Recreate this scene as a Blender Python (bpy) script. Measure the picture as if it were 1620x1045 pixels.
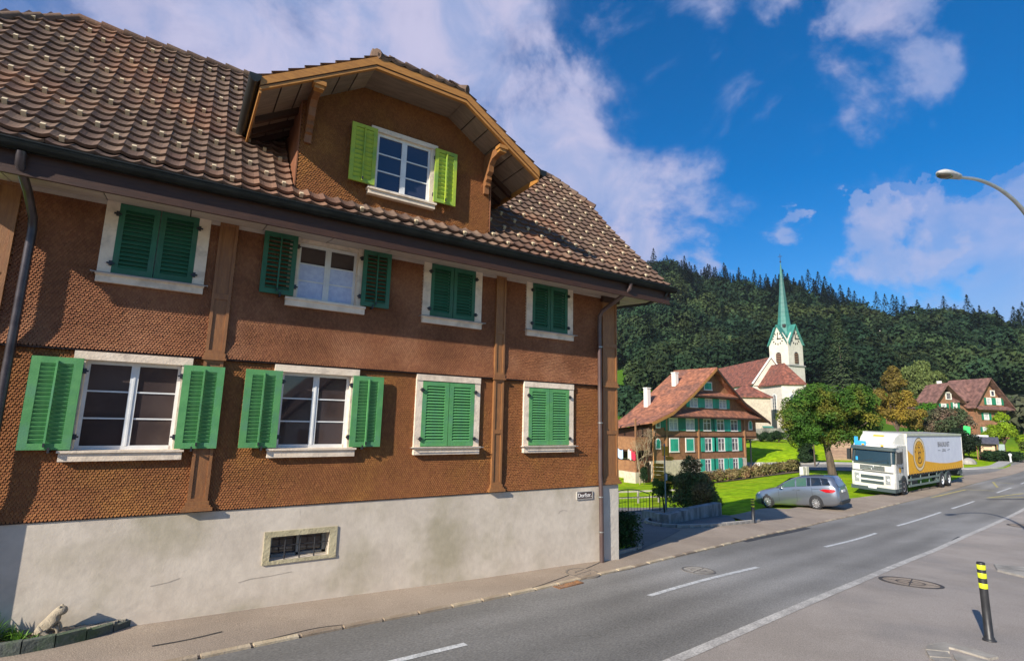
import bpy, math, random
import numpy as np
from mathutils import Vector, Matrix
random.seed(7); RNG=np.random.default_rng(7)
for o in list(bpy.data.objects): bpy.data.objects.remove(o)
sc=bpy.context.scene; COL=sc.collection
R=math.radians
# ---------------------------------------------------------------- camera
CAMP=Vector((-9.106,-9.451,3.487)); YAW,PITCH,ROLL=R(32.627),R(9.427),R(1.417)
f_=Vector((math.sin(YAW)*math.cos(PITCH),math.cos(YAW)*math.cos(PITCH),math.sin(PITCH)))
r0=Vector((math.cos(YAW),-math.sin(YAW),0)); u0=r0.cross(f_)
r_=r0*math.cos(ROLL)+u0*math.sin(ROLL); u_=-r0*math.sin(ROLL)+u0*math.cos(ROLL)
cam=bpy.data.cameras.new('camera'); camo=bpy.data.objects.new('camera',cam); COL.objects.link(camo)
camo.matrix_world=Matrix(((r_.x,u_.x,-f_.x,CAMP.x),(r_.y,u_.y,-f_.y,CAMP.y),(r_.z,u_.z,-f_.z,CAMP.z),(0,0,0,1)))
cam.sensor_width=36; cam.lens=36*822/1620; cam.clip_end=3000; cam.clip_start=.1; sc.camera=camo
# ---------------------------------------------------------------- sun, sky, exposure
SUN_EL,SUN_AZ=28,20       # light travels toward (cos20, sin20) and down
sun=bpy.data.lights.new('sun','SUN'); sun.energy=4.9; sun.angle=R(.5); sun.color=(1,.93,.82)
suno=bpy.data.objects.new('sun',sun); COL.objects.link(suno)
ld=Vector((math.cos(R(SUN_AZ))*math.cos(R(SUN_EL)),math.sin(R(SUN_AZ))*math.cos(R(SUN_EL)),-math.sin(R(SUN_EL))))
suno.rotation_euler=ld.to_track_quat('-Z','Y').to_euler(); suno.location=(-40,-15,25)
sc.view_settings.view_transform='Standard'; sc.view_settings.look='None'; sc.view_settings.exposure=.6; sc.view_settings.gamma=1
sc.view_settings.use_curve_mapping=False
w=bpy.data.worlds.new('World'); sc.world=w; w.use_nodes=True
nt=w.node_tree; nt.nodes.clear()
def N(nt,t,**k):
    n=nt.nodes.new(t)
    for a,b in k.items():
        if a=='inp':
            for i,v in b.items(): n.inputs[i].default_value=v
        else: setattr(n,a,b)
    return n
def L(nt,a,b): nt.links.new(a,b)
out=N(nt,'ShaderNodeOutputWorld'); bg=N(nt,'ShaderNodeBackground'); bg.inputs[1].default_value=.088
L(nt,bg.outputs[0],out.inputs[0])
sky=N(nt,'ShaderNodeTexSky'); sky.sky_type='NISHITA'; sky.sun_disc=False; sky.sun_elevation=R(SUN_EL)
sky.sun_rotation=math.atan2(-ld.x,-ld.y); sky.air_density=1.0; sky.dust_density=.2; sky.ozone_density=4.5; sky.altitude=500
gm=N(nt,'ShaderNodeGamma',inp={'Gamma':.84}); L(nt,sky.outputs[0],gm.inputs[0]); hs=N(nt,'ShaderNodeHueSaturation',inp={'Saturation':1.48,'Value':1.34,'Hue':.507}); L(nt,gm.outputs[0],hs.inputs['Color'])
tc=N(nt,'ShaderNodeTexCoord')
def vm(nt,op,a,b=None,s=None):
    n=N(nt,'ShaderNodeVectorMath',operation=op)
    if hasattr(a,'is_linked') : L(nt,a,n.inputs[0])
    else: n.inputs[0].default_value=a
    if b is not None:
        if hasattr(b,'is_linked'): L(nt,b,n.inputs[1])
        else: n.inputs[1].default_value=b
    if s is not None: n.inputs['Scale'].default_value=s
    return n
def ma(nt,op,a,b=None,c=None,clamp=False):
    n=N(nt,'ShaderNodeMath',operation=op); n.use_clamp=clamp
    for i,v in enumerate((a,b,c)):
        if v is None: continue
        if hasattr(v,'is_linked'): L(nt,v,n.inputs[i])
        else: n.inputs[i].default_value=v
    return n.outputs[0]
def mr(nt,v,a,b,c=0,d=1):
    n=N(nt,'ShaderNodeMapRange',interpolation_type='SMOOTHSTEP'); L(nt,v,n.inputs[0])
    for i,x in enumerate((a,b,c,d)): n.inputs[i+1].default_value=x
    return n.outputs[0]
dirv=tc.outputs['Generated']
n1=N(nt,'ShaderNodeTexNoise',inp={'Scale':3.2,'Detail':7,'Roughness':.58,'Distortion':.3}); L(nt,dirv,n1.inputs['Vector'])
n2=N(nt,'ShaderNodeTexNoise',inp={'Scale':7.5,'Detail':6,'Roughness':.6,'Distortion':.5}); L(nt,dirv,n2.inputs['Vector'])
wob=vm(nt,'SCALE',vm(nt,'SUBTRACT',n1.outputs['Color'],(.5,.5,.5)).outputs[0],s=.13).outputs[0]
dw=vm(nt,'ADD',dirv,wob).outputs[0]

_B=[(0.145,0.793,0.592,15,1),(0.314,0.751,0.581,13,1),(0.462,0.717,0.522,10.5,1),(0.585,0.672,0.455,11.5,1),(0.673,0.634,0.380,11,1),(0.739,0.598,0.311,8,0.95),(-0.017,0.828,0.561,11,0.8),(0.659,0.492,0.569,10,0.85),(0.700,0.405,0.588,8,0.6),(0.767,0.348,0.538,9.5,0.85),(0.789,0.272,0.551,8,0.75),(0.736,0.432,0.520,7,0.8),(0.604,0.509,0.613,8,0.7),(0.814,0.419,0.402,3.4,0.62),(0.847,0.472,0.243,6,0.8),(0.892,0.395,0.218,7,0.8),(0.936,0.277,0.216,6,0.6),(0.955,0.221,0.198,6,0.6),(0.906,0.325,0.271,2.4,0.35),(0.935,0.207,0.287,2,0.3),(0.552,0.527,0.646,9,0.6),(0.566,0.740,0.364,7,0.7),(-0.204,0.818,0.538,12,0.36),(-0.113,0.843,0.526,9,0.42),(0.242,0.593,0.768,16,0.6),(-0.154,0.723,0.674,14,0.45),(0.757,0.183,0.628,9,0.3),(-.6,.5,.6,22,.8),(-.8,-.3,.5,18,.5),(.5,-.6,.6,20,.7),(0,-.8,.5,16,.5),(.95,-.1,.3,12,.6),(-.2,.1,.95,16,.5)]
acc=None
for (x,y,z,rd,wt) in _B:
    d=vm(nt,'DOT_PRODUCT',dw,(x,y,z)).outputs['Value']
    m_=mr(nt,d,math.cos(R(rd*1.25)),math.cos(R(rd*.35)),0,wt)
    acc=m_ if acc is None else ma(nt,'MAXIMUM',acc,m_)
t1=ma(nt,'ADD',ma(nt,'MULTIPLY',n1.outputs['Fac'],.55),ma(nt,'MULTIPLY',n2.outputs['Fac'],.45))
cov=mr(nt,ma(nt,'ADD',ma(nt,'MULTIPLY',acc,.85),ma(nt,'MULTIPLY',ma(nt,'SUBTRACT',t1,.5),.85)),.0,1.05,0,1.0)
cc=N(nt,'ShaderNodeMix',data_type='RGBA'); cc.inputs[6].default_value=(2.9,3.5,5.6,1); cc.inputs[7].default_value=(4.4,4.3,5.9,1)
L(nt,mr(nt,n2.outputs['Fac'],.38,.66),cc.inputs[0])
mixc=N(nt,'ShaderNodeMix',data_type='RGBA'); L(nt,cov,mixc.inputs[0]); L(nt,hs.outputs[0],mixc.inputs[6]); L(nt,cc.outputs[2],mixc.inputs[7])
L(nt,mixc.outputs[2],bg.inputs[0])
# ---------------------------------------------------------------- materials
MATS={}
def mat(name,c1,c2=None,sc_=8,rough=.8,bump=0,bsc=None,c3=None,sc3=.7,amt3=.5,metal=0,spec=.5,rnd=0,attr=None,coord='Object',stretch=None,trans=0,grain=None,coat=0,det=5,lo=.35,hi=.65):
    """procedural principled material: c1/c2 noise mix, c3 large stains, rnd per-object value variation, attr per-face variation"""
    if name in MATS: return MATS[name]
    m=bpy.data.materials.new(name); m.use_nodes=True; t=m.node_tree; b=t.nodes['Principled BSDF']
    b.inputs['Roughness'].default_value=rough; b.inputs['Metallic'].default_value=metal; b.inputs['Specular IOR Level'].default_value=spec
    if coat: b.inputs['Coat Weight'].default_value=coat; b.inputs['Coat Roughness'].default_value=.08
    co=N(t,'ShaderNodeTexCoord').outputs[coord] if coord!='World' else N(t,'ShaderNodeNewGeometry').outputs['Position']
    if stretch:
        mp=N(t,'ShaderNodeMapping'); mp.inputs['Scale'].default_value=stretch; L(t,co,mp.inputs[0]); co=mp.outputs[0]
    col=None
    def nz(s,d=det,r=.6):
        n=N(t,'ShaderNodeTexNoise',inp={'Scale':s,'Detail':d,'Roughness':r}); L(t,co,n.inputs['Vector']); return n.outputs['Fac']
    def mix(f,a,b_):
        n=N(t,'ShaderNodeMix',data_type='RGBA')
        if hasattr(f,'is_linked'): L(t,f,n.inputs[0])
        else: n.inputs[0].default_value=f
        for i,v in ((6,a),(7,b_)):
            if hasattr(v,'is_linked'): L(t,v,n.inputs[i])
            else: n.inputs[i].default_value=(*v,1)
        return n.outputs[2]
    col=c1
    if c2: col=mix(mr(t,nz(sc_),lo,hi),c1,c2)
    if c3: col=mix(ma(t,'MULTIPLY',mr(t,nz(sc3,4),.45,.7),amt3),col,c3)
    if rnd or attr:
        if attr: v=N(t,'ShaderNodeAttribute',attribute_name=attr).outputs['Fac']
        else: v=N(t,'ShaderNodeObjectInfo').outputs['Random']
        h=N(t,'ShaderNodeHueSaturation')
        if hasattr(col,'is_linked'): L(t,col,h.inputs['Color'])
        else: h.inputs['Color'].default_value=(*col,1)
        k=rnd or .3
        L(t,ma(t,'MULTIPLY_ADD',v,2*k,1-k),h.inputs['Value'])
        L(t,ma(t,'MULTIPLY_ADD',v,.03*min(1,k*1.6),.5-.015*min(1,k*1.6)),h.inputs['Hue']); col=h.outputs[0]
    if grain:
        g=N(t,'ShaderNodeTexNoise',inp={'Scale':grain[0],'Detail':2}); L(t,co,g.inputs['Vector'])
        h=N(t,'ShaderNodeHueSaturation'); L(t,ma(t,'MULTIPLY_ADD',mr(t,g.outputs['Fac'],.3,.7),2*grain[1],1-grain[1]),h.inputs['Value'])
        if hasattr(col,'is_linked'): L(t,col,h.inputs['Color'])
        else: h.inputs['Color'].default_value=(*col,1)
        col=h.outputs[0]
    if hasattr(col,'is_linked'): L(t,col,b.inputs['Base Color'])
    else: b.inputs['Base Color'].default_value=(*col,1)
    if bump:
        bn=N(t,'ShaderNodeBump',inp={'Strength':bump,'Distance':.02}); L(t,nz(bsc or sc_*3),bn.inputs['Height']); L(t,bn.outputs[0],b.inputs['Normal'])
    if trans:
        tr=N(t,'ShaderNodeBsdfTranslucent'); ms=N(t,'ShaderNodeMixShader'); ms.inputs[0].default_value=trans
        if hasattr(col,'is_linked'): L(t,col,tr.inputs[0])
        else: tr.inputs[0].default_value=(*col,1)
        L(t,b.outputs[0],ms.inputs[1]); L(t,tr.outputs[0],ms.inputs[2]); L(t,ms.outputs[0],t.nodes['Material Output'].inputs[0])
    MATS[name]=m; return m
# ---------------------------------------------------------------- mesh helpers
ORG={}
def link(name,me,mats,parent=None,o=(0,0,0)):
    ob=bpy.data.objects.new(name,me); COL.objects.link(ob); o=Vector(o); ORG[ob.name]=o
    for m in (mats if isinstance(mats,(list,tuple)) else [mats]):
        if me.materials.get(m.name) is None: me.materials.append(m)
    if parent is not None: ob.parent=parent; ob.location=o-ORG[parent.name]
    else: ob.location=o
    return ob
def tag(o,label=None,cat=None,group=None,kind=None):
    if label: o['label']=label
    if cat: o['category']=cat
    if group: o['group']=group
    if kind: o['kind']=kind
    return o
def thing(name,label,cat,loc=(0,0,0),rz=0,group=None,space=False):
    """Empty at the base. space=True: children are given in world coordinates; else in the thing's own"""
    o=bpy.data.objects.new(name,None); COL.objects.link(o); o.location=loc; o.rotation_euler=(0,0,rz); o.empty_display_size=.3
    ORG[o.name]=Vector(loc) if space else Vector((0,0,0))
    return tag(o,label,cat,group)
class MB:
    def __init__(s): s.V=[];s.F=[];s.M=[];s.S=[];s.m=0;s.sm=False
    def add(s,vs,fs,m=None,sm=None):
        n=len(s.V); s.V+=[tuple(v) for v in vs]
        for f in fs: s.F.append(tuple(i+n for i in f)); s.M.append(s.m if m is None else m); s.S.append(s.sm if sm is None else sm)
        return s
    def box(s,x0,x1,y0,y1,z0,z1,m=None):
        return s.add([(x0,y0,z0),(x1,y0,z0),(x1,y1,z0),(x0,y1,z0),(x0,y0,z1),(x1,y0,z1),(x1,y1,z1),(x0,y1,z1)],[(0,3,2,1),(4,5,6,7),(0,1,5,4),(1,2,6,5),(2,3,7,6),(3,0,4,7)],m)
    def hexa(s,p,m=None): # 8 points bottom4 top4
        return s.add(p,[(0,3,2,1),(4,5,6,7),(0,1,5,4),(1,2,6,5),(2,3,7,6),(3,0,4,7)],m)
    def bar(s,a,b,w,h,m=None,up=(0,0,1)):
        a=Vector(a);b=Vector(b);d=(b-a).normalized();u=Vector(up)
        if abs(d.dot(u))>.99:u=Vector((1,0,0))
        x=d.cross(u).normalized()*w/2;y=x.cross(d).normalized()*h/2
        return s.hexa([a-x-y,a+x-y,a+x+y,a-x+y,b-x-y,b+x-y,b+x+y,b-x+y],m)
    def tube(s,pts,r,n=8,m=None,cap=True,sm=True):
        pts=[Vector(p) for p in pts]; rs=r if isinstance(r,(list,tuple)) else [r]*len(pts); vs=[];prev=None
        for i,p in enumerate(pts):
            d=(pts[min(i+1,len(pts)-1)]-pts[max(i-1,0)]).normalized()
            if prev is None:
                u=Vector((0,0,1)) if abs(d.z)<.9 else Vector((1,0,0)); x=d.cross(u).normalized()
            else: x=(prev-d*prev.dot(d)).normalized()
            prev=x; y=d.cross(x)
            for k in range(n):
                a=2*math.pi*k/n; vs.append(p+(x*math.cos(a)+y*math.sin(a))*rs[i])
        fs=[(i*n+k,i*n+(k+1)%n,(i+1)*n+(k+1)%n,(i+1)*n+k) for i in range(len(pts)-1) for k in range(n)]
        s.add(vs,fs,m,sm)
        if cap: s.add(vs[:n],[tuple(range(n))[::-1]],m,False); s.add(vs[-n:],[tuple(range(n))],m,False)
        return s
    def prism(s,poly,off,m=None):
        n=len(poly);off=Vector(off);a=[Vector(p) for p in poly];b=[p+off for p in a]
        return s.add(a+b,[tuple(range(n))[::-1],tuple(range(n,2*n))]+[(i,(i+1)%n,(i+1)%n+n,i+n) for i in range(n)],m)
    def lathe(s,prof,c=(0,0,0),n=16,m=None,axis='z',sm=True):
        vs=[];c=Vector(c)
        for r,h in prof:
            for k in range(n):
                a=2*math.pi*k/n
                v=(r*math.cos(a),r*math.sin(a),h) if axis=='z' else ((r*math.cos(a),h,r*math.sin(a)) if axis=='y' else (h,r*math.cos(a),r*math.sin(a)))
                vs.append(c+Vector(v))
        fs=[(i*n+k,i*n+(k+1)%n,(i+1)*n+(k+1)%n,(i+1)*n+k) for i in range(len(prof)-1) for k in range(n)]
        return s.add(vs,fs,m,sm)
    def grid(s,P,m=None,sm=True,thick=None):
        """P[i][j] points"""
        a=len(P);b=len(P[0]); return s.add([p for r in P for p in r],[(i*b+j,(i+1)*b+j,(i+1)*b+j+1,i*b+j+1) for i in range(a-1) for j in range(b-1)],m,sm)
    def mesh(s,name,o=(0,0,0),fix=True):
        me=bpy.data.meshes.new(name); o=Vector(o)
        me.from_pydata([Vector(v)-o for v in s.V],[],s.F)
        me.polygons.foreach_set('material_index',s.M); me.polygons.foreach_set('use_smooth',s.S)
        if fix:
            import bmesh; bm=bmesh.new(); bm.from_mesh(me); bmesh.ops.recalc_face_normals(bm,faces=bm.faces); bm.to_mesh(me); bm.free()
        me.update(); return me
    def build(s,name,mats,parent=None,o=None,fix=True):
        if o is None:
            if parent is not None: o=ORG[parent.name]
            else:
                a=np.array([tuple(v) for v in s.V]); o=(float(a[:,0].mean()),float(a[:,1].mean()),float(a[:,2].min()))
        me=s.mesh(name,o,fix); return link(name,me,mats,parent,o)
def npmesh(name,V,F,mats,parent=None,o=(0,0,0),rnd=None,smooth=False,midx=None):
    """V (n,3), F (m,k) equal-size faces"""
    me=bpy.data.meshes.new(name); V=np.asarray(V,np.float32)-np.asarray(o,np.float32); F=np.asarray(F,np.int32); k=F.shape[1]
    me.vertices.add(len(V)); me.vertices.foreach_set('co',V.ravel()); me.loops.add(F.size); me.loops.foreach_set('vertex_index',F.ravel())
    me.polygons.add(len(F)); me.polygons.foreach_set('loop_start',np.arange(0,F.size,k,dtype=np.int32))
    try: me.polygons.foreach_set('loop_total',np.full(len(F),k,np.int32))
    except Exception: pass
    me.polygons.foreach_set('use_smooth',np.full(len(F),smooth))
    if midx is not None: me.polygons.foreach_set('material_index',np.asarray(midx,np.int32))
    if rnd is not None:
        a=me.attributes.new('rnd','FLOAT','FACE'); a.data.foreach_set('value',np.asarray(rnd,np.float32))
    me.update(calc_edges=True)
    return link(name,me,mats,parent,o)
def copy_to(ob,parent,o,rot=None,name=None,scale=None):
    c=ob.copy(); COL.objects.link(c); o=Vector(o); ORG[c.name]=o
    c.parent=parent; c.location=o-ORG[parent.name] if parent is not None else o
    if rot is not None: c.rotation_euler=rot
    if scale is not None: c.scale=scale
    return c
def copy_tree(o,loc,rz=None,label=None,scale=None):
    c=o.copy(); COL.objects.link(c); c.location=loc; ORG[c.name]=Vector(loc)
    if rz is not None: c.rotation_euler=(0,0,rz)
    if scale is not None: c.scale=scale
    if label: c['label']=label
    for ch in list(o.children):
        d=ch.copy(); COL.objects.link(d); d.parent=c
        for g in list(ch.children):
            e=g.copy(); COL.objects.link(e); e.parent=d
    return c
def text_mesh(txt,size,depth=.004,spacing=1.0):
    cu=bpy.data.curves.new('lettering','FONT'); cu.body=txt; cu.size=size; cu.extrude=depth; cu.align_x='CENTER'; cu.align_y='CENTER'; cu.space_character=spacing
    ob=bpy.data.objects.new('lettering',cu); COL.objects.link(ob); dg=bpy.context.evaluated_depsgraph_get(); dg.update()
    me=bpy.data.meshes.new_from_object(ob.evaluated_get(dg)); bpy.data.objects.remove(ob); return me
_BX=[-60,-12,-9,-5,0,3,6,9,12,18,30,60,70,90]; _BZ=[1.2,.52,.47,.38,.26,.10,-.09,-.28,-.45,-.65,-.75,-.78,-.45,-.2]
def _base(x,y):
    return np.interp(x,_BX,_BZ)+np.interp(-y,[-100,-1,0.,1,5,8,30],[0,0,0,0,.18,.5,.6])
_CP=[]
for _x in (-60,-40,-25,-16,-12,-9,-6,-3,0,3,6,9,12,16,20,25,30,35,40,46,52,60,70,90):
    _yc=np.interp(_x,[-10,0,8.2,14,22.7,32.4,41,90],[-1.6,-.7,1.4,2.5,3.7,4.75,5.9,9])
    for _dy in ((-30,-14,-9,-6,-4,-2,0) if _x<60 else (-50,-30,-15,-5,0)):
        _CP.append((_x,_yc+_dy,float(_base(_x,_yc+_dy))))
_CP+=[(-12,1,.52),(-6,1,.4),(-1,1,.3),(-20,12,.6),(-5,12,-.3),(-20,40,-1),(0,40,-3),
 (10.2,10.4,-1.2),(13.2,9.7,-1.1),(1.1,.9,.2),(5.4,3.6,-.1),(8.7,3.3,-.2),(3,8,-.75),(25.4,17.7,-1.6),(24.8,13,-1.05),(16,7.5,-.75),(18.2,7.3,-.90),(16.5,7.6,-.95),(22,6.2,-.72),(30,8.2,-.8),(38,9.5,-.8),(44,9.5,-.78),
 (36.1,13,-.7),(38.3,33,-3.3),(56.6,33,-2.7),(30,33,-3.4),(38,26,-2.6),(38,45,-3),(55,45,-1.5),(45,22,-1.4),(49,26.5,-1.4),(59.2,22.4,-1.3),(64.9,34.3,-.5),(67.2,26.8,-.7),(76.9,30,.7),(80.5,48.1,.6),(95,48,1.2),(105,60,2.5),
 (63.5,12.3,-.85),(55,14,-.95),(70.8,10,-.5),(78.7,14.5,-.4),(103.5,21.7,-1),(91.1,23.5,-.3),(120,10,0),(120,-30,1),(78.5,79.1,2.5),(55,80,0),(135.5,136.4,15.1),(191.3,64.9,13.6),(249.7,86.1,21.8),(200,10,5),(180,-50,4),(60,140,7),(0,150,2),(-60,60,0),(-60,140,2),(130,60,5)]
_CP=np.array(_CP); 
_D=np.hypot(_CP[:,None,0]-_CP[None,:,0],_CP[:,None,1]-_CP[None,:,1])
_n=len(_CP); _A=np.zeros((_n+3,_n+3)); _A[:_n,:_n]=-np.sqrt(_D**2+4)+np.eye(_n)*0.02; _A[:_n,_n]=1; _A[:_n,_n+1:]=_CP[:,:2]; _A[_n,:_n]=1; _A[_n+1:,:_n]=_CP[:,:2].T
_W=np.linalg.solve(_A,np.concatenate([_CP[:,2],[0,0,0]]))
def G(x,y):
    """ground height"""
    x=np.asarray(x,float); y=np.asarray(y,float); sh=x.shape; x=x.ravel(); y=y.ravel(); out=np.empty(len(x))
    for i in range(0,len(x),20000):
        s=slice(i,i+20000); d=np.sqrt((x[s,None]-_CP[:,0])**2+(y[s,None]-_CP[:,1])**2+4)
        out[s]=-d@_W[:_n]+_W[_n]+_W[_n+1]*x[s]+_W[_n+2]*y[s]
    return out.reshape(sh) if sh else float(out[0])
# ---------------------------------------------------------------- terrain
_RAZ=[-180,-60,0]+[8, 12.26, 14.41, 16.77, 18.89, 21.13, 23.49, 25.96, 28.05, 31.44, 34.4, 37.5, 40.05, 42.73, 45.82]+[55,75,110,180]
_RZ=[5,8,50]+[58.8, 59.9, 65.8, 69.5, 71.4, 74.7, 79.6, 88.4, 95.7, 97.9, 103.3, 108.3, 119.3, 117.3, 106.1]+[95,60,25,5]
def H(x,y):
    x=np.asarray(x,float);y=np.asarray(y,float)
    dx=x-CAMP.x;dy=y-CAMP.y;r=np.hypot(dx,dy)+1e-6;az=np.degrees(np.arctan2(dy,dx))
    k=np.minimum(1,200/r); g=G(CAMP.x+dx*k,CAMP.y+dy*k); g=np.clip(g,-8,40)
    top=np.interp(az,_RAZ,_RZ)-19
    t=np.clip((r-195)/190,0,1); s=t*t*(3-2*t)*.45+t*.55
    z=g*(1-s)+top*s-np.clip(r-420,0,None)*.15
    return z
M_grass=mat('grass_mat',(.19,.32,.004),(.26,.40,.006),.6,.95,spec=.08,bump=.8,bsc=26,c3=(.33,.37,.012),sc3=.3,amt3=.6,coord='World',grain=(1.9,.24))
t_=M_grass.node_tree; bs_=t_.nodes['Principled BSDF']; src=bs_.inputs['Base Color'].links[0].from_socket
ps_=N(t_,'ShaderNodeNewGeometry').outputs['Position']; dn_=vm(t_,'DOT_PRODUCT',ps_,(.6,.8,0)).outputs['Value']
mx_=N(t_,'ShaderNodeMix',data_type='RGBA'); L(t_,mr(t_,dn_,75,105),mx_.inputs[0]); L(t_,src,mx_.inputs[6]); mx_.inputs[7].default_value=(.065,.145,.012,1); L(t_,mx_.outputs[2],bs_.inputs['Base Color'])
def H_grid(X,Y):
    s=X.shape; return H(X.ravel(),Y.ravel()).reshape(s)
rr=[0]; st=.7
while rr[-1]<900: rr.append(rr[-1]+st); st*=1.022
rr=np.array(rr); az=np.radians(np.concatenate([np.arange(-180,-20,2.5),np.arange(-20,70,.55),np.arange(70,180.1,2.5)])); 
AZ,RR=np.meshgrid(az,rr,indexing='ij'); X=CAMP.x+RR*np.cos(AZ); Y=CAMP.y+RR*np.sin(AZ); Z=H_grid(X,Y)-.07
na,nr=X.shape; idx=np.arange(na*nr).reshape(na,nr)
F=np.stack([idx[:-1,:-1],idx[:-1,1:],idx[1:,1:],idx[1:,:-1]],-1).reshape(-1,4)[:, ::-1]
ground=npmesh('ground',np.stack([X,Y,Z],-1).reshape(-1,3),F,M_grass,smooth=True); tag(ground,kind='structure')
def resample(P,n):
    P=np.array(P,float); d=np.r_[0,np.cumsum(np.hypot(*np.diff(P,axis=0).T))]; t=np.linspace(0,d[-1],n)
    return np.stack([np.interp(t,d,P[:,0]),np.interp(t,d,P[:,1])],-1)
def smooth(P,k=2):
    P=np.array(P,float)
    for _ in range(k):
        Q=[P[0]]
        for a,b in zip(P[:-1],P[1:]): Q+=[a*.75+b*.25,a*.25+b*.75]
        P=np.array(Q+[P[-1]])
    return P
def strip(name,A,B,n,k,off,m,parent=None,skirt=0,sm=True):
    a=resample(smooth(A) if sm else A,n); b=resample(smooth(B) if sm else B,n); t=np.linspace(0,1,k)[None,:,None]
    P=a[:,None]*(1-t)+b[:,None]*t; z=G(P[...,0].ravel(),P[...,1].ravel()).reshape(P.shape[:2])+off
    V=np.concatenate([P,z[...,None]],-1)
    if skirt:
        e0=V[:,:1].copy();e0[...,2]-=skirt;e1=V[:,-1:].copy();e1[...,2]-=skirt; V=np.concatenate([e0,V,e1],1)
    k=V.shape[1]; idx=np.arange(n*k).reshape(n,k)
    F=np.stack([idx[:-1,:-1],idx[:-1,1:],idx[1:,1:],idx[1:,:-1]],-1).reshape(-1,4)
    nrm=np.cross(V[1,1]-V[0,1],V[0,2]-V[0,1]) if k>2 else np.cross(V[1,0]-V[0,0],V[0,1]-V[0,0])
    if nrm[2]<0: pass
    else: F=F[:,::-1]
    # face winding so that normals look up
    v=V.reshape(-1,3); c=np.cross(v[F[0,1]]-v[F[0,0]],v[F[0,2]]-v[F[0,0]]); c=c if skirt==0 else np.cross(v[F[1,1]]-v[F[1,0]],v[F[1,2]]-v[F[1,0]])
    if c[2]<0: F=F[:,::-1]
    return npmesh(name,v,F,m,parent,smooth=False)
M_road=mat('asphalt',(.18,.171,.155),(.215,.205,.188),.35,.9,spec=.2,bump=.5,bsc=60,c3=(.30,.288,.268),sc3=.22,amt3=.9,coord='World',stretch=(.35,1,1),grain=(70,.22))
M_side=mat('pavement_asphalt',(.31,.245,.185),(.38,.305,.235),.5,.9,spec=.2,bump=.5,bsc=60,c3=(.25,.205,.165),sc3=.3,amt3=.6,coord='World',grain=(70,.2))
M_drive=mat('driveway_asphalt',(.16,.14,.125),(.20,.178,.16),.5,.9,bump=.5,bsc=60,coord='World',grain=(60,.2))
M_paint=mat('road_paint',(.62,.62,.6),(.42,.42,.4),9,.7,coord='World',grain=(40,.2))
M_yel=mat('yellow_road_paint',(.52,.43,.11),(.27,.24,.12),5,.7,coord='World')
M_kerb=mat('kerb_stone_mat',(.34,.26,.17),(.46,.37,.26),5,.85,bump=.6,bsc=40,rnd=.35,c3=(.1,.08,.06),sc3=2)
M_conc=mat('pale_stone',(.42,.38,.32),(.30,.27,.23),3,.9,bump=.6,bsc=30,c3=(.14,.13,.11),sc3=1.3,amt3=.7)
LC=[(-60,-6.2),(-40,-4.6),(-12,-2.0),(-8.6,-1.64),(-7.09,-1.47),(-5.11,-1.33),(-2.95,-1.12),(-.32,-.79),(2.71,-.1),(8.16,1.30),(14.12,2.5),(22.68,3.68),(32.44,4.77),(41.09,5.85),(53.36,7.12),(62.12,7.9),(90,10.5)]
RE=[(-60,-10.8),(-40,-8.6),(-12,-5.6),(-3.45,-4.53),(-1.49,-4.3),(1.46,-3.9),(9.42,-2.40),(17.2,-1.23),(26.24,-.37),(36,.85),(45,1.9),(60,3.6),(90,6.5)]
road=strip('road',LC,RE,420,22,0,M_road)
_lat=road.data.attributes.new('lateral','FLOAT','POINT'); _lat.data.foreach_set('value',np.tile(np.linspace(0,1,22),420).astype(np.float32))
t_=M_road.node_tree; bs_=t_.nodes['Principled BSDF']; src=bs_.inputs['Base Color'].links[0].from_socket   # wheel tracks polished darker along each lane
la_=N(t_,'ShaderNodeAttribute',attribute_name='lateral').outputs['Fac']; cs_=ma(t_,'COSINE',ma(t_,'MULTIPLY_ADD',la_,8*math.pi,0)); nz_=N(t_,'ShaderNodeTexNoise',inp={'Scale':.12,'Detail':4}); L(t_,N(t_,'ShaderNodeNewGeometry').outputs['Position'],nz_.inputs['Vector'])
hv_=N(t_,'ShaderNodeHueSaturation'); L(t_,ma(t_,'MULTIPLY_ADD',ma(t_,'MULTIPLY',cs_,mr(t_,nz_.outputs['Fac'],.35,.65,.02,.13)),1,.96),hv_.inputs['Value']); L(t_,src,hv_.inputs['Color']); L(t_,hv_.outputs[0],bs_.inputs['Base Color']); tag(road,kind='structure')
sideroad=strip('side_road',[(40,40),(44.5,30),(46,26.2),(47.3,20),(49,17.4),(51.8,11.7),(53,9.0),(62,7.8),(90,9.6)],[(54,42),(58.5,34),(61.8,24),(62.4,12.6),(64.8,11.3),(67.8,9.6),(72,11),(78,12),(90,14)],160,14,-.012,M_road); tag(sideroad,kind='structure')
strip('kerb',[(54.1,42),(58.6,34),(61.9,24),(62.5,12.6),(64.9,11.2),(67.9,10.5),(72,11.1),(78,12.1),(90,14.1)],[(55.5,42.3),(60,34),(63.2,24),(63.7,13),(65.7,12.2),(68.1,11.7),(72,12.3),(78,13.3),(90,15.3)],120,4,.06,mat('pale_kerb',(.42,.40,.36),(.34,.32,.29),2,.9,coord='World'),sideroad,skirt=.15)
OUT=[(-60,.4),(-40,.3),(-12,.3),(-6,.3),(-.3,.3),(.25,.33),(1.7,.72),(3.0,1.5),(5.2,3.1),(7.2,2.75),(10.2,3.3),(10.9,4.75),(14.54,5.46),(19.27,6.0),(24.27,6.25),(29.52,6.43),(32.29,6.2),(43.22,7.5),(52.75,9.3),(62,9.6),(90,12.2)]
pave=strip('pavement',LC,OUT,420,16,.012,M_side,sm=False); tag(pave,kind='structure')
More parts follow.
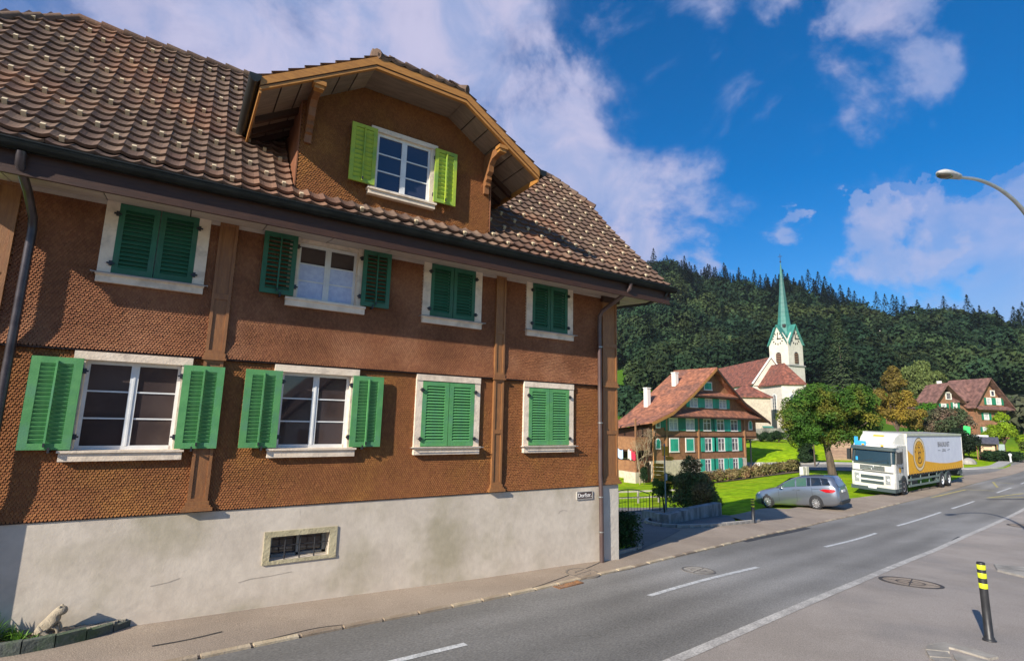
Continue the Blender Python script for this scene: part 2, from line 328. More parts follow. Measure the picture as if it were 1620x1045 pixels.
pave2=strip('pavement',[(-60,-11.0),(-40,-8.75),(-12,-5.75),(-3.45,-4.66),(-1.49,-4.43),(1.46,-4.03),(9.42,-2.53),(17.2,-1.36),(26.24,-.5),(36,.72),(45,1.77),(60,3.45),(90,6.3)],[(-60,-40),(-12,-36),(30,-34),(90,-30)],300,40,.012,mat('pavement_asphalt_grey',(.31,.268,.228),(.375,.325,.28),.5,.9,spec=.2,bump=.5,bsc=60,c3=(.24,.222,.205),sc3=.3,amt3=.6,coord='World',grain=(70,.2))); tag(pave2,kind='structure')
drive=strip('driveway',[(1.2,.45),(1.75,1.0),(2.4,2.4),(5,5.4),(8,8.6),(10.4,11.2),(13,14)],[(5.3,2.5),(5.35,3.3),(5.7,4.3),(6.65,5.1),(9.1,7.1),(12.9,9.2),(16,10.5)],90,14,.02,M_drive); tag(drive,kind='structure')
island=strip('traffic_island',[(5.45,3.4),(5.9,4.3),(7,5.2),(9.1,6.9)],[(5.6,3.1),(7.4,2.85),(9.3,3.1),(11,4.7)],40,10,.035,M_drive); tag(island,kind='structure')
strip('edge_band',[(p[0],p[1]+.02) for p in RE],[(p[0],p[1]-.15) for p in RE],420,3,.006+.012,mat('worn_edge_paint',(.36,.335,.30),(.50,.47,.42),3,.85,coord='World',grain=(30,.25)),road)
for a,b in [((-6.9,-2.9),(-5.46,-2.80)),((-1.52,-2.41),(2.84,-1.75)),((8.27,-.53),(13.8,.38)),((16.84,.87),(23.76,1.66)),((26.01,1.91),(31.2,2.48)),((38.18,3.29),(43.45,3.85)),((48,4.4),(53,5.0)),((-13.5,-3.75),(-9.5,-3.25))]:
    d=np.array(b)-a; n=np.array([-d[1],d[0]])/np.hypot(*d)*.055; a=np.array(a);b=np.array(b)
    strip('lane_dash',[a+n,b+n],[a-n,b-n],24,2,.006,M_paint,road,sm=False)
for a,b in [((38.25,4.92),(39.37,3.77)),((47.35,5.95),(47.37,4.66)),((34.04,2.66),(37.03,1.68)),((34.04,2.66),(39.76,2.31)),((42.6,4.4),(47.3,5.9)),((43.6,3.3),(44.6,2.2)),((37,1.6),(41,1.9)),((30.5,4.3),(38.2,4.95))]:
    a=np.array(a);b=np.array(b);d=b-a; n=np.array([-d[1],d[0]])/np.hypot(*d)*.07
    strip('bus_stop_line',[a+n,b+n],[a-n,b-n],12,2,.0065,M_yel,road,sm=False)
# tar seams and worn patches
M_tar=mat('tar_seam_mat',(.03,.03,.03),(.06,.055,.05),6,.7,coord='World')
def seam(pts,wd,parent,off,name='tar_seam',m=M_tar):
    P=np.array(pts,float);d=np.gradient(P,axis=0);n=np.stack([-d[:,1],d[:,0]],-1)/np.hypot(d[:,0],d[:,1])[:,None]*wd/2
    return strip(name,P+n,P-n,max(12,len(P)*6),2,off,m,parent)
seam([(-3.55,-1.12),(-2.9,-.95),(-1.8,-.6),(-.8,-.22),(-.3,.05)],.022,pave,.018)
seam([(-8.2,-1.5),(-7.5,-1.36),(-7.05,-1.25),(-6.6,-1.33)],.02,pave,.018)
seam([(-9.0,-.95),(-8.6,-.93),(-8.2,-.82)],.035,pave,.018)
seam([(13,-2.0),(15,-1.55),(16.5,-1.3)],.09,road,.006)
seam([(33,2.4),(36,1.2),(39,.9)],.2,road,.006)
seam([(6,.7),(9,1.35),(12,1.95)],.2,road,.006)
#seam([(-20,-3.1),(-8,-2.2),(0,-1.35),(8,.3),(16,1.6),(30,3.5)],.03,road,.005)
# drain channel and kerb stones
kb=MB(); kb.hexa([(-.29,-.05,-.1),(.29,-.05,-.1),(.29,.05,-.1),(-.29,.05,-.1),(-.285,-.045,.03),(.285,-.045,.03),(.285,.045,.034),(-.285,.045,.034)])
kme=kb.mesh('kerb_stone'); 
Pk=resample(smooth(LC),4000); dk=np.r_[0,np.cumsum(np.hypot(*np.diff(Pk,axis=0).T))]
s=40.0; i=0
while True:
    x,y=np.interp(s,dk,Pk[:,0]),np.interp(s,dk,Pk[:,1])
    if x>26: break
    x2,y2=np.interp(s+.3,dk,Pk[:,0]),np.interp(s+.3,dk,Pk[:,1]); s+=.6
    if x<-10.5: continue
    a=math.atan2(y2-y,x2-x); sl=math.atan2(G(x2,y2)-G(x,y),.3)
    ob=link('kerb_stone',kme,M_kerb,pave,(x-math.sin(a)*.04,y+math.cos(a)*.04,G(x,y)+random.uniform(-.004,.006))); ob.rotation_euler=(0,-sl,a)
    ob.scale=(random.uniform(.96,1.0),1,1)
# island kerb
kb=MB(); kb.hexa([(-.24,-.07,-.2),(.24,-.07,-.2),(.24,.07,-.2),(-.24,.07,-.2),(-.235,-.05,.10),(.235,-.05,.10),(.235,.06,.105),(-.235,.06,.105)]); kme2=kb.mesh('kerb_stone')
Pk=resample(smooth([(9.6,7.5),(7.6,5.95),(6.65,5.15),(5.75,4.5),(5.3,3.7),(5.3,3.1),(6.0,2.75),(7.3,2.65),(9,2.85),(10.75,3.2)]),26)
for a_,b_ in zip(Pk[:-1],Pk[1:]):
    c=(a_+b_)/2; l=np.hypot(*(b_-a_)); ob=link('kerb_stone',kme2,M_conc,island,(c[0],c[1],G(*c)+.005)); ob.rotation_euler=(0,-math.atan2(G(*b_)-G(*a_),l),math.atan2(b_[1]-a_[1],b_[0]-a_[0])); ob.scale=(l/.49,1,1)
# granite setts at the bottom right corner
for poly in ([(-1.25,-6.62),(-.95,-6.5),(-.78,-6.36),(-.62,-6.52),(-.82,-6.7)],[(-.76,-6.35),(-.5,-6.22),(-.36,-6.42),(-.6,-6.53)],[(-.48,-6.21),(-.2,-6.13),(-.06,-6.33),(-.34,-6.43)],[(-.17,-6.13),(.1,-6.2),(.1,-6.5),(-.05,-6.85),(-.25,-6.8),(-.12,-6.4)],[(-.8,-6.73),(-.6,-6.55),(-.37,-6.46),(-.3,-6.8),(-.6,-7.0)]):
    m_=MB(); c=np.mean(poly,0); m_.prism([(x+(c[0]-x)*.05,y+(c[1]-y)*.05,G(x,y)-.05) for x,y in poly],(0,0,.085)); m_.build('granite_sett',M_conc,pave2)
m_=MB(); m_.hexa([(8.6,-5.0,G(8.6,-5.0)-.05),(10.6,-4.55,G(10.6,-4.55)-.05),(10.4,-3.9,G(10.4,-3.9)-.05),(9.2,-4.3,G(9.2,-4.3)-.05),(8.6,-5.0,G(8.6,-5.0)+.06),(10.6,-4.55,G(10.6,-4.55)+.06),(10.4,-3.95,G(10.4,-3.9)+.06),(9.2,-4.35,G(9.2,-4.3)+.06)]); m_.build('kerb_stone',M_conc,pave2)
# ---------------------------------------------------------------- main house
M_shing=mat('wood_shingle',(.29,.113,.040),(.21,.081,.030),.9,.75,spec=.2,c3=(.36,.155,.042),sc3=.9,amt3=.75,attr='rnd',rnd=.13,coord='World',det=6,lo=.4,hi=.6)
M_shing2=mat('wood_shingle_weathered',(.29,.118,.055),(.21,.085,.040),.9,.8,spec=.2,c3=(.38,.18,.095),sc3=.8,amt3=.7,attr='rnd',rnd=.13,coord='World')
M_under=mat('shingle_underlay',(.10,.045,.02),None,rough=.9)
M_wood=mat('brown_painted_wood',(.29,.125,.042),(.225,.095,.034),5,.55,bump=.25,bsc=30,stretch=(6,6,1),rnd=.1)
M_dwood=mat('shade_dark_brown_wood',(.055,.021,.009),(.04,.015,.007),5,.6,bump=.2,bsc=30,stretch=(1,6,6))  # brown darkened to carry the gutter's shade on the fascia
M_board=mat('ochre_bargeboard',(.44,.20,.045),(.34,.15,.036),5,.5,bump=.15,bsc=30,stretch=(1,6,6))
M_soff=mat('soffit_board_mat',(.50,.42,.35),(.42,.345,.285),3,.6,bump=.2,bsc=25,stretch=(1,5,1),rnd=.06)
M_trim=mat('cream_window_trim',(.84,.70,.54),(.74,.60,.45),4,.7,bump=.35,bsc=25,c3=(.40,.32,.25),sc3=5,amt3=.5)
M_white=mat('white_window_paint',(.74,.74,.72),(.66,.66,.64),6,.35)
M_green=mat('green_shutter',(.11,.335,.105),(.08,.275,.088),5,.6,rnd=.1,bump=.15,bsc=40,c3=(.10,.26,.15),sc3=3,amt3=.7)
M_green2=mat('shaded_green_shutter',(.024,.135,.07),(.02,.115,.058),5,.6,rnd=.15,c3=(.06,.13,.09),sc3=3,amt3=.5)  # shutter green of the upper storey with the eave shade painted in
M_lime=mat('lime_shutter',(.42,.52,.04),(.26,.42,.05),3,.6,rnd=.1,c3=(.15,.30,.08),sc3=3,amt3=.6)
M_iron=mat('dark_iron',(.05,.05,.055),None,rough=.5,metal=.6)
M_glass=mat('window_glass',(.05,.036,.034),(.075,.055,.05),1.5,.03,spec=.9,rnd=.2)
M_curtain=mat('sky_blue_curtain',(.55,.62,.80),(.45,.52,.72),14,.9)  # blue of the sky mirrored in the panes is put into this colour
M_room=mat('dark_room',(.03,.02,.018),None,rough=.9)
M_plast=mat('rough_plaster',(.64,.555,.45),(.56,.48,.385),1.3,.95,bump=.2,bsc=12,c3=(.40,.345,.24),sc3=.6,amt3=.95,coord='World',grain=(9,.04))
M_tile=mat('clay_roof_tile',(.165,.108,.078),(.12,.078,.058),3,.85,spec=.2,bump=.5,bsc=30,c3=(.25,.125,.075),sc3=.55,amt3=.7,rnd=.26,coord='World')
M_tileS=mat('clay_roof_tile_field',(.165,.108,.078),(.12,.078,.058),3,.85,spec=.2,bump=.5,bsc=30,c3=(.25,.125,.075),sc3=.55,amt3=.7,attr='rnd',rnd=.26,coord='World')
M_nib=mat('sunlit_clay_nib',(.62,.50,.33),None,rough=.85)  # sun caught on the snow stops is put into this paler clay
M_zinc=mat('dark_gutter_metal',(.022,.026,.024),(.035,.04,.037),4,.45,metal=.5)
M_copper=mat('brown_pipe_metal',(.10,.06,.055),(.15,.11,.10),3,.4,metal=.4,stretch=(1,1,.3))
house=thing('shingled_house','large brown shingled house with green shutters and clay tiled roof beside the street','house',(-5.8,0,.3),space=True)
XL,XR=-11.45,0.0
def holed(b,x0,x1,z0,z1,holes,y0,y1):
    xs=sorted({x0,x1,*[h[0] for h in holes],*[h[1] for h in holes]})
    for a,c in zip(xs[:-1],xs[1:]):
        hs_=sorted([(h[2],h[3]) for h in holes if h[0]<c-1e-6 and h[1]>a+1e-6]); z=z0
        for p,q in hs_:
            if p>z: b.box(a,c,y0,y1,z,p)
            z=max(z,q)
        if z<z1: b.box(a,c,y0,y1,z,z1)
b=MB(); holed(b,XL,XR,-.6,1.955,[(-7.56,-6.64,1.13,1.495)],-.03,.40); b.box(XL,XR,.40,5.9,-.6,1.985)
plinth=b.build('plinth',M_plast,house)
# plinth: corner projection
b=MB(); b.box(-.47,.03,-.055,.4,-.5,1.96); b.build('plinth_corner',mat('corner_plaster',(.62,.56,.47),(.55,.49,.41),2,.9,bump=.6,bsc=12,coord='World'),plinth)
# wall core
WIN=[('U',-10.25,-8.91),('U',-7.70,-6.34),('U',-5.20,-3.87),('U',-2.72,-1.39),('L',-10.34,-8.92),('L',-7.75,-6.34),('L',-5.23,-3.83),('L',-2.74,-1.36)]
b=MB(); b.box(XL,XR,.20,5.9,1.99,6.52)
holed(b,XL,XR,1.99,6.52,[(a+.12,c-.12,5.4,6.46) if k=='U' else (a+.12,c-.12,2.87,4.15) for k,a,c in WIN],.012,.20)
wall=b.build('wall',M_under,house)
PIL=[(-11.45,-11.18),(-8.78,-8.51),(-3.51,-3.27),(-.46,.01)]
def shingles(name,x0,x1,zb,zt,excl,yfun,parent,m,w=.041,h=.0345,poly=None,Y0=0):
    rows=int((zt-zb)/h)+1; VV=[];n=0
    xs=[];zs=[]
    for r in range(rows):
        z=zb+r*h; x=np.arange(x0+(w/2 if r%2 else 0),x1-w*.4,w)+w/2; xs.append(x); zs.append(np.full(len(x),z))
    xs=np.concatenate(xs);zs=np.concatenate(zs)
    keep=np.ones(len(xs),bool)
    for (a,b_,c,d) in excl: keep&=~((xs>a)&(xs<b_)&(zs+h*.5>c)&(zs+h*.5<d))
    if poly is not None: keep&=poly(xs,zs)
    xs=xs[keep]+RNG.normal(0,.0012,keep.sum());zs=zs[keep]+RNG.normal(0,.0016,keep.sum()); k=len(xs)
    hw=w*.455; yb=-.019+RNG.normal(0,.0018,k); ytop=-.002
    prof=[(-hw,.60*h),(-hw*.5,.04*h),(hw*.5,.04*h),(hw,.60*h)]
    V=np.zeros((k,10,3))
    for i,(dx,dz) in enumerate(prof):
        V[:,i,0]=xs+dx;V[:,i,1]=yb+(dz/h)*.004;V[:,i,2]=zs+dz
        V[:,6+i,0]=xs+dx;V[:,6+i,1]=.004;V[:,6+i,2]=zs+dz
    for i,dx in ((4,hw),(5,-hw)):
        V[:,i,0]=xs+dx;V[:,i,1]=ytop;V[:,i,2]=np.minimum(zs+h*1.75,zt+.01)
    V[...,1]+=Y0+yfun(V[...,2])
    base=(np.arange(k)*10)[:,None]
    q=np.array([[0,1,4,5],[1,2,4,4],[2,3,4,4],[0,1,7,6],[1,2,8,7],[2,3,9,8]])
    T=np.array([[0,1,5],[1,4,5],[1,2,4],[2,3,4],[0,6,7],[0,7,1],[1,7,8],[1,8,2],[2,8,9],[2,9,3]])
    F=(base[:,:,None]+T[None]).reshape(-1,3)
    o=npmesh(name,V.reshape(-1,3),F,m,parent,ORG[parent.name],rnd=np.repeat(RNG.random(k),len(T)))
    return tag(o,kind='stuff')
ex=[]
for k,a,b_ in WIN: ex.append((a,b_,5.27,6.6) if k=='U' else (a,b_,2.74,4.26))
for a,b_ in PIL: ex.append((a,b_,2,6.6))
shingles('shingle_cladding',XL,XR-.02,1.97,4.25,ex,lambda z:-.035*np.clip((2.35-z)/.38,0,1)**1.5,wall,M_shing)
shingles('shingle_cladding',XL,XR-.02,4.285,6.5,ex,lambda z:-.012-.05*np.clip((4.6-z)/.3,0,1)**1.5,wall,M_shing2)
b=MB(); b.box(XL,-.46,-.045,.04,1.955,1.975); b.build('drip_board',M_dwood,wall)
b=MB(); b.box(XL,-.46,-.062,.04,4.262,4.284); b.build('drip_board',M_dwood,wall)
# pilasters
for i,(a,c) in enumerate(PIL):
    mw=M_wood; corner=(i==3)
    b=MB(); y0=-.075
    for z0,z1 in ((4.36,6.5),(2.12,4.25)):
        b.box(a,c,y0+.018,.04,z0,z1)
        b.box(a,a+.045,y0,y0+.018,z0,z1); b.box(c-.045,c,y0,y0+.018,z0,z1)
        zz=[z0,z1]; zz.insert(1,5.27 if z0>4 else 3.18)
        for q in zz: b.box(a+.045,c-.045,y0,y0+.018,max(z0,q-.045),min(z1,q+.045))
    p=b.build('pilaster',mw,house)
    b=MB(); b.box(a-.03,c+.03,y0-.035,.04,4.25,4.285); b.box(a-.015,c+.015,y0-.015,.04,4.285,4.36); b.build('capital',mw,p)
    b=MB(); b.box(a-.02,c+.02,y0-.02,.04,2.06,2.12); b.box(a-.045,c+.045,y0-.035,.04,2.03,2.06);b.box(a-.07,c+.07,y0-.05,.04,1.98,2.03); b.build('pilaster_base',mw,p)
    if corner:
        b=MB(); b.box(a-.03,c+.06,y0-.05,.04,6.35,6.5); b.build('capital',M_dwood,p)
# ---- windows and shutters
def casement(x0,x1,z0,z1,win,curt=False):
    y=.10; mid=(x0+x1)/2; 
    b=MB(); b.box(x0-.004,x0+.045,y-.02,y+.05,z0,z1); b.box(x1-.045,x1+.004,y-.02,y+.05,z0,z1); b.box(x0+.045,x1-.045,y-.02,y+.05,z1-.05,z1); b.box(x0+.045,x1-.045,y-.03,y+.05,z0,z0+.055)
    b.box(mid-.05,mid+.05,y-.026,y+.05,z0+.055,z1-.05); b.box(mid-.012,mid+.012,y-.036,y-.026,z0+.055,z1-.05)
    ph=(z1-z0-.105)/3
    b.build('sash',M_white,win)
    for s,e in ((x0+.045,mid-.05),(mid+.05,x1-.045)):
        for k in (1,2):
            g=MB(); zz=z0+.055+k*ph; g.box(s,e,y-.014,y+.02,zz-.011,zz+.011); g.build('glazing_bar',M_white,win)
        for k in range(3):
            g=MB(); za=z0+.055+k*ph+(.011 if k else 0); zb_=z0+.055+(k+1)*ph-(.011 if k<2 else 0); g.add([(s,y,za),(e,y,za),(e,y,zb_),(s,y,zb_)],[(0,1,2,3)]); g.build('pane',(M_curtain if (curt and k<2) else M_glass),win,fix=False)
def slat_mesh(w,tilt,d=.052,t=.009,key={}):
    kk=(round(w,3),tilt,d)
    if kk not in key:
        b=MB(); c,s=math.cos(tilt),math.sin(tilt); P=[(-d/2,-t/2),(d/2,-t/2),(d/2,t/2),(-d/2,t/2)]
        P=[(u*c-v*s,u*s+v*c) for u,v in P]
        b.prism([(-w/2,u,v) for u,v in P],(w,0,0)); key[kk]=b.mesh('slat')
    return key[kk]
def shutter(x0,x1,z0,z1,y,mt,n,tilt,rod=True,stile=.085,parent=None,rail=None,backing=False,frontplane=False):
    """louvred leaf, front face at y"""
    parent=parent or house
    b=MB(); t=.035; rail=rail or stile
    b.box(x0,x0+stile,y,y+t,z0,z1); b.box(x1-stile,x1,y,y+t,z0,z1); b.box(x0+stile,x1-stile,y,y+t,z0,z0+rail); b.box(x0+stile,x1-stile,y,y+t,z1-rail,z1)
    if backing: b.box(x0+stile,x1-stile,y+t-.006,y+t-.001,z0+rail,z1-rail)
    sh=b.build('shutter',mt,parent)
    w_=x1-x0-2*stile; me=slat_mesh(w_,tilt,d=min(.072,(z1-z0-2*rail)/n*1.2))
    for k in range(n):
        zz=z0+rail+(k+.5)*(z1-z0-2*rail)/n
        link('slat',me,mt,sh,((x0+x1)/2,y+t/2+.002,zz))
    if rod:
        g=MB(); xm=(x0+x1)/2; g.box(xm-.011,xm+.011,y-.035,y,z0+.02,z1-rail*.6); g.build('tilt_rod',mt,sh)
        g=MB(); g.box(xm-.012,xm+.012,y-.05,y-.035,z0+.04,z0+.09); g.build('catch',M_iron,sh)
    return sh
def hinge(x,z,par,y=-.075):
    g=MB(); g.box(x-.018,x+.018,y-.02,y+.05,z-.035,z+.035); g.box(x-.045,x+.045,y-.012,y+.002,z-.012,z+.012); g.build('hinge',M_iron,par)
for i,(k,a,c) in enumerate(WIN):
    open_=i in (1,4,5)
    if k=='U':
        j=.165; b=MB(); z0,z1=5.41,6.5
        b.box(a,a+j,-.06,.12,z0,z1); b.box(c-j,c,-.06,.12,z0,z1); b.box(a+j,c-j,-.02,.12,6.44,z1)
        win=b.build('window',M_trim,house)
        b=MB(); b.box(a-.01,c+.01,-.115,.12,5.375,z0); b.box(a,c,-.09,.12,5.27,5.375); b.build('sill',M_trim,win)
        ix0,ix1=a+j,c-j
    else:
        j=.135; b=MB(); z0,z1=2.885,4.14
        b.box(a,a+j,-.06,.12,z0,z1); b.box(c-j,c,-.06,.12,z0,z1); b.box(a-.0,c+.0,-.075,.12,z1,4.255)
        win=b.build('window',M_trim,house)
        b=MB(); b.box(a-.02,c+.02,-.125,.12,2.855,z0); b.box(a,c,-.095,.12,2.74,2.855); b.build('sill',M_trim,win)
        ix0,ix1=a+j,c-j; z1-=0
    casement(ix0,ix1,z0,(6.44 if k=='U' else 4.14),win,curt=(i==1))
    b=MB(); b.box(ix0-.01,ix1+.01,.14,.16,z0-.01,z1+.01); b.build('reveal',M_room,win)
    mid=(a+c)/2
    if not open_:
        n=19 if k=='L' else 14; m_=M_green if k=='L' else M_green2
        y=-.062; zt=4.13 if k=='L' else 6.49
        for s,e in ((ix0-.005,mid-.006),(mid+.006,ix1+.005)): shutter(s,e,z0+.012,zt,y,m_,n,(.95 if k=='L' else 1.0),rod=False,parent=house,stile=.09 if k=='L' else .075,rail=.085)
        for x in (ix0-.02,ix1+.02):
            for z in (z0+.15,zt-.17): hinge(x,z,win)
        # hold-back rods
        b=MB(); b.tube([(a-.06,-.16,z0-.015),(c+.06,-.16,z0-.015)],.009,6); 
        for x in (a-.05,c+.05): b.tube([(x,-.02,z0-.02),(x,-.17,z0-.01)],.007,5)
        b.build('shutter_stay',mat('grey_metal',(.35,.35,.34),None,rough=.4,metal=.6),win)
    else:
        wd=.55 if k=='L' else .53
        lo,hi=(2.90,4.145) if k=='L' else (5.43,6.49)
        lx0=a-.43 if k=='L' else a-.42; rx1=c+.44
        n=19 if k=='L' else 12; m_=M_green if k=='L' else M_green2
        tl=-1.1 if k=='L' else .75
        shutter(lx0,lx0+wd,lo,hi,-.125,m_,n,tl,parent=house,stile=.1 if k=='L' else .075,rail=.085,backing=(k=='L'))
        shutter(rx1-wd,rx1,lo,hi,-.125,m_,n,tl,parent=house,stile=.1 if k=='L' else .075,rail=.085,backing=(k=='L'))
        for x in (lx0+wd+.02,rx1-wd-.02):
            for z in (lo+.17,hi-.17): hinge(x,z,win,-.085)
        for x in (lx0+wd*.6,rx1-wd*.6):
            g=MB(); g.box(x-.012,x+.012,-.15,-.02,lo-.04,lo-.012); g.box(x-.012,x+.012,-.165,-.15,lo-.04,lo+.03); g.build('shutter_stay',M_iron,win)
# upper band of trim under the soffit
for s,e in ((-11.18,-10.25),(-8.91,-8.78),(-8.51,-8.12),(-5.9,-5.2),(-3.87,-3.51),(-3.27,-2.72),(-1.39,-.47)):
    b=MB(); b.box(s,e,-.05,.02,6.44,6.5); b.build('cornice_strip',M_soff,wall)
# ---- cellar window
b=MB(); x0,x1,z0,z1=-7.66,-6.52,1.10,1.58
M_stone=mat('window_stone',(.52,.45,.28),(.42,.36,.22),6,.9,bump=.7,bsc=30)
b.box(x0,x1,-.05,-.02,z1-.085,z1); b.box(x0,x0+.10,-.05,-.02,z0+.03,z1-.085); b.box(x1-.12,x1,-.05,-.02,z0+.03,z1-.085); b.box(x0,x1,-.055,-.02,z0-.02,z0+.03)
cw=b.build('cellar_window',M_stone,house)
b=MB()
for x in (-7.33,-7.10,-6.87): b.tube([(x,.0,1.125),(x,.0,1.50)],.012,6)
b.tube([(-7.57,.02,1.335),(-6.63,.02,1.335)],.009,6)
b.build('window_grille',M_iron,cw)
b=MB(); b.box(-7.56,-6.64,.27,.30,1.13,1.495); b.build('pane',M_glass,cw)
b=MB(); b.box(-7.56,-7.50,.20,.27,1.13,1.495);b.box(-6.70,-6.64,.20,.27,1.13,1.495);b.box(-7.12,-7.08,.20,.27,1.13,1.495);b.box(-7.56,-6.64,.20,.27,1.13,1.17); b.build('sash',mat('grey_sash',(.25,.26,.25),None,rough=.6),cw)
# ---- eaves, soffit, gutter
EY=-.88
for i_,x in enumerate(np.arange(-12.35,1.0,1.05)):
    b=MB(); b.hexa([(x+.008,EY,6.40),(min(x+1.042,.98),EY,6.40),(min(x+1.042,.98),.02,6.505),(x+.008,.02,6.505),(x+.008,EY,6.42),(min(x+1.042,.98),EY,6.42),(min(x+1.042,.98),.02,6.525),(x+.008,.02,6.525)]); b.build('soffit_board',M_soff,house)
b=MB(); b.box(-12.4,1.0,EY-.03,EY,6.33,6.66); b.box(-12.4,1.0,EY-.045,EY-.03,6.33,6.36); b.build('fascia',M_dwood,house)
b=MB(); # side soffit at the right gable and its board
for y in (0.02,1.3,2.6,3.9): b.hexa([(.0,y,6.50),(.98,y,6.50),(.98,y+1.25,6.50),(.0,y+1.25,6.50),(.0,y,6.52),(.98,y,6.52),(.98,y+1.25,6.52),(.0,y+1.25,6.52)])
b.build('soffit_board',M_soff,house)
b=MB(); P=[]
for x in (-12.45,1.13):
    ring=[]
    for k in range(9):
        a=math.pi*k/8; ring.append((x,-.985-.085*math.cos(a)*1.0,6.735-.12*math.sin(a)))
    P.append(ring)
b.grid(P); b.grid([[(x,y,z+.0) for x,y,z in r] for r in [[(p[0],p[1]*1.0,p[2]) for p in P[0]],[(p[0],p[1],p[2]) for p in P[1]]]])
b.add(P[0],[tuple(range(9))]);b.add(P[1],[tuple(range(9))])
b.tube([(-12.45,-1.07,6.74),(1.13,-1.07,6.74)],.011,8)
b.build('gutter',M_zinc,house,fix=False)
# downpipes
b=MB(); b.tube([(-.42,-.98,6.64),(-.42,-.96,6.52),(-.47,-.75,6.36),(-.60,-.22,6.08),(-.615,-.13,5.96),(-.615,-.12,5.7),(-.60,-.12,2.2)],.05,10); b.tube([(-.60,-.12,2.2),(-.585,-.13,1.8),(-.57,-.13,.26)],.053,10)
dp=b.build('downpipe',M_copper,house)
for z in (1.72,.95,3.4,5.2):
    b=MB(); b.tube([(-.60+(2.2-min(z,2.2))*.015,-.125,z-.012),(-.60+(2.2-min(z,2.2))*.015,-.125,z+.012)],.062,10); b.build('pipe_clamp',mat('pipe_clamp_metal',(.4,.4,.38),None,rough=.4,metal=.7),dp)
b=MB(); b.tube([(-11.05,-.98,6.62),(-11.05,-.95,6.46),(-11.02,-.55,6.26),(-11.0,-.17,6.02),(-10.99,-.14,5.85),(-10.99,-.14,.48)],.052,10); b.build('downpipe',mat('dark_pipe',(.05,.04,.045),(.09,.075,.08),3,.35,metal=.5),house)
b=MB(); b.tube([(.86,-.98,6.62),(.84,-.9,6.5),(.6,-.5,6.36),(.2,-.12,6.30),(.03,.03,6.26)],.035,8); b.build('side_downpipe',M_zinc,house)
# ---- main roof
def RZ(y): return 6.76+float(np.interp(y,[-.98,.4,1.1,1.9,2.75],[0,1.38,2.12,3.06,4.12]))
YR,ZR=2.75,RZ(2.75); VX0,VX1=-12.6,1.0; KY=1.9; HX0,HX1=-11.45,0.0   # ridge, verge, half-hip kink
b=MB()
def rp(x,y,d=.07): return (x,y,RZ(y)-d)
ys=[-.93,.4,1.1,1.9]
for y0_,y1_ in zip(ys[:-1],ys[1:]): b.add([rp(VX0,y0_),rp(VX1,y0_),rp(VX1,y1_),rp(VX0,y1_)],[(0,1,2,3)])
b.add([rp(VX0,KY),rp(VX1,KY),(HX1,YR,ZR-.07),(HX0,YR,ZR-.07)],[(0,1,2,3)])
# back slope and half hips, gable triangle walls
b.add([(VX0,2*YR+.93,RZ(-.93)-.07),(VX1,2*YR+.93,RZ(-.93)-.07),(VX1,2*YR-KY,RZ(KY)-.07),(VX0,2*YR-KY,RZ(KY)-.07),(HX1,YR,ZR-.07),(HX0,YR,ZR-.07)],[(0,1,2,3),(3,2,4,5)])
b.add([rp(VX1,KY),(VX1,2*YR-KY,RZ(KY)-.07),(HX1,YR,ZR-.07)],[(0,1,2)]); b.add([rp(VX0,KY),(VX0,2*YR-KY,RZ(KY)-.07),(HX0,YR,ZR-.07)],[(0,1,2)])
roof=b.build('roof',M_dwood,house,o=(0,0,0))
b=MB(); b.prism([(0,.05,6.5),(0,2*YR-.05,6.5),(0,2*YR-1.2,8.9),(0,2*YR-KY,RZ(KY)-.2),(0,KY,RZ(KY)-.2),(0,1.2,8.9)],(-.1,0,0)); b.build('gable_wall',M_under,house)
b=MB(); 
for x_ in (VX1-.03,VX0):
    for y0_,y1_ in zip([-.95]+ys[1:-1],ys[1:]): b.hexa([(x_,y0_,RZ(y0_)-.28),(x_+.03,y0_,RZ(y0_)-.28),(x_+.03,y1_,RZ(y1_)-.28),(x_,y1_,RZ(y1_)-.28),(x_,y0_,RZ(y0_)-.04),(x_+.03,y0_,RZ(y0_)-.04),(x_+.03,y1_,RZ(y1_)-.04),(x_,y1_,RZ(y1_)-.04)])
b.build('verge_board',M_dwood,roof)
# tiles: pan profile
TW,TL=.25,.27
def tile_arrays(nib=False,L=.34):
    us=np.linspace(0,1,8); prof=np.array([.020,.004,-.009,-.015,-.017,-.014,.002,.020])
    xs=(us-.5)*TW
    top=np.stack([xs,np.zeros(8),prof+.058],-1); up=np.stack([xs,np.full(8,L),prof+.006],-1); lo=np.stack([xs,np.zeros(8)+.004,prof+.010],-1)
    V=np.concatenate([top,up,lo]); F=[(i,i+1,i+9,i+8) for i in range(7)]+[(i+16,i+17,i+1,i) for i in range(7)]
    M=[0]*14
    if nib:
        n=len(V); x0,x1=-.028,.028; bx=np.array([(x0,-.012,.0),(x1,-.012,.0),(x1,.05,.0),(x0,.05,.0),(x0,-.012,.075),(x1,-.012,.075),(x1,.05,.07),(x0,.05,.07)])+np.array([0.0,0,.0])
        V=np.concatenate([V,bx]); F+=[tuple(n+j for j in f) for f in ((4,5,6,7),(0,1,5,4),(1,2,6,5),(3,0,4,7))]; M+=[1]*4
    return V,F,M
def tile_mesh(nib):
    V,F,M=tile_arrays(nib); me=bpy.data.meshes.new('tile'); me.from_pydata(V.tolist(),[],F); me.polygons.foreach_set('material_index',M); me.update(); me.materials.append(M_tile); me.materials.append(M_nib); return me
TM,TMN=tile_mesh(False),tile_mesh(True)
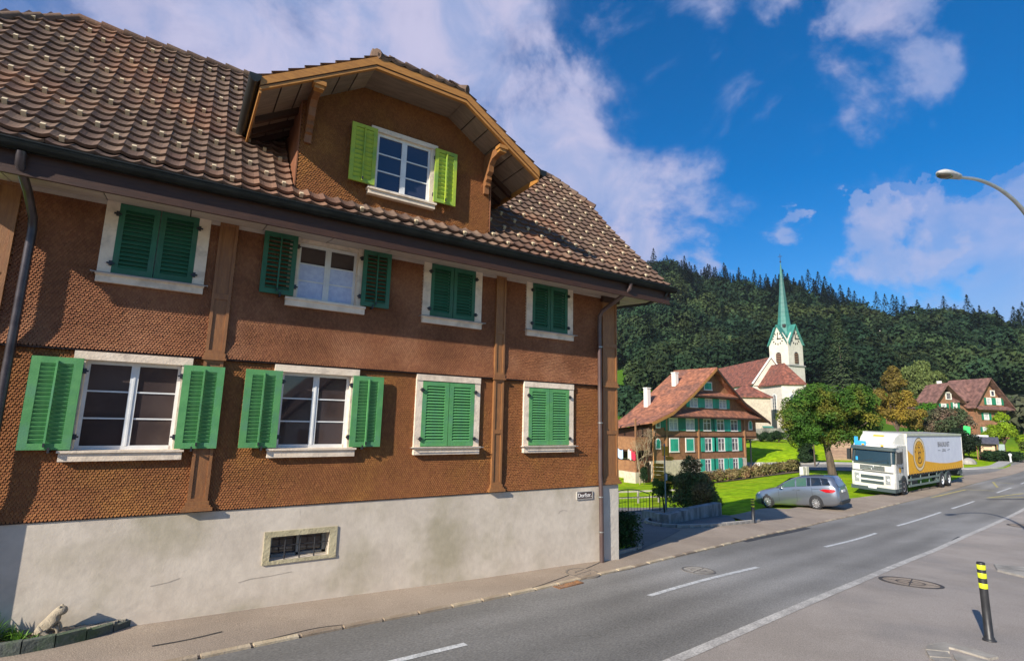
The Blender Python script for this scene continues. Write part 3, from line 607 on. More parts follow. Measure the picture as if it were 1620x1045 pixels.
# slope positions along arc length
yy=np.linspace(-1.0,YR,400); zz=np.array([RZ(y) for y in yy]); ss=np.r_[0,np.cumsum(np.hypot(np.diff(yy),np.diff(zz)))]
def at_s(s):
    y=float(np.interp(s,ss,yy)); y2=float(np.interp(s+.1,ss,yy)) if s+.1<ss[-1] else y; z=RZ(y); y2=y2 if y2>y else y+.07
    return y,z,math.atan2(RZ(y2)-z if y2<=YR else .085,y2-y)
T=[]
nrow=int(ss[-1]/TL)+1
DX=-5.93; DWH=1.87
for r in range(nrow):
    y,z,a=at_s(r*TL+.0)
    lo=VX0; hi=VX1
    if y>KY: t=(y-KY)/(YR-KY); lo=VX0+(HX0-VX0)*t; hi=VX1+(HX1-VX1)*t
    for i in range(int((VX1-VX0)/TW)+1):
        x=VX0+.125+i*TW
        if x<lo+.05 or x>hi-.02: continue
        if y>-.70 and abs(x-DX)<DWH+.02: continue      # under the dormer front and its roof
        if y>.72 and abs(x-DX)<2.45-(y-.72)*1.2: continue
        T.append((x,y,z,a,(i+r)%4==0 and r>=1 and r<nrow-1))
cx_,cy_,cz_=CAMP
T.sort(key=lambda t:(t[0]-cx_)**2+(t[1]-cy_)**2+(t[2]-cz_)**2)
for (x,y,z,a,nb) in T[:300]:
    o=link('tile',TMN if nb else TM,M_tile,roof,(x+random.uniform(-.004,.004),y,z)); o.rotation_euler=(a+random.uniform(-.012,.012),random.uniform(-.012,.012),random.uniform(-.01,.01))
def tiles_stuff(name,T,parent,m,rz=0,mat4=None):
    Vs=[];Fs=[];Ms=[];Rn=[];n=0
    for (x,y,z,a,nb) in T:
        V,F,M=tile_arrays(nb); a2=a+random.uniform(-.012,.012); c,s=math.cos(a2),math.sin(a2); tw=random.uniform(-.01,.01)
        P=np.stack([V[:,0]-V[:,1]*tw,V[:,1]*c-V[:,2]*s,V[:,1]*s+V[:,2]*c+V[:,0]*random.uniform(-.012,.012)],-1)+(x+random.uniform(-.004,.004),y,z)
        Vs.append(P);Fs.append(np.array(F)+n);Ms+=M;Rn+=[random.random()]*len(F);n+=len(V)
    V=np.concatenate(Vs);
    if mat4 is not None: A=np.array(mat4); V=V@A[:3,:3].T+A[:3,3]
    o=npmesh(name,V,np.concatenate(Fs),[m,M_nib],parent,ORG[parent.name],rnd=Rn,midx=Ms); return tag(o,kind='stuff')
tiles_stuff('tile_field',T[300:],roof,M_tileS)
# ridge, hip and verge caps
def cap_line(p,q,r,parent,step=.36,m=None,name='ridge_tile'):
    p=Vector(p);q=Vector(q);n=max(1,round((q-p).length/step)); d=(q-p)/n
    for k in range(n):
        a=p+d*k; e=p+d*(k+1.12); b=MB(); b.tube([a+Vector((0,0,.015)),e-Vector((0,0,.01))],[r*1.12,r*.9],9); b.build(name,m or M_tile,parent)
cap_line((HX0-.02,YR,ZR-.0),(HX1,YR,ZR-.0),.10,roof)
cap_line((HX0,YR,ZR),(VX0,KY,RZ(KY)),.09,roof,name='hip_tile'); cap_line((VX1+.02,KY-.02,RZ(KY)),(HX1,YR,ZR),.09,roof,name='hip_tile')
# ---- dormer
FY=-.60; RY=-1.30
EZ,KZ,KX,EXh=8.42,9.50,.87,2.60     # eave z, kink z, kink half width, eave half width
dorm=MB()
wk=1.0; zk=9.42
poly=[(DX-DWH,7.0),(DX+DWH,7.0),(DX+DWH,8.75),(DX+.87,9.40),(DX-.87,9.40),(DX-DWH,8.75)]
holes=[(DX-.50,DX+.42,7.62,8.66)]
dorm.prism([(x,FY+.03,z) for x,z in poly],(0,.02,0)); 
dormer=dorm.build('dormer',M_under,house,o=(DX,FY,7.0))
b=MB(); b.prism([(x,FY+.05,z) for x,z in poly],(0,2.3,0)); b.build('dormer_wall',M_under,dormer)
WXa,WXb=DX-.67,DX+.60      # outer trim of the dormer window
def dpoly(x,z):
    ax=np.abs(x-DX); return (ax<DWH-.02)&(z<np.where(ax<.87,9.40,9.40-(ax-.87)*.65)-.03)
sh=shingles('shingle_cladding',DX-DWH+.0,DX+DWH-.02,7.06,9.4,[(WXa,WXb,7.36,8.66)],lambda z:0*z,dormer,M_shing,poly=dpoly,Y0=FY+.02)
b=MB(); b.box(DX-DWH-.03,DX+DWH+.03,FY-.05,FY+.03,7.02,7.075); b.box(DX-DWH-.03,DX+DWH+.03,FY-.10,FY-.05,6.985,7.035); b.build('flashing',mat('grey_flashing',(.33,.33,.31),(.22,.22,.2),6,.5,metal=.3),dormer)
for s in (-1,1):   # cheeks clad with shingles facing sideways -> boarding
    b=MB(); x=DX+s*DWH; b.box(min(x,x+s*.02),max(x,x+s*.02),FY,1.5,6.9,8.75); b.build('dormer_cheek',M_shing2,dormer)
# dormer window: trim, sash, shutters (opening is proud of the boarding, glass set back inside the trim)
b=MB(); z0,z1=7.47,8.57; a,c=WXa,WXb
b.box(a,a+.11,FY-.07,FY+.02,z0,z1); b.box(c-.11,c,FY-.07,FY+.02,z0,z1); b.box(a-.02,c+.02,FY-.09,FY+.02,z1,z1+.085)
dwin=b.build('window',M_trim,house)
b=MB(); b.box(a-.03,c+.03,FY-.13,FY+.02,z0-.035,z0); b.box(a-.01,c+.01,FY-.10,FY+.02,z0-.115,z0-.035); b.build('sill',M_trim,dwin)
y=FY-.0; x0,x1=a+.11,c-.11; mid=(x0+x1)/2
b=MB(); b.box(x0,x0+.04,y-.03,y+.02,z0,z1); b.box(x1-.04,x1,y-.03,y+.02,z0,z1); b.box(x0+.04,x1-.04,y-.03,y+.02,z1-.05,z1); b.box(x0+.04,x1-.04,y-.035,y+.02,z0,z0+.05); b.box(mid-.05,mid+.05,y-.034,y+.02,z0+.05,z1-.05); b.build('sash',M_white,dwin)
ph=(z1-z0-.10)/3
M_blue=mat('blue_reflecting_glass',(.03,.035,.06),None,rough=.04,spec=1)
for s,e in ((x0+.04,mid-.05),(mid+.05,x1-.04)):
    for k in (1,2): g=MB(); g.box(s,e,y-.022,y+.02,z0+.05+k*ph-.011,z0+.05+k*ph+.011); g.build('glazing_bar',M_white,dwin)
    for k in range(3):
        g=MB(); za=z0+.05+k*ph+(.011 if k else 0); zb_=z0+.05+(k+1)*ph-(.011 if k<2 else 0); g.add([(s,y-.008,za),(e,y-.008,za),(e,y-.008,zb_),(s,y-.008,zb_)],[(0,1,2,3)]); g.build('pane',M_blue,dwin,fix=False)
b=MB(); b.box(x0,x1,FY+.022,FY+.026,z0,z1); b.build('reveal',M_room,dwin)
for xa in (a-.38,c-.04):
    shutter(xa,xa+.46,7.50,8.585,FY-.135,M_lime,11,-1.05,stile=.07,rail=.07,backing=True)
for x in (a+.02,c-.02):
    for z in (7.65,8.4): g=MB(); g.box(x-.03,x+.03,FY-.10,FY-.07,z-.03,z+.03); g.build('hinge',M_iron,dwin)
# dormer roof: soffit, rafters, bargeboards, tiles
def dz(ax): return EZ+(KZ-EZ)*(EXh-ax)/(EXh-KX) if ax>KX else KZ
RIDGEZ=KZ+.46; HB=.95   # ridge height above kink edge and run-back of the clipped gable
BK=3.2
for s in (-1,1):
    e0=(DX+s*EXh,RY,EZ);e1=(DX+s*EXh,BK,EZ);k0=(DX+s*KX,RY,KZ);rf=(DX,RY+HB,RIDGEZ);rb=(DX,BK+.5,RIDGEZ)
    b=MB(); sl=(KZ-EZ)/(EXh-KX)
    rzt=EZ+sl*EXh
    b.add([e0,e1,(DX,BK,RIDGEZ),rf,k0],[(0,1,2,3,4)]); 
    b.build('dormer_roof_deck',M_dwood,dormer)
b=MB(); b.add([(DX-KX,RY,KZ),(DX+KX,RY,KZ),(DX,RY+HB,RIDGEZ)],[(0,1,2)]); b.build('dormer_roof_deck',M_dwood,dormer)
# light underside boards
for s in (-1,1):
    nb_=6
    for k in range(nb_):
        u0=k/nb_;u1=(k+1)/nb_-.012
        def pt(u,y,dd=.04): x=EXh-.03+(KX-EXh)*u; return (DX+s*x,y,EZ-.10+(KZ-EZ)*u)
        b=MB(); b.hexa([pt(u0,RY+.06),pt(u1,RY+.06),pt(u1,1.0),pt(u0,1.0)]+[(p[0],p[1],p[2]+.02) for p in (pt(u0,RY+.06),pt(u1,RY+.06),pt(u1,1.0),pt(u0,1.0))]); b.build('soffit_board',mat('dormer_soffit',(.26,.19,.135),(.20,.145,.10),3,.7,bump=.3,bsc=20,stretch=(1,5,1),rnd=.15),dormer)
b=MB(); b.box(DX-KX,DX+KX,RY+.06,FY+.03,KZ-.10,KZ-.08); b.build('soffit_board',MATS['dormer_soffit'],dormer)
for s in (-1,1):   # purlins / rafters under the overhang
    for yy_ in (-.35,.1,.55):
        b=MB(); p=lambda ax,dz_:(DX+s*ax,yy_,EZ-.10+(KZ-EZ)*(EXh-ax)/(EXh-KX)-dz_)
        b.hexa([p(EXh-.06,.13),(p(DWH,.16)[0],yy_,p(DWH,.13)[2]),(p(DWH,.13)[0],yy_+.09,p(DWH,.13)[2]),(p(EXh-.06,.13)[0],yy_+.09,p(EXh-.06,.13)[2]),p(EXh-.06,0),p(DWH,0),(p(DWH,0)[0],yy_+.09,p(DWH,0)[2]),(p(EXh-.06,0)[0],yy_+.09,p(EXh-.06,0)[2])]); b.build('rafter',M_dwood,dormer)
# bargeboards: two-step profile following eave - kink - kink - eave
def barge(y0,y1,top,bot,m,name):
    pts=[(-EXh,EZ),(-KX,KZ),(KX,KZ),(EXh,EZ)]
    for (xa,za),(xb,zb_) in zip(pts[:-1],pts[1:]):
        b=MB(); b.hexa([(DX+xa,y0,za+bot),(DX+xb,y0,zb_+bot),(DX+xb,y1,zb_+bot),(DX+xa,y1,za+bot),(DX+xa,y0,za+top),(DX+xb,y0,zb_+top),(DX+xb,y1,zb_+top),(DX+xa,y1,za+top)]); b.build(name,m,dormer)
barge(RY-.03,RY+.0,.055,-.085,M_board,'bargeboard'); barge(RY-.012,RY+.03,-.085,-.105,M_dwood,'bargeboard_moulding'); barge(RY-.015,RY+.05,-.105,-.155,M_board,'bargeboard')
# eave gutters of the dormer
for s in (-1,1):
    b=MB(); P=[]
    for y_ in (RY-.06,.80):
        P.append([(DX+s*(EXh+.0)+s*(.075-.085*math.cos(math.pi*k/8))+.0,y_,EZ+.06-.13*math.sin(math.pi*k/8)) for k in range(9)])
    b.grid(P); b.add(P[0],[tuple(range(9))]); b.build('dormer_gutter',M_zinc,dormer,fix=False)
    b=MB(); b.box(min(DX+s*EXh,DX+s*(EXh-.03)),max(DX+s*EXh,DX+s*(EXh-.03)),RY,.9,EZ-.2,EZ+.06); b.build('eave_board',M_board,dormer)
# carved brackets
for s in (-1,1):
    x=DX+s*(DWH-.12)
    b=MB(); prof=[(FY,8.02),(FY-.06,8.02),(FY-.07,8.16),(FY-.12,8.18),(FY-.10,8.26),(FY-.16,8.30),(FY-.14,8.38),(FY-.22,8.44),(FY-.24,8.58),(FY-.34,8.66),(RY+.04,8.70),(RY+.04,8.82),(FY,8.84)]
    b.prism([(x-.055,y_,z_-.04) for y_,z_ in prof],(.11,0,0)); b.build('bracket',M_wood,dormer)
    b=MB(); b.box(x-.1,x+.1,RY+.0,RY+.16,8.70,8.77); b.box(x-.075,x+.075,RY+.03,RY+.14,8.64,8.70); b.build('bracket_cap',M_board,dormer)
# dormer tiles (rows run up the side slopes)
sl=math.atan2(KZ-EZ,EXh-KX)
for s in (-1,1):
    T2=[]; Ls=math.hypot(EXh,(RIDGEZ-EZ)); nr_=int((EXh+.05)/math.cos(sl)/.27)
    for r in range(nr_+1):
        d=r*.27*math.cos(sl)
        ax=EXh+.06-d
        if ax<.05: break
        zz_=EZ+.03+(d-.06)*math.tan(sl)*(1 if ax>KX else 1)
        y_start=RY-.03 if ax>KX else RY+HB*(1-ax/KX)
        if ax<=KX: zz_=KZ+.03+(RIDGEZ-KZ)*(1-ax/KX)
        k=0
        while True:
            yq=y_start+.125+k*TW; k+=1
            if yq>BK-.2: break
            # hide where below main roof
            if RZ(min(yq,2.7))>zz_+.25 : break
            T2.append((yq,-ax,zz_,sl if ax>KX else math.atan2(RIDGEZ-KZ,KX),False))
    A=[[0,-s*1.0,0,DX],[1,0,0,0],[0,0,1,0]]
    # local x -> world y ; local y (uphill) -> world -s*... 
    A=[[0,s,0,DX],[1,0,0,0],[0,0,1,0]]
    A[0][1]=-s*-1.0*1.0
    tiles_stuff('dormer_tile_field',[(x,y,z,a,nb) for (x,y,z,a,nb) in T2],dormer,M_tileS,mat4=[[0,-s,0,DX],[1,0,0,0],[0,0,1,0]])
T3=[]
for r in range(4):
    t=r*.25; ax=KX*(1-t/HB)
    k=-int(ax/TW)
    while k*TW<=ax: T3.append((DX+k*TW,RY-.04+t,KZ+.04+(RIDGEZ-KZ)*t/HB,math.atan2(RIDGEZ-KZ,HB),False)); k+=1
tiles_stuff('dormer_tile_field',T3,dormer,M_tileS)
cap_line((DX-KX-.02,RY-.02,KZ+.09),(DX,RY+HB,RIDGEZ+.08),.085,dormer,step=.3,name='hip_tile'); cap_line((DX+KX+.02,RY-.02,KZ+.09),(DX,RY+HB,RIDGEZ+.08),.085,dormer,step=.3,name='hip_tile'); cap_line((DX,RY+HB,RIDGEZ+.06),(DX,2.9,RIDGEZ+.06),.085,dormer,name='ridge_tile')
cap_line((DX-KX-.06,RY+.16,KZ+.19),(DX+KX+.04,RY+.16,KZ+.19),.085,dormer,step=.3,name='ridge_tile')
# lead flashing where the left dormer gutter meets the roof
b=MB(); b.box(DX-EXh-.12,DX-EXh+.12,.62,.86,8.14,8.2); b.build('flashing',mat('bright_flashing',(.6,.62,.6),(.35,.37,.36),20,.3,metal=.5),dormer)
# street sign
sg=thing('street_sign','small dark street sign reading Dorfstr. on the pale plinth beside the downpipe','sign',(-1.01,-.04,1.70),space=True)
b=MB(); b.box(-1.235,-.785,-.05,-.03,1.695,1.845); b.build('sign_plate',mat('sign_brown',(.09,.06,.055),None,rough=.4),sg)
b=MB(); 
for q in ((-1.245,-1.232,1.685,1.855),(-.788,-.775,1.685,1.855),(-1.232,-.788,1.685,1.697),(-1.232,-.788,1.843,1.855)): b.box(q[0],q[1],-.058,-.03,q[2],q[3])
b.build('sign_frame',mat('sign_frame_grey',(.42,.40,.36),None,rough=.5),sg)
o=link('lettering',text_mesh('Dorfstr.',.125,.003),mat('white_lettering',(.8,.78,.75),None,rough=.5),sg,(-1.01,-.053,1.768)); o.rotation_euler=(R(90),0,0)

M_crk=mat('plaster_crack_mat',(.40,.34,.27),(.50,.43,.35),9,.95,coord='World')
for pts in ([(-7.97,.87),(-7.8,.90),(-7.55,.905),(-7.2,.93)],[(-7.15,1.62),(-7.13,1.75),(-7.16,1.9)],[(-9.1,.98),(-8.9,1.0),(-8.75,1.04)],[(-1.75,1.42),(-1.7,1.47),(-1.6,1.485),(-1.5,1.46)],[(-2.6,1.5),(-2.62,1.2),(-2.58,.9)]):
    b=MB()
    for (x0_,z0_),(x1_,z1_) in zip(pts[:-1],pts[1:]): b.add([(x0_,-.033,z0_-.006),(x1_,-.033,z1_-.004),(x1_,-.033,z1_+.005),(x0_,-.033,z0_+.006)],[(0,1,2,3)])
    b.build('plaster_crack',M_crk,plinth,fix=False)
# ---------------------------------------------------------------- street furniture
def gz(x,y,o=0): return float(G(x,y))+o
M_blk=mat('black_rubber',(.018,.018,.02),(.03,.03,.032),6,.45,bump=.1)
M_hiy=mat('reflective_yellow',(.72,.78,.03),(.62,.68,.03),20,.4)
def bollard(x,y,h,r,lean,label,ring=True):
    t=thing('bollard',label,'bollard',(x,y,gz(x,y,.012)))
    b=MB(); bands=[(h*.70,h*.755),(h*.80,h*.865),(h*.90,h*.955)] if False else [(h*.655,h*.72),(h*.785,h*.85),(h*.895,h*.955)]
    b.lathe([(r*1.25,0),(r*1.25,.05),(r*1.05,.06),(r*.98,h*.5),(r,h*.97),(r*.93,h*.985),(0,h*.99)],n=20); b.build('post',M_blk,t,o=(0,0,0))
    for a,c in bands:
        q=MB(); q.lathe([(r*1.02,a),(r*1.05,a+.004),(r*1.05,c-.004),(r*1.02,c)],n=20); q.build('reflective_band',M_hiy,t,o=(0,0,0))
    q=MB(); q.lathe([(r*1.25,.0),(r*1.6,.0),(r*1.6,.018),(r*1.25,.03)],n=16); q.build('base_ring',M_blk,t,o=(0,0,0))
    t.rotation_euler=lean; return t
bollard(.80,-6.51,1.05,.049,(0,0,0),'black bollard with three yellow bands on the pavement nearest the camera')
bollard(10.14,3.04,.90,.06,(0,0,0),'black and yellow bollard at the end of the low stone kerb near the silver car')
M_mh=mat('manhole_iron',(.055,.045,.038),(.09,.075,.06),8,.6,metal=.3,bump=.3,bsc=50)
def manhole(x,y,r,label,off,full=True,m=None,m2=None):
    nx=(G(x+.3,y)-G(x-.3,y))/.6; ny=(G(x,y+.3)-G(x,y-.3))/.6
    t=thing('manhole_cover',label,'manhole cover',(x,y,gz(x,y,off)))
    t.rotation_euler=(math.atan(ny),-math.atan(nx),0)
    b=MB(); b.lathe([(0,.004),(r*.9,.004),(r*.9,-.01)],n=32,sm=False); b.build('cover',m or M_side,t,o=(0,0,0))
    b=MB(); b.lathe([(r*.88,-.01),(r*.88,.010),(r,.010),(r,-.01)],n=32,sm=False); b.build('frame_ring',m2 or M_mh,t,o=(0,0,0))
    b=MB(); 
    b.lathe([(r*.42,.004),(r*.42,.009),(r*.47,.009),(r*.47,.004)],n=24,sm=False)
    for a in (.3,.3+math.pi/2): b.bar((-r*.88*math.cos(a),-r*.88*math.sin(a),.006),(r*.88*math.cos(a),r*.88*math.sin(a),.006),.02,.008)
    b.lathe([(0,.012),(r*.09,.012),(r*.09,.004)],n=12,sm=False); b.build('rib_pattern',m2 or M_mh,t,o=(0,0,0)); return t
manhole(4.84,-4.06,.58,'large round manhole cover with a cross pattern on the right pavement behind the near bollard',.014)
manhole(1.05,-1.48,.36,'pale round manhole cover in the asphalt road near the left kerb',.004,m=M_conc,m2=mat('worn_ring_grey',(.13,.12,.11),None,rough=.9))
manhole(-1.58,-.65,.36,'faint round manhole outline in the narrow pavement below the house wall',.014,m2=mat('worn_ring',(.20,.165,.13),None,rough=.9))
manhole(22.5,-1.75,.6,'distant manhole cover on the right pavement at the edge of the picture',.014)
# rusty drain grate by the kerb
dg=thing('drain_grate','rusty brown drain grate set against the kerb left of the house corner','drain',(-2.35,-1.12,gz(-2.35,-1.12,.004)),rz=.13)
b=MB(); b.box(-.33,.33,-.11,-.085,-.02,.012); b.box(-.33,.33,.085,.11,-.02,.012); b.box(-.33,-.30,-.085,.085,-.02,.012); b.box(.30,.33,-.085,.085,-.02,.012); b.build('frame',mat('rusty_iron',(.28,.13,.05),(.16,.08,.04),9,.8),dg,o=(0,0,0))
for k in range(9):
    q=MB(); q.box(-.27+k*.065,-.245+k*.065,-.085,.085,-.01,.008); q.build('bar',MATS['rusty_iron'],dg,o=(0,0,0))
# planter edge, statue, plant at the left
M_moss=mat('mossy_stone',(.075,.085,.07),(.12,.13,.11),5,.9,bump=.8,bsc=25,c3=(.05,.09,.03),sc3=3,amt3=.8)
pl=thing('planting_bed','narrow planting bed with a dark mossy kerb at the foot of the plaster wall','planting bed',(-10.2,-.2,gz(-10.2,-.2)),space=True)
P=resample(smooth([(-11.6,-.50),(-10.6,-.52),(-10.18,-.50),(-9.76,-.38),(-9.42,-.18),(-9.22,.02)]),9)
for k,(a,c) in enumerate(zip(P[:-1],P[1:])):
    d=(c-a)/np.hypot(*(c-a)); n=np.array([-d[1],d[0]])*.075; e=a+d*.004; g_=c-d*.004; h=.15 if k<6 else .15-.03*(k-5)
    z=gz(*a); b=MB(); b.hexa([(*e,z-.1),(*g_,z-.1),(*(g_+n),z-.1),(*(e+n),z-.1),(*(e+d*.004),z+h),(*(g_-d*.004),z+h),(*(g_+n),z+h+.004),(*(e+n),z+h+.004)]); b.build('kerb_stone',M_moss,pl)
b=MB(); S=[(*q,gz(*q)+.09) for q in P]; b.add([(p[0],p[1]+.05,p[2]) for p in S]+[(p[0],.03,p[2]) for p in S],[(i,i+1,i+1+len(S),i+len(S)) for i in range(len(S)-1)]); b.build('soil',mat('soil',(.07,.05,.035),(.11,.08,.055),8,1,bump=1,bsc=40),pl)
b=MB()
for k in range(170):
    x=random.uniform(-10.15,-9.35); y=random.uniform(-.40+(x+10.15)*.45,.0); 
    if y>.01: continue
    s=random.uniform(.012,.028); b.box(x-s,x+s,y-s*.8,y+s*.8,gz(x,y)+.085,gz(x,y)+.09+s*1.2)
tag(b.build('gravel',mat('gravel_mat',(.42,.37,.28),(.25,.22,.17),20,.9,coord='World'),pl),kind='stuff')
# little sitting lion of cast stone
def skin_body(name,verts,edges,rad,m,parent=None,sub=2,o=(0,0,0),root=0):
    me=bpy.data.meshes.new(name); me.from_pydata(verts,edges,[]); ob=link(name,me,m,parent,o)
    md=ob.modifiers.new('skin','SKIN'); 
    for i,r in enumerate(rad): me.skin_vertices[0].data[i].radius=(r,r) if not isinstance(r,tuple) else r
    me.skin_vertices[0].data[root].use_root=True
    s=ob.modifiers.new('sub','SUBSURF'); s.levels=sub; s.render_levels=sub; md.use_smooth_shade=True
    dgx=bpy.context.evaluated_depsgraph_get(); dgx.update(); me2=bpy.data.meshes.new_from_object(ob.evaluated_get(dgx)); ob.modifiers.clear(); ob.data=me2
    return ob
M_sand=mat('weathered_sandstone',(.46,.38,.27),(.33,.27,.19),14,.9,bump=.8,bsc=60,c3=(.2,.18,.12),sc3=6)
st=thing('lion_statue','small weathered stone lion sitting upright in the planting bed','statue',(-10.12,-.20,gz(-10.12,-.2,.09)),rz=R(-12))
# faces +x
s=.86
V=[(-.10,0,.06),(-.08,0,.11),(-.035,0,.17),(.01,0,.225),(.04,0,.285),(.085,0,.318),(.15,0,.297),(.05,.045,.15),(.085,.045,.08),(.095,.045,.015),(.12,.045,.012),(.05,-.045,.15),(.085,-.045,.08),(.095,-.045,.015),(.12,-.045,.012),(-.06,.06,.055),(-.01,.07,.03),(.03,.07,.015),(-.06,-.06,.055),(-.01,-.07,.03),(.03,-.07,.015)]
Ed=[(0,1),(1,2),(2,3),(3,4),(4,5),(5,6),(3,7),(7,8),(8,9),(9,10),(3,11),(11,12),(12,13),(13,14),(1,15),(15,16),(16,17),(1,18),(18,19),(19,20)]
Rr_=[.066,.066,.06,.078,.066,.078,.04,.03,.022,.02,.016,.03,.022,.02,.016,.04,.026,.018,.04,.026,.018]
skin_body('body',[(x*s*1.25,y*s*1.25,z*s*1.1) for x,y,z in V],Ed,[r*s*1.12 for r in Rr_],M_sand,st,root=2)
b=MB()
for sy in (-1,1): b.lathe([(0,.022),(.016,.012),(.02,0)],c=(.075,sy*.036,.338),n=8)
b.build('ear',M_sand,st,o=(0,0,0))
b=MB(); b.tube([(-.13,0,.03),(-.18,.02,.03),(-.17,.06,.04),(-.12,.09,.03)],[.014,.014,.013,.02],7); b.build('tail',M_sand,st,o=(0,0,0))
b=MB(); b.box(-.16,.17,-.10,.10,-.04,.012); b.build('base',M_sand,st,o=(0,0,0))
def blades(name,c,n,length,spread,wd,m,label,cat,flower=False,droop=.5):
    t=thing(name,label,cat,c); b=MB()
    for k in range(n):
        a=random.uniform(0,2*math.pi); l=length*random.uniform(.55,1); tilt=random.uniform(.15,1)*spread; x0=random.uniform(-.06,.06);y0=random.uniform(-.06,.06); w_=wd*random.uniform(.6,1)
        pts=[]; 
        for i in range(5):
            q=i/4; r=l*tilt*q; z=l*(1-tilt*.4)*q-l*droop*tilt*q*q
            pts.append((x0+r*math.cos(a),y0+r*math.sin(a),z))
        nx,ny=-math.sin(a),math.cos(a); vs=[]
        for i,p in enumerate(pts): ww=w_*(1-(i/4)**2)+.001; vs+=[(p[0]+nx*ww,p[1]+ny*ww,p[2]),(p[0]-nx*ww,p[1]-ny*ww,p[2])]
        b.add(vs,[(2*i,2*i+1,2*i+3,2*i+2) for i in range(4)],sm=True)
    b.build('leaves',m,t,o=(0,0,0),fix=False); return t
M_leafy=mat('strap_leaf_green',(.08,.20,.02),(.16,.32,.03),6,.5,trans=.25)
t=blades('spiky_plant',(-10.72,-.18,gz(-10.7,-.2,.08)),70,.50,.8,.014,M_leafy,'spiky green strap-leaved plant at the left end of the planting bed','plant')
b=MB(); 
for k in range(5): a=k*1.256; b.lathe([(0,.05),(.022,.03),(.028,0),(.0,-.02)],c=(.06+.03*math.cos(a),-.14+.03*math.sin(a),.10),n=7)
b.build('flower',mat('crimson_petal',(.35,.03,.06),(.5,.25,.05),9,.6),t,o=(0,0,0))
for (x,y,sz,lb) in ((-10.42,-.28,.2,'middle low green plant between the spiky plant and the stone lion'),(-10.28,-.33,.14,'lowest little green plant beside the paws of the stone lion'),(-10.5,-.1,.22,'low green plant against the wall next to the spiky plant')):
    blades('groundcover_plant',(x,y,gz(x,y,.08)),60,sz,1.1,.012,M_leafy,lb,'plant')['group']='low plants in the planting bed'
# street lamp, its pole standing just right of the picture
sl_=thing('street_lamp','grey curved street lamp arm with an oval head against the blue sky','street lamp',(9.9,-6.2,gz(9.9,-6.2)),space=True)
M_galv=mat('galvanised_steel',(.55,.56,.58),(.45,.46,.48),5,.35,metal=.7)
arc=[(9.95,-6.2,0.3),(9.95,-6.2,3),(9.93,-6.2,6),(9.75,-6.15,7.3),(9.3,-6.02,8.3),(8.6,-5.88,9.02),(7.75,-5.73,9.37),(6.85,-5.55,9.47),(5.95,-5.38,9.36)]
def crs(P,n=8):
    P=[Vector(p) for p in P];o=[]
    for i in range(len(P)-1):
        a=P[max(i-1,0)];b_=P[i];c=P[i+1];d=P[min(i+2,len(P)-1)]
        for k in range(n):
            t=k/n; o.append(.5*((2*b_)+(-a+c)*t+(2*a-5*b_+4*c-d)*t*t+(-a+3*b_-3*c+d)*t**3))
    return o+[P[-1]]
b=MB(); pts=crs(arc); b.tube(pts,[.075-.04*i/len(pts) for i in range(len(pts))],10); b.build('pole_arm',M_galv,sl_)
M_lh=mat('lamp_head_grey',(.50,.49,.47),(.38,.36,.34),8,.45)
d=Vector((-1,.2,-.06)).normalized(); c0=Vector((6.02,-5.40,9.37)); Lh=.80
b=MB(); ring=[]
sid=d.cross(Vector((0,0,1))).normalized(); up=sid.cross(d)
for q,wv,hv in ((0,.045,.05),(.05,.09,.075),(.25,.115,.085),(.55,.14,.10),(.8,.13,.095),(.94,.08,.06),(1,.01,.01)):
    cc_=c0+d*Lh*q; ring.append([cc_+sid*wv*math.cos(2*math.pi*k/16)+up*(hv*math.sin(2*math.pi*k/16)*(1 if math.sin(2*math.pi*k/16)>0 else .7)) for k in range(17)])
b.grid(ring); b.build('lamp_housing',M_lh,sl_)
b=MB(); ring=[]
for q,wv in ((.42,.02),(.5,.09),(.7,.11),(.88,.09),(.95,.02)):
    cc_=c0+d*Lh*q-up*.05; ring.append([cc_+sid*wv*math.cos(math.pi*k/8)-up*.055*math.sin(math.pi*k/8)*(wv/.11) for k in range(9)])
b.grid(ring); b.build('lamp_glass',mat('dark_lamp_glass',(.10,.08,.06),None,rough=.15),sl_)
b=MB(); b.tube([c0-d*.02,c0+d*.06],.062,10); b.build('collar',M_galv,sl_)
# hiking signpost
sp=thing('hiking_signpost','slim grey post with yellow arrow shaped hiking signs beside the driveway','signpost',(6.15,3.85,gz(6.15,3.85)))
b=MB(); b.lathe([(.024,0),(.024,2.78),(0,2.80)],n=10); b.build('post',mat('grey_green_post',(.20,.25,.23),None,rough=.6),sp,o=(0,0,0))
M_hik=mat('hiking_sign_yellow',(.85,.45,.02),(.68,.35,.015),7,.6)
rzv=math.atan2(3.85-CAMP.y,6.15-CAMP.x)
def arrow(z,l,h,dir_,ang,m=M_hik):
    b=MB(); c,s_=math.cos(ang),math.sin(ang); o_=.035*dir_
    pr=[(o_,-h/2),(o_+dir_*(l-h/2),-h/2),(o_+dir_*l,0),(o_+dir_*(l-h/2),h/2),(o_,h/2)]
    b.prism([(u*c,u*s_,z+v) for u,v in pr],(-s_*.012,c*.012,0)); b.build('arrow_sign',m,sp,o=(0,0,0))
    q=MB()
    for r_ in (-.25,.2): q.prism([(u*c+s_*.004,u*s_-c*.004,z+v) for u,v in ((o_+dir_*l*.15,r_*h-.006),(o_+dir_*l*.7,r_*h-.006),(o_+dir_*l*.7,r_*h+.008),(o_+dir_*l*.15,r_*h+.008))],(s_*.003,-c*.003,0))
    q.build('sign_lettering',M_blk,sp,o=(0,0,0))
va=rzv-math.pi/2
b=MB(); c,s_=math.cos(va),math.sin(va); b.prism([(u*c,u*s_-.03,z) for u,z in ((-.10,2.36),(.12,2.36),(.12,2.70),(-.10,2.70))],(-s_*.012,c*.012,0)); b.build('sign_board',M_hik,sp,o=(0,0,0))
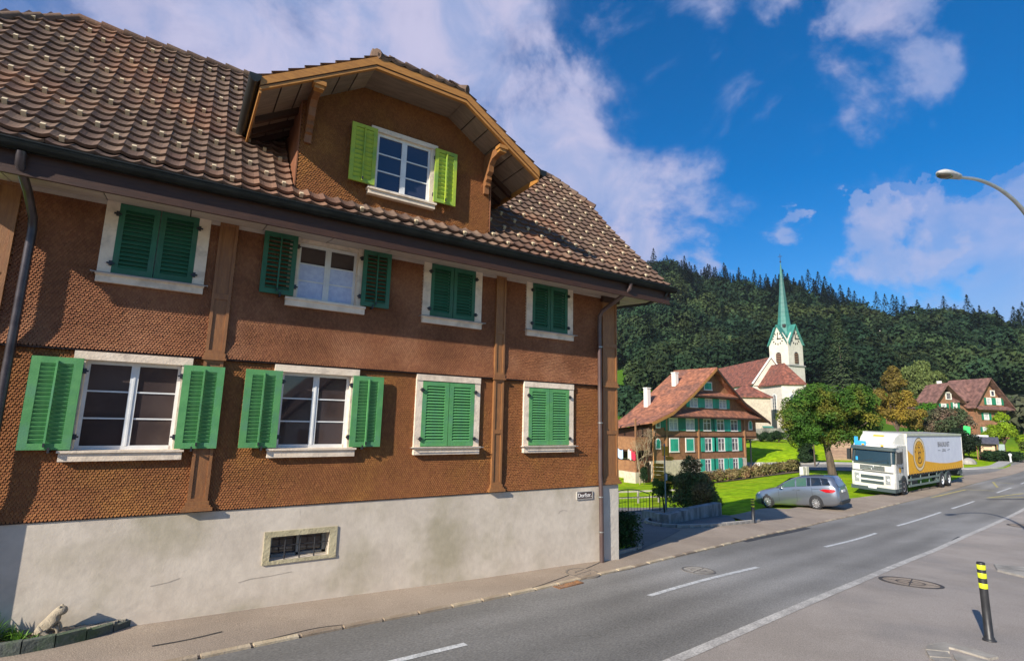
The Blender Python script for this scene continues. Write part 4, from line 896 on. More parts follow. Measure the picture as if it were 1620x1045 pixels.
arrow(2.27,.30,.14,1,va+.1)
for z in (2.02,1.88,1.74,1.60): arrow(z,.38,.115,-1,va-.05)
for z in (1.50,): arrow(z,.20,.06,-1,va)
arrow(1.43,.2,.06,1,va)
b=MB(); b.prism([(u*c+.02,u*s_-.045,z) for u,z in ((-.05,1.50),(.03,1.50),(.03,1.72),(-.05,1.72))],(-s_*.01,c*.01,0)); b.build('info_plate',mat('pale_plate',(.55,.58,.62),None,rough=.5),sp,o=(0,0,0))
# garden railings with arched top rail
M_rail=mat('dark_green_rail',(.035,.06,.05),None,rough=.5)
def railing(a,c,label,arch=.22):
    A=Vector((*a,gz(*a)));C_=Vector((*c,gz(*c))); t=thing('garden_railing',label,'railing',tuple(A),space=True); n=14; ln=(C_-A).length
    top=lambda q: A.lerp(C_,q)+Vector((0,0,.92+arch*math.sin(math.pi*min(1,q*.62+.38*1)) if False else .92+arch*math.sin(math.pi*q)))
    b=MB(); b.tube([top(i/12) for i in range(13)],.024,6); b.build('top_rail',M_rail,t)
    for zr in (.10,.80):
        b=MB(); b.tube([A+Vector((0,0,zr)),C_+Vector((0,0,zr))],.014,5); b.build('cross_rail',M_rail,t)
    for q in (0,.5,1):
        p=A.lerp(C_,q); b=MB(); b.tube([p-Vector((0,0,.1)),p+Vector((0,0,.90 if q!=.5 else .9+arch))],.024,6); b.build('post',M_rail,t)
    k=MB(); k.tube([(0,0,.10),(0,0,.80)],.009,5); me=k.mesh('baluster')
    for i in range(1,n):
        if i==n//2: continue
        p=A.lerp(C_,i/n); link('baluster',me,M_rail,t,p)
    return t
railing((10.2,11.2),(11.37,9.42),'left dark green garden railing with a curved top rail behind the hedge',.26)
railing((11.45,9.30),(13.4,10.1),'right dark green garden railing running behind the signpost to the big shrub',.24)
# low white garden fence beyond
gf=thing('garden_fence','low pale horizontal rail fence on the lawn beyond the garden railings','fence',(14,16,gz(14,16)),space=True)
pa=Vector((13.2,17.2,0));pb=Vector((18.6,13.6,0))
for k in range(6):
    p=pa.lerp(pb,k/5); z=gz(p.x,p.y); b=MB(); b.box(p.x-.05,p.x+.05,p.y-.05,p.y+.05,z-.2,z+.75); b.build('post',M_conc,gf)
for h_ in (.25,.62):
    b=MB(); p=pa;q=pb; b.bar((p.x,p.y,gz(p.x,p.y)+h_),(q.x,q.y,gz(q.x,q.y)+h_),.05,.09); b.build('rail',M_conc,gf)
# low planter wall of pale stone blocks in front of the shrub
pw=thing('low_stone_wall','low wall of four pale stained stone blocks in front of the dark shrub','wall',(5.7,3.3,gz(5.7,3.3)),space=True)
A=np.array((5.72,3.35));B_=np.array((10.75,4.85)); cuts=[0,.27,.56,.60,.80,1]
cuts=[0,.28,.55,.78,1]
for q0,q1 in zip(cuts[:-1],cuts[1:]):
    a=A+(B_-A)*(q0+.002);c=A+(B_-A)*(q1-.002); d=(B_-A)/np.hypot(*(B_-A)); n=np.array([-d[1],d[0]])*.32; za=gz(*a);zc=gz(*c); h0=.36+.17*q0;h1=.36+.17*q1
    b=MB(); b.hexa([(*a,za-.1),(*c,zc-.1),(*(c+n),zc-.1),(*(a+n),za-.1),(*(a+n*.05),za+h0),(*(c+n*.05),zc+h1),(*(c+n),zc+h1),(*(a+n),za+h0)]); b.build('stone_block',mat('stained_stone',(.34,.34,.33),(.16,.16,.15),2.2,.9,bump=.8,bsc=20,c3=(.06,.06,.055),sc3=3,amt3=.8,coord='World',stretch=(1,1,.4)),pw)
b=MB(); b.hexa([(5.72,3.37,-.3),(6.0,3.45,-.3),(7.6,6.0,-.8),(7.3,6.1,-.8),(5.72,3.40,.24),(6.0,3.47,.24),(7.6,6.0,-.1),(7.3,6.1,-.1)]); b.build('stone_block',MATS['stained_stone'],pw)
# kerb in front of the hedge at the house corner
ck=thing('corner_kerb','short curved stone kerb around the hedge at the house corner','kerb',(1.2,.4,gz(1.2,.4)),space=True)
P=[(.06,.22),(.6,.36),(1.15,.52),(1.55,.66),(1.72,.85)]
for a,c in zip(P[:-1],P[1:]):
    a=np.array(a);c=np.array(c);d=(c-a)/np.hypot(*(c-a));n=np.array([-d[1],d[0]])*.1; b=MB(); b.hexa([(*a,gz(*a)-.1),(*c,gz(*c)-.1),(*(c+n),gz(*c)-.1),(*(a+n),gz(*a)-.1),(*a,gz(*a)+.09),(*c,gz(*c)+.09),(*(c+n),gz(*c)+.09),(*(a+n),gz(*a)+.09)]); b.build('kerb_stone',M_conc,ck)
# white marker stones
for i,(x,y,lab) in enumerate(((34.05,13.9,'white square marker stone on the lawn just behind the silver car'),(44.6,24.2,'white marker stone at the right foot of the farmhouse by the side road'))):
    b=MB(); z=gz(x,y); w_=.42
    b.box(x-w_,x-.06,y-.15,y+.15,z-.1,z+.95); b.box(x+.06,x+w_,y-.15,y+.15,z-.1,z+.95); b.box(x-.06,x+.06,y-.1,y+.1,z-.1,z+.9)
    o=b.build('marker_stone',mat('white_stone',(.66,.62,.56),(.52,.48,.42),3,.9)); tag(o,lab,'stone')
# small park things
b=MB(); n=10; P=[]
for i in range(7):
    row=[]
    for k in range(n+1):
        a=math.pi*k/n; r=math.sin(math.pi*(i+.01)/6.02)*.95; row.append((70.2+math.cos(math.pi*i/6)*1.3,14.1-math.cos(a)*r*.7,gz(70.2,14.1)-.05+math.sin(a)*r*.75))
    P.append(row)
b.grid(P); tag(b.build('boulder',M_conc),'pale rounded boulder on the verge behind the truck','boulder')
sl2=thing('playground_slide','green plastic playground slide on the grassy slope left of the big tree trunk','slide',(74.5,33,gz(74.5,33)),space=True)
a_=Vector((74.0,32.6,gz(74,32.6)+.35));c_=Vector((72.6,34.6,gz(72.6,34.6)+2.0)); M_sl=mat('green_plastic',(.03,.50,.20),None,rough=.4)
a_=Vector((76.2,30.5,gz(76.2,30.5)+.2)); c_=Vector((74.4,33.6,gz(74.4,33.6)+1.9))
b=MB(); b.tube([c_,c_.lerp(a_,.3)+Vector((0,0,-.05)),c_.lerp(a_,.75),a_],.45,10); b.build('chute',M_sl,sl2)
b=MB(); b.bar((c_.x,c_.y,gz(c_.x,c_.y)-.1),c_,.12,.12); b.bar((c_.x-.4,c_.y,gz(c_.x,c_.y)-.1),c_+Vector((-.4,0,0)),.12,.12); b.build('support',M_conc,sl2)
# steps up the slope
sw=thing('garden_steps','broad flight of pale wooden steps climbing the grassy slope behind the truck','steps',(67,26.5,gz(67,26.5)),space=True)
s0=np.array((65.2,25.7));s1=np.array((72.6,29.9)); d=(s1-s0)/np.hypot(*(s1-s0)); n=np.array([d[1],-d[0]])*1.5
for k in range(11):
    p=s0+(s1-s0)*k/10; z=gz(*s0)+(3.6)*k/10+.0; b=MB(); q=p+d*.85
    b.hexa([(*(p-n),z-1.5),(*(p+n),z-1.5),(*(q+n),z-1.5),(*(q-n),z-1.5),(*(p-n),z+.3),(*(p+n),z+.3),(*(q+n),z+.3),(*(q-n),z+.3)]); b.build('step',mat('pale_timber',(.32,.215,.14),(.25,.165,.11),4,.85,rnd=.2),sw)
# retaining wall of rubble stone by the church
rw=thing('retaining_wall','rubble stone retaining wall below the church','wall',(78,46,gz(78,46)),space=True)
P=[(76.6,46.6),(80.0,45.6),(84.5,45.0),(88,44.5)]
M_rub=mat('rubble_stone',(.40,.37,.31),(.26,.24,.20),1.5,.95,bump=.5,rnd=.3)
for a,c in zip(P[:-1],P[1:]):
    a=np.array(a);c=np.array(c);L_=np.hypot(*(c-a));d=(c-a)/L_; z=gz(*a)-.4
    for r in range(5):
        x=-random.random()*.4
        while x<L_:
            w_=random.uniform(.45,.85); p=a+d*max(x,0);q=a+d*min(x+w_-.03,L_); h=.5; y0=random.uniform(-.05,.05); nn=np.array([d[1],-d[0]])
            p2=p+nn*(-.3);q2=q+nn*(-.3);p=p+nn*y0;q=q+nn*y0
            if min(x+w_-.03,L_)>max(x,0)+.05:
                b=MB(); b.hexa([(*p,z+r*h),(*q,z+r*h),(*q2,z+r*h),(*p2,z+r*h),(*p,z+r*h+h-.04),(*q,z+r*h+h-.04),(*q2,z+r*h+h-.04),(*p2,z+r*h+h-.04)]); b.build('stone',M_rub,rw)
            x+=w_
    b=MB(); nn=np.array([d[1],-d[0]]); b.hexa([(*(a-nn*.1),z),(*(c-nn*.1),z),(*(c-nn*.5),z),(*(a-nn*.5),z),(*(a-nn*.1),z+2.45),(*(c-nn*.1),z+2.45),(*(c-nn*.5),z+2.45),(*(a-nn*.5),z+2.45)]); b.build('mortar_core',M_conc,rw)
# timber pole left of the slope
b=MB(); b.tube([(58.8,34.5,gz(58.8,34.5)-.2),(58.8,34.5,gz(58.8,34.5)+3.6)],.10,8); tag(b.build('timber_pole',mat('grey_wood',(.25,.22,.18),None,rough=.9)),'plain grey timber pole on the slope just right of the farmhouse','pole')
# notice kiosk
kx,ky=78.4,14.5; kz=gz(kx,ky); ka=math.atan2(ky-CAMP.y,kx-CAMP.x)-math.pi/2
kk=thing('notice_hut','small timber hut with a dark roof and pale front panel beside the road','hut',(kx,ky,kz),rz=ka)
b=MB(); b.box(-.85,.85,0,1.6,-.1,2.15); b.build('wall',M_dwood,kk,o=(0,0,0))
b=MB(); b.box(-.62,.70,-.06,0,.3,1.85); b.build('front_panel',mat('pale_panel',(.72,.50,.30),(.62,.42,.25),3,.7),kk,o=(0,0,0))
for z in (.75,1.2): b=MB(); b.box(-.5,.58,-.075,-.06,z,z+.03); b.build('panel_strip',M_wood,kk,o=(0,0,0))
b=MB(); b.box(-.45,.45,-.08,-.06,1.62,1.74); b.build('name_board',M_dwood,kk,o=(0,0,0))
b=MB(); b.prism([(-1.15,-.55,2.1),(-1.15,.8,2.85),(-1.15,2.2,2.1),(-1.15,2.2,1.98),(-1.15,-.55,1.98)],(2.3,0,0)); b.build('roof',mat('slate_roof',(.05,.05,.065),(.09,.09,.11),5,.7),kk,o=(0,0,0))
for x in (-1.0,.95): b=MB(); b.box(x-.06,x+.06,-.4,-.28,-.1,2.0); b.build('post',M_wood,kk,o=(0,0,0))
gs=thing('green_sign','bright green sign on a post beside the road behind the truck','sign',(79,16.6,gz(79,16.6)),rz=ka)
b=MB(); b.prism([(-.45,0,3.0),(.35,0,2.9),(.45,0,4.0),(-.2,0,4.15)],(0,.08,0)); b.build('sign_plate',mat('bright_green',(.02,.62,.12),None,rough=.5),gs,o=(0,0,0))
b=MB(); b.box(-.45,2.1,-.06,.02,2.75,2.98); b.build('white_arm',M_white,gs,o=(0,0,0)); b=MB(); b.box(-.05,.05,.08,.18,-.1,3.5); b.build('post',M_dwood,gs,o=(0,0,0))
b=MB(); b.lathe([(.10,0),(.10,.75),(.16,.8),(.17,1.02),(.05,1.1),(0,1.1)],c=(76.3,11.9,gz(76.3,11.9)-.05),n=10); tag(b.build('marker_post',M_white),'small white marker post on the mown grass at the right edge','post')
wb_=thing('road_sign_back','grey green rectangular sign beside the hut at the roadside','sign',(81.2,13.9,gz(81.2,13.9)),rz=ka)
b=MB(); b.box(-.35,.35,0,.05,1.0,1.9); b.build('sign_plate',mat('grey_green_plate',(.28,.36,.33),None,rough=.6),wb_,o=(0,0,0)); b=MB(); b.box(-.03,.03,.05,.1,-.1,1.8); b.build('post',M_galv,wb_,o=(0,0,0))
# ---------------------------------------------------------------- vehicles
def pol_loft(sections,b,m=None,sm=True,close=True):
    """sections: list of rings with equal count"""
    n=len(sections[0]); vs=[p for r in sections for p in r]
    fs=[(i*n+k,i*n+(k+1)%n,(i+1)*n+(k+1)%n,(i+1)*n+k) for i in range(len(sections)-1) for k in range(n if close else n-1)]
    b.add(vs,fs,m,sm)
M_car=mat('silver_blue_paint',(.25,.28,.325),None,rough=.28,metal=.75,coat=1)
M_cglass=mat('tinted_car_glass',(.012,.016,.02),None,rough=.03,spec=1)
M_cglass2=mat('green_car_glass',(.05,.11,.07),None,rough=.04,spec=1)
M_tyre=mat('tyre_rubber',(.018,.018,.019),None,rough=.8)
M_rim=mat('alloy_rim',(.62,.62,.62),None,rough=.25,metal=.8)
M_red=mat('red_tail_lamp',(.45,.006,.012),None,rough=.12,coat=1)
M_black=mat('black_plastic',(.02,.02,.022),None,rough=.5)
def wheel(par,x,y,r,wd,spokes,out,name='wheel',rim=M_rim,rr=.66):
    """axis along y, outer face toward out (+1/-1)"""
    b=MB(); b.lathe([(r*.62,-wd/2),(r*.93,-wd/2),(r,-wd*.32),(r,wd*.32),(r*.93,wd/2),(r*.62,wd/2)],n=32,axis='y'); w_=b.build(name,M_tyre,par,o=(0,0,0)); w_.location=(x,y,r)
    ORG[w_.name]=Vector((0,0,0))
    yo=out*wd*.42; b=MB(); b.lathe([(r*rr,out*wd*.5),(r*(rr-.04),out*wd*.5),(r*(rr-.08),out*wd*.2),(0,out*wd*.12)],n=32,axis='y')
    b.lathe([(0,out*wd*.52),(r*.13,out*wd*.5),(r*.14,out*wd*.2)],n=12,axis='y')
    if spokes:
        for k in range(spokes):
            a=2*math.pi*k/spokes+.2; c,s=math.cos(a),math.sin(a); n1,n2=-s,c
            p0=r*.10;p1=r*(rr-.03)
            b.hexa([(c*p0-n1*r*.07,yo-out*.02,s*p0-n2*r*.07),(c*p1-n1*r*.11,yo-out*.0,s*p1-n2*r*.11),(c*p1+n1*r*.11,yo,s*p1+n2*r*.11),(c*p0+n1*r*.07,yo-out*.02,s*p0+n2*r*.07),(c*p0-n1*r*.05,yo+out*.025,s*p0-n2*r*.05),(c*p1-n1*r*.09,yo+out*.02,s*p1-n2*r*.09),(c*p1+n1*r*.09,yo+out*.02,s*p1+n2*r*.09),(c*p0+n1*r*.05,yo+out*.025,s*p0+n2*r*.05)])
    b.build('rim',rim,w_,o=(0,0,0))
    if spokes:
        b=MB(); b.lathe([(0,out*wd*.14),(r*(rr-.08),out*wd*.22)],n=24,axis='y'); b.build('brake_disc',mat('dark_disc',(.06,.06,.06),None,rough=.4,metal=.5),w_,o=(0,0,0))
    return w_
car=thing('parked_minivan','silver blue minivan parked on the verge in front of the lawn','car',(17.98,7.18,-.93))
car.rotation_euler=(0,R(5.5),R(101)); car.scale=(.85,1,1.03)
# local: x forward, y to the car's left (visible side), front axle at x=0, left wheels at y=0 face -> body spans y from .04 to -1.70
W2=.875; YC=-.80
def cs(x,zb,zs,zt,hw_b,hw_s,hw_t):
    """ring cross-section: sill, belt, roof"""
    P=[(hw_b*.9,zb),(hw_b,zb+.10),(hw_b*1.01,(zb+zs)*.5),(hw_s,zs-.04),(hw_s*.985,zs)]
    if zt>zs+.03:
        P+=[(hw_s*.97,zs+.02),((hw_s*.55+hw_t*.45),zs+(zt-zs)*.5),(hw_t*1.0,zs+(zt-zs)*.86),(hw_t*.86,zt-.015),(hw_t*.45,zt+.008)]
    else:
        P+=[(hw_s*.9,zs+.015),(hw_s*.75,zs+.03),(hw_s*.6,zs+.038),(hw_s*.4,zs+.043),(hw_s*.2,zs+.045)]
    ring=[(x,YC+y,z) for y,z in P]+[(x,YC-y,z) for y,z in P[::-1]]
    return ring
S=[(.86,.30,.50,0,.60,.52,0),(.80,.22,.62,0,.76,.66,0),(.62,.19,.74,0,.85,.76,0),(.38,.18,.83,0,.875,.80,0),(0,.18,.90,0,.88,.82,0),(-.35,.18,.955,0,.88,.84,0),(-.62,.18,.99,1.05,.88,.85,.78),(-1.0,.18,1.02,1.27,.88,.86,.74),(-1.45,.18,1.04,1.45,.88,.865,.70),(-1.95,.18,1.06,1.555,.88,.87,.68),(-2.5,.18,1.075,1.60,.88,.87,.675),(-3.1,.18,1.09,1.595,.88,.865,.665),(-3.55,.19,1.10,1.56,.875,.85,.65),(-3.72,.22,1.09,1.52,.86,.83,.62),(-3.86,.27,1.03,1.32,.83,.80,.60),(-3.96,.30,.96,1.10,.80,.77,.60),(-4.0,.36,.84,0,.78,.70,0)]
b=MB(); rings=[cs(*s_) for s_ in S]; pol_loft(rings,b)
b.add(rings[0],[tuple(range(20))]);b.add(rings[-1],[tuple(range(20))[::-1]])
body=b.build('body',M_car,car,o=(0,0,0))
# wheel arches (dark) and wheels
def on_side(x,z,off=.012,inter=None):
    """y on left flank at (x,z)"""
    xs=[s_[0] for s_ in S][::-1]; 
    def lerp(i): return float(np.interp(x,xs,[s_[i] for s_ in S][::-1]))
    zb,zs,zt,hb,hs_,ht=[lerp(i) for i in range(1,7)]
    P=[(hb*.9,zb),(hb,zb+.10),(hb*1.01,(zb+zs)*.5),(hs_,zs-.04),(hs_*.985,zs),(hs_*.97,zs+.02),((hs_*.55+ht*.45),zs+(zt-zs)*.5),(ht,zs+(zt-zs)*.86)] if zt>zs+.03 else [(hb*.9,zb),(hb,zb+.10),(hb*1.01,(zb+zs)*.5),(hs_,zs-.04),(hs_*.985,zs)]
    return float(np.interp(z,[p[1] for p in P],[p[0] for p in P]))+off
def patch(poly,m,name,par,off=.028,sub=3,side=1):
    """polygon in x,z laid on the flank"""
    b=MB(); n=len(poly); c=(sum(p[0] for p in poly)/n,sum(p[1] for p in poly)/n)
    ringv=[]
    pts=[(x,YC+side*on_side(x,z,off),z) for x,z in poly]; pc=(c[0],YC+side*on_side(c[0],c[1],off),c[1])
    b.add(pts+[pc],[(i,(i+1)%n,n) for i in range(n)]); return b.build(name,m,par,o=(0,0,0),fix=False)
for wx in (0,-2.75):
    for side in (1,-1):
        b=MB(); ring=[]
        a0=[(wx+.385*math.cos(a),.30+.40*math.sin(a)) for a in np.linspace(0,math.pi,13)]
        vs=[(x,YC+side*(on_side(x,max(z,.3),.004)),max(z,.17)) for x,z in [(wx+.385,.17)]+a0+[(wx-.385,.17)]]
        b.add(vs,[tuple(range(len(vs)))]); b.build('wheel_arch',M_black,body,o=(0,0,0),fix=False)
        wheel(car,wx,YC+side*.815,.325,.20,10,side)
for side in (1,-1):
    patch([(-.86,1.035),(-1.72,1.085),(-1.72,1.44),(-1.45,1.40),(-1.1,1.22)],M_cglass2 if side==1 else M_cglass,'window',body,side=side)
    patch([(-.60,1.0),(-.82,1.03),(-1.06,1.2),(-1.02,1.2),(-.75,1.09)],M_black,'window',body,side=side)
    patch([(-1.80,1.09),(-2.36,1.115),(-2.36,1.49),(-1.80,1.455)],M_cglass2 if side==1 else M_cglass,'window',body,side=side)
    patch([(-2.40,1.115),(-2.58,1.12),(-2.58,1.50),(-2.40,1.49)],M_cglass,'window',body,side=side)
    patch([(-2.63,1.125),(-3.2,1.15),(-3.1,1.49),(-2.63,1.50)],M_cglass,'window',body,side=side)
    patch([(-3.22,1.15),(-3.64,1.15),(-3.50,1.44),(-3.12,1.49)],M_cglass,'window',body,side=side,off=.022)
    patch([(-3.05,.93),(-3.25,.97),(-3.80,.95),(-3.86,.88),(-3.7,.80),(-3.35,.82)],M_red,'tail_lamp',body,side=side,off=.015)
    patch([(.62,.72),(.40,.80),(.52,.66),(.74,.62)],mat('headlight_glass',(.6,.62,.62),None,rough=.08),'headlight',body,side=side,off=.01)
    for x in (-1.755,-.72,-2.62):   # door seams
        b=MB(); z_=np.linspace(.26,1.04,7); b.add([(x+dx,YC+side*on_side(x,z,.003),z) for z in z_ for dx in (-.006,.006)],[(2*i,2*i+1,2*i+3,2*i+2) for i in range(6)]); b.build('door_seam',M_black,body,o=(0,0,0),fix=False)
    b=MB(); z_=np.linspace(-2.5,-3.0,6); b.add([(x,YC+side*on_side(x,.97,.004),.965+dz_) for x in np.linspace(-2.62,-3.12,6) for dz_ in (0,.012)],[(2*i,2*i+1,2*i+3,2*i+2) for i in range(5)]); b.build('door_rail',M_black,body,o=(0,0,0),fix=False)
    for x in (-1.62,-1.90): b=MB(); y=YC+side*(on_side(x,.93,.02)); b.box(x-.09,x+.09,min(y,y-side*.03),max(y,y-side*.03),.915,.945); b.build('door_handle',M_car,body,o=(0,0,0))
    b=MB(); y=YC+side*(on_side(-.86,1.03,0)); b.hexa([(-.80,y,1.0),(-.98,y,1.0),(-1.0,y+side*.2,.99),(-.84,y+side*.2,.99),(-.80,y,1.10),(-.98,y,1.12),(-1.0,y+side*.2,1.14),(-.86,y+side*.2,1.12)]); b.build('wing_mirror',M_car,body,o=(0,0,0))
b=MB(); b.add([(-3.76,YC+.62,1.06),(-3.76,YC-.62,1.06),(-3.70,YC-.54,1.46),(-3.70,YC+.54,1.46)],[(0,1,2,3)])
b.V=[(-3.985,YC+.66,1.04),(-3.985,YC-.66,1.04),(-3.77,YC-.55,1.45),(-3.77,YC+.55,1.45)]; b.build('rear_window',M_cglass,body,o=(0,0,0))
b=MB(); b.box(-4.03,-4.00,YC-.26,YC+.26,.80,.91); b.build('number_plate',M_white,body,o=(0,0,0))
b=MB(); b.box(-4.06,-3.86,YC-.78,YC+.78,.34,.42); b.box(-4.04,-3.9,YC-.72,YC+.72,.26,.34); b.build('rear_bumper',M_black,body,o=(0,0,0))
b=MB(); b.add([(-.58,YC+.70,1.03),(-.58,YC-.70,1.03),(-1.42,YC-.62,1.47),(-1.42,YC+.62,1.47)],[(0,1,2,3)]); b.V=[(-.56,YC+.70,1.045),(-.56,YC-.70,1.045),(-1.40,YC-.60,1.475),(-1.40,YC+.60,1.475)]; b.build('windscreen',M_cglass,body,o=(0,0,0))
b=MB(); b.tube([(-1.9,YC+.60,1.60),(-3.3,YC+.58,1.60)],.018,6); b.build('roof_rail',M_black,body,o=(0,0,0))
# ---------------------------------------------------------------- truck
M_tw=mat('white_truck_paint',(.70,.68,.61),(.60,.58,.52),1.3,.35,coat=.5,c3=(.45,.42,.36),sc3=1.2,amt3=.35)
M_tarp=mat('white_truck_curtain',(.72,.73,.79),(.66,.67,.74),1.5,.55,bump=.25,bsc=2)
M_org=mat('orange_print',(.88,.44,.01),(.82,.40,.008),2,.55)
M_dgr=mat('dark_green_grey_plastic',(.045,.065,.065),None,rough=.5)
tr=thing('delivery_truck','white and orange curtain-sided delivery truck parked at the roadside','truck',(30.017,5.552,gz(30.017,5.552,.012)),rz=R(184.4))
tr.rotation_euler=(R(-2.0),0,R(184.4))
# local: x forward, y left; outer left face y=0 ; body spans to y=-2.5
WY=-2.45
b=MB(); b.box(-13.42,-.98,WY,0,1.22,3.62); box_=b.build('cargo_box',M_tarp,tr,o=(0,0,0))
b=MB(); b.box(-13.44,-.94,WY-.02,.02,3.60,3.78); b.box(-13.46,-13.42,WY-.02,.02,1.15,3.60); b.box(-.98,-.92,WY-.01,.01,1.15,3.60); b.build('roof_rail',M_tw,box_,o=(0,0,0))
b=MB(); b.box(-13.40,-1.0,.02,.035,3.60,3.68); b.build('curtain_track',mat('grey_track',(.30,.29,.26),None,rough=.5),box_,o=(0,0,0))
b=MB(); b.box(-13.42,-.94,WY+.1,-.1,1.05,1.20); b.box(-13.2,-1.0,-1.9,-.6,.75,1.05); b.build('chassis',M_black,tr,o=(0,0,0))
# printed swoosh (x from front -1.0 to rear -13.4)
cu=[(-1.02,2.75),(-1.6,2.50),(-2.4,2.25),(-4.2,1.98),(-5.6,1.86),(-7.6,1.72),(-9.5,1.66),(-11.5,1.68),(-13.40,1.78)]
b=MB(); b.add([(x,.006,z) for x,z in cu]+[(x,.006,1.22) for x,z in cu],[(i,i+1,i+1+len(cu),i+len(cu)) for i in range(len(cu)-1)]); b.build('printed_swoosh',M_org,box_,o=(0,0,0),fix=False)
for k in range(22):
    x=-1.3-k*.56; g=MB(); g.box(x-.02,x+.02,.0,.014,1.16,1.42); g.build('curtain_strap',mat('dark_strap',(.30,.17,.03),None,rough=.7),box_,o=(0,0,0))
def disc(cx,cz,rx,rz_,y,m,name,par,r0=0,n=40):
    b=MB(); o_=[(cx+rx*math.cos(2*math.pi*k/n),y,cz+rz_*math.sin(2*math.pi*k/n)) for k in range(n)]
    if r0: i_=[(cx+rx*r0*math.cos(2*math.pi*k/n),y,cz+rz_*r0*math.sin(2*math.pi*k/n)) for k in range(n)]; b.add(o_+i_,[(k,(k+1)%n,(k+1)%n+n,k+n) for k in range(n)])
    else: b.add(o_,[tuple(range(n))])
    return b.build(name,m,par,o=(0,0,0),fix=False)
ex_,ez_,erx,erz=-3.25,2.43,1.20,1.06
disc(ex_,ez_,erx*1.04,erz*1.04,.010,M_blk,'emblem_outline',box_); disc(ex_,ez_,erx,erz,.012,mat('cream_print',(.80,.62,.36),None,rough=.6),'emblem_ring',box_); disc(ex_,ez_,erx*.84,erz*.84,.014,M_org,'emblem_field',box_)
M_brn=mat('brown_print',(.16,.08,.01),None,rough=.6)
disc(ex_,ez_,erx*.83,erz*.83,.0155,M_brn,'emblem_line',box_,r0=.96); disc(ex_,ez_,erx*.58,erz*.58,.0155,M_brn,'emblem_line',box_,r0=.95)
for k,chh in enumerate('BRAUEREI'):
    a=math.radians(165-k*21.5); q=link('emblem_letter',text_mesh(chh,.34,.001),M_brn,box_,(ex_-erx*.70*math.cos(a),.017,ez_+erz*.70*math.sin(a)-.0)); q.rotation_euler=(R(90),-(a-math.pi/2),R(180)); q.rotation_euler=Matrix.Rotation(0,3,'X').to_euler()
    q.rotation_euler=(Matrix.Rotation(math.pi,3,'Z')@Matrix.Rotation(math.pi/2,3,'X')@Matrix.Rotation(a-math.pi/2,3,'Z')).to_euler()
# plain figure strokes in the emblem
b=MB()
for pts in ([(-.25,.35),(-.3,.1),(-.2,-.2),(-.28,-.5)],[(.02,.4),(.08,.15),(0,-.1),(.1,-.4)],[(.28,.3),(.22,0),(.3,-.3),(.2,-.52)],[(-.25,.1),(.0,.15),(.25,.05)],[(-.22,-.25),(.05,-.18),(.28,-.3)],[(-.3,-.52),(0,-.58),(.3,-.52)],[(-.15,.42),(.1,.5),(.25,.4)]):
    for p,q in zip(pts[:-1],pts[1:]): b.bar((ex_+p[0]*1.1,.016,ez_+p[1]),(ex_+q[0]*1.1,.016,ez_+q[1]),.004,.085,up=(0,1,0)) if False else b.bar((ex_+p[0]*1.1,.016,ez_+p[1]),(ex_+q[0]*1.1,.016,ez_+q[1]),.085,.004,up=(0,1,0))
b.build('emblem_figure',M_brn,box_,o=(0,0,0))
M_gpr=mat('grey_print',(.10,.10,.12),None,rough=.6)
rotT=(Matrix.Rotation(math.pi,3,'Z')@Matrix.Rotation(math.pi/2,3,'X')).to_euler()
for tx,sz,xx,zz_ in (('BRAUKUNST',.50,-8.75,3.02),('LOKAL',.28,-8.75,2.60)):
    me=text_mesh(tx,sz,.001); q=link('lettering',me,M_gpr,box_,(xx,.012,zz_)); q.rotation_euler=rotT
b=MB(); b.bar((-9.6,.012,2.60),(-10.2,.012,2.66),.03,.003,up=(0,1,0)); b.bar((-7.9,.012,2.60),(-7.3,.012,2.62),.03,.003,up=(0,1,0)); b.build('printed_flourish',M_gpr,box_,o=(0,0,0))
# cab
fx=1.38
b=MB(); W_=WY+.04
def cr(x0,x1,z,y0=-.02,y1=W_,r=.18): # plan ring with rounded front corners
    return [(x0,y0,z),(x1-r,y0,z),(x1-r*.3,y0-r*.3*1,z),(x1,y0-r,z),(x1,y1+r,z),(x1-r*.3,y1+r*.3,z),(x1-r,y1,z),(x0,y1,z)]
pol_loft([cr(-.85,fx,.62),cr(-.85,fx+.03,1.2),cr(-.85,fx+.02,1.85),cr(-.85,fx-.14,2.72),cr(-.85,fx-.30,3.02,r=.25),cr(-.75,fx-.55,3.10,-.12,W_+.10,.3)],b,sm=False)
b.add(cr(-.75,fx-.55,3.10,-.12,W_+.10,.3),[tuple(range(8))]); cab=b.build('cab',M_tw,tr,o=(0,0,0))
b=MB(); pol_loft([[(x,y,z) for x,y,z in cr(1.0,fx+.035,1.90,r=.17)][1:7],[(x,y,z) for x,y,z in cr(1.0,fx-.115,2.66,r=.17)][1:7]],b,close=False); b.build('windscreen',mat('truck_glass',(.02,.035,.035),None,rough=.03,spec=1),cab,o=(0,0,0),fix=False)
b=MB(); pol_loft([cr(.3,fx+.10,2.70,.03,W_-.05,.2)[1:7],cr(.3,fx-.02,2.90,.03,W_-.05,.2)[1:7]],b,close=False); b.add(cr(.6,fx-.02,2.90,.03,W_-.05,.2),[tuple(range(8))]); b.build('sun_visor',M_dgr,cab,o=(0,0,0))
b=MB(); b.prism([(-.02,.0,1.95),(.86,.0,1.95),(.74,.0,2.62),(-.02,.0,2.68)],(0,.012,0)); b.build('side_window',MATS['truck_glass'],cab,o=(0,0,0))
for q in ((-.10,-.085,2.85),(.95,.965,1.9)):
    b=MB(); b.box(q[0],q[1],-.005,.006,.9,q[2]); b.build('door_seam',M_black,cab,o=(0,0,0))
b=MB(); b.box(.0,.18,.0,.02,1.62,1.70); b.build('door_handle',M_black,cab,o=(0,0,0))
for yy in (-.52,): pass
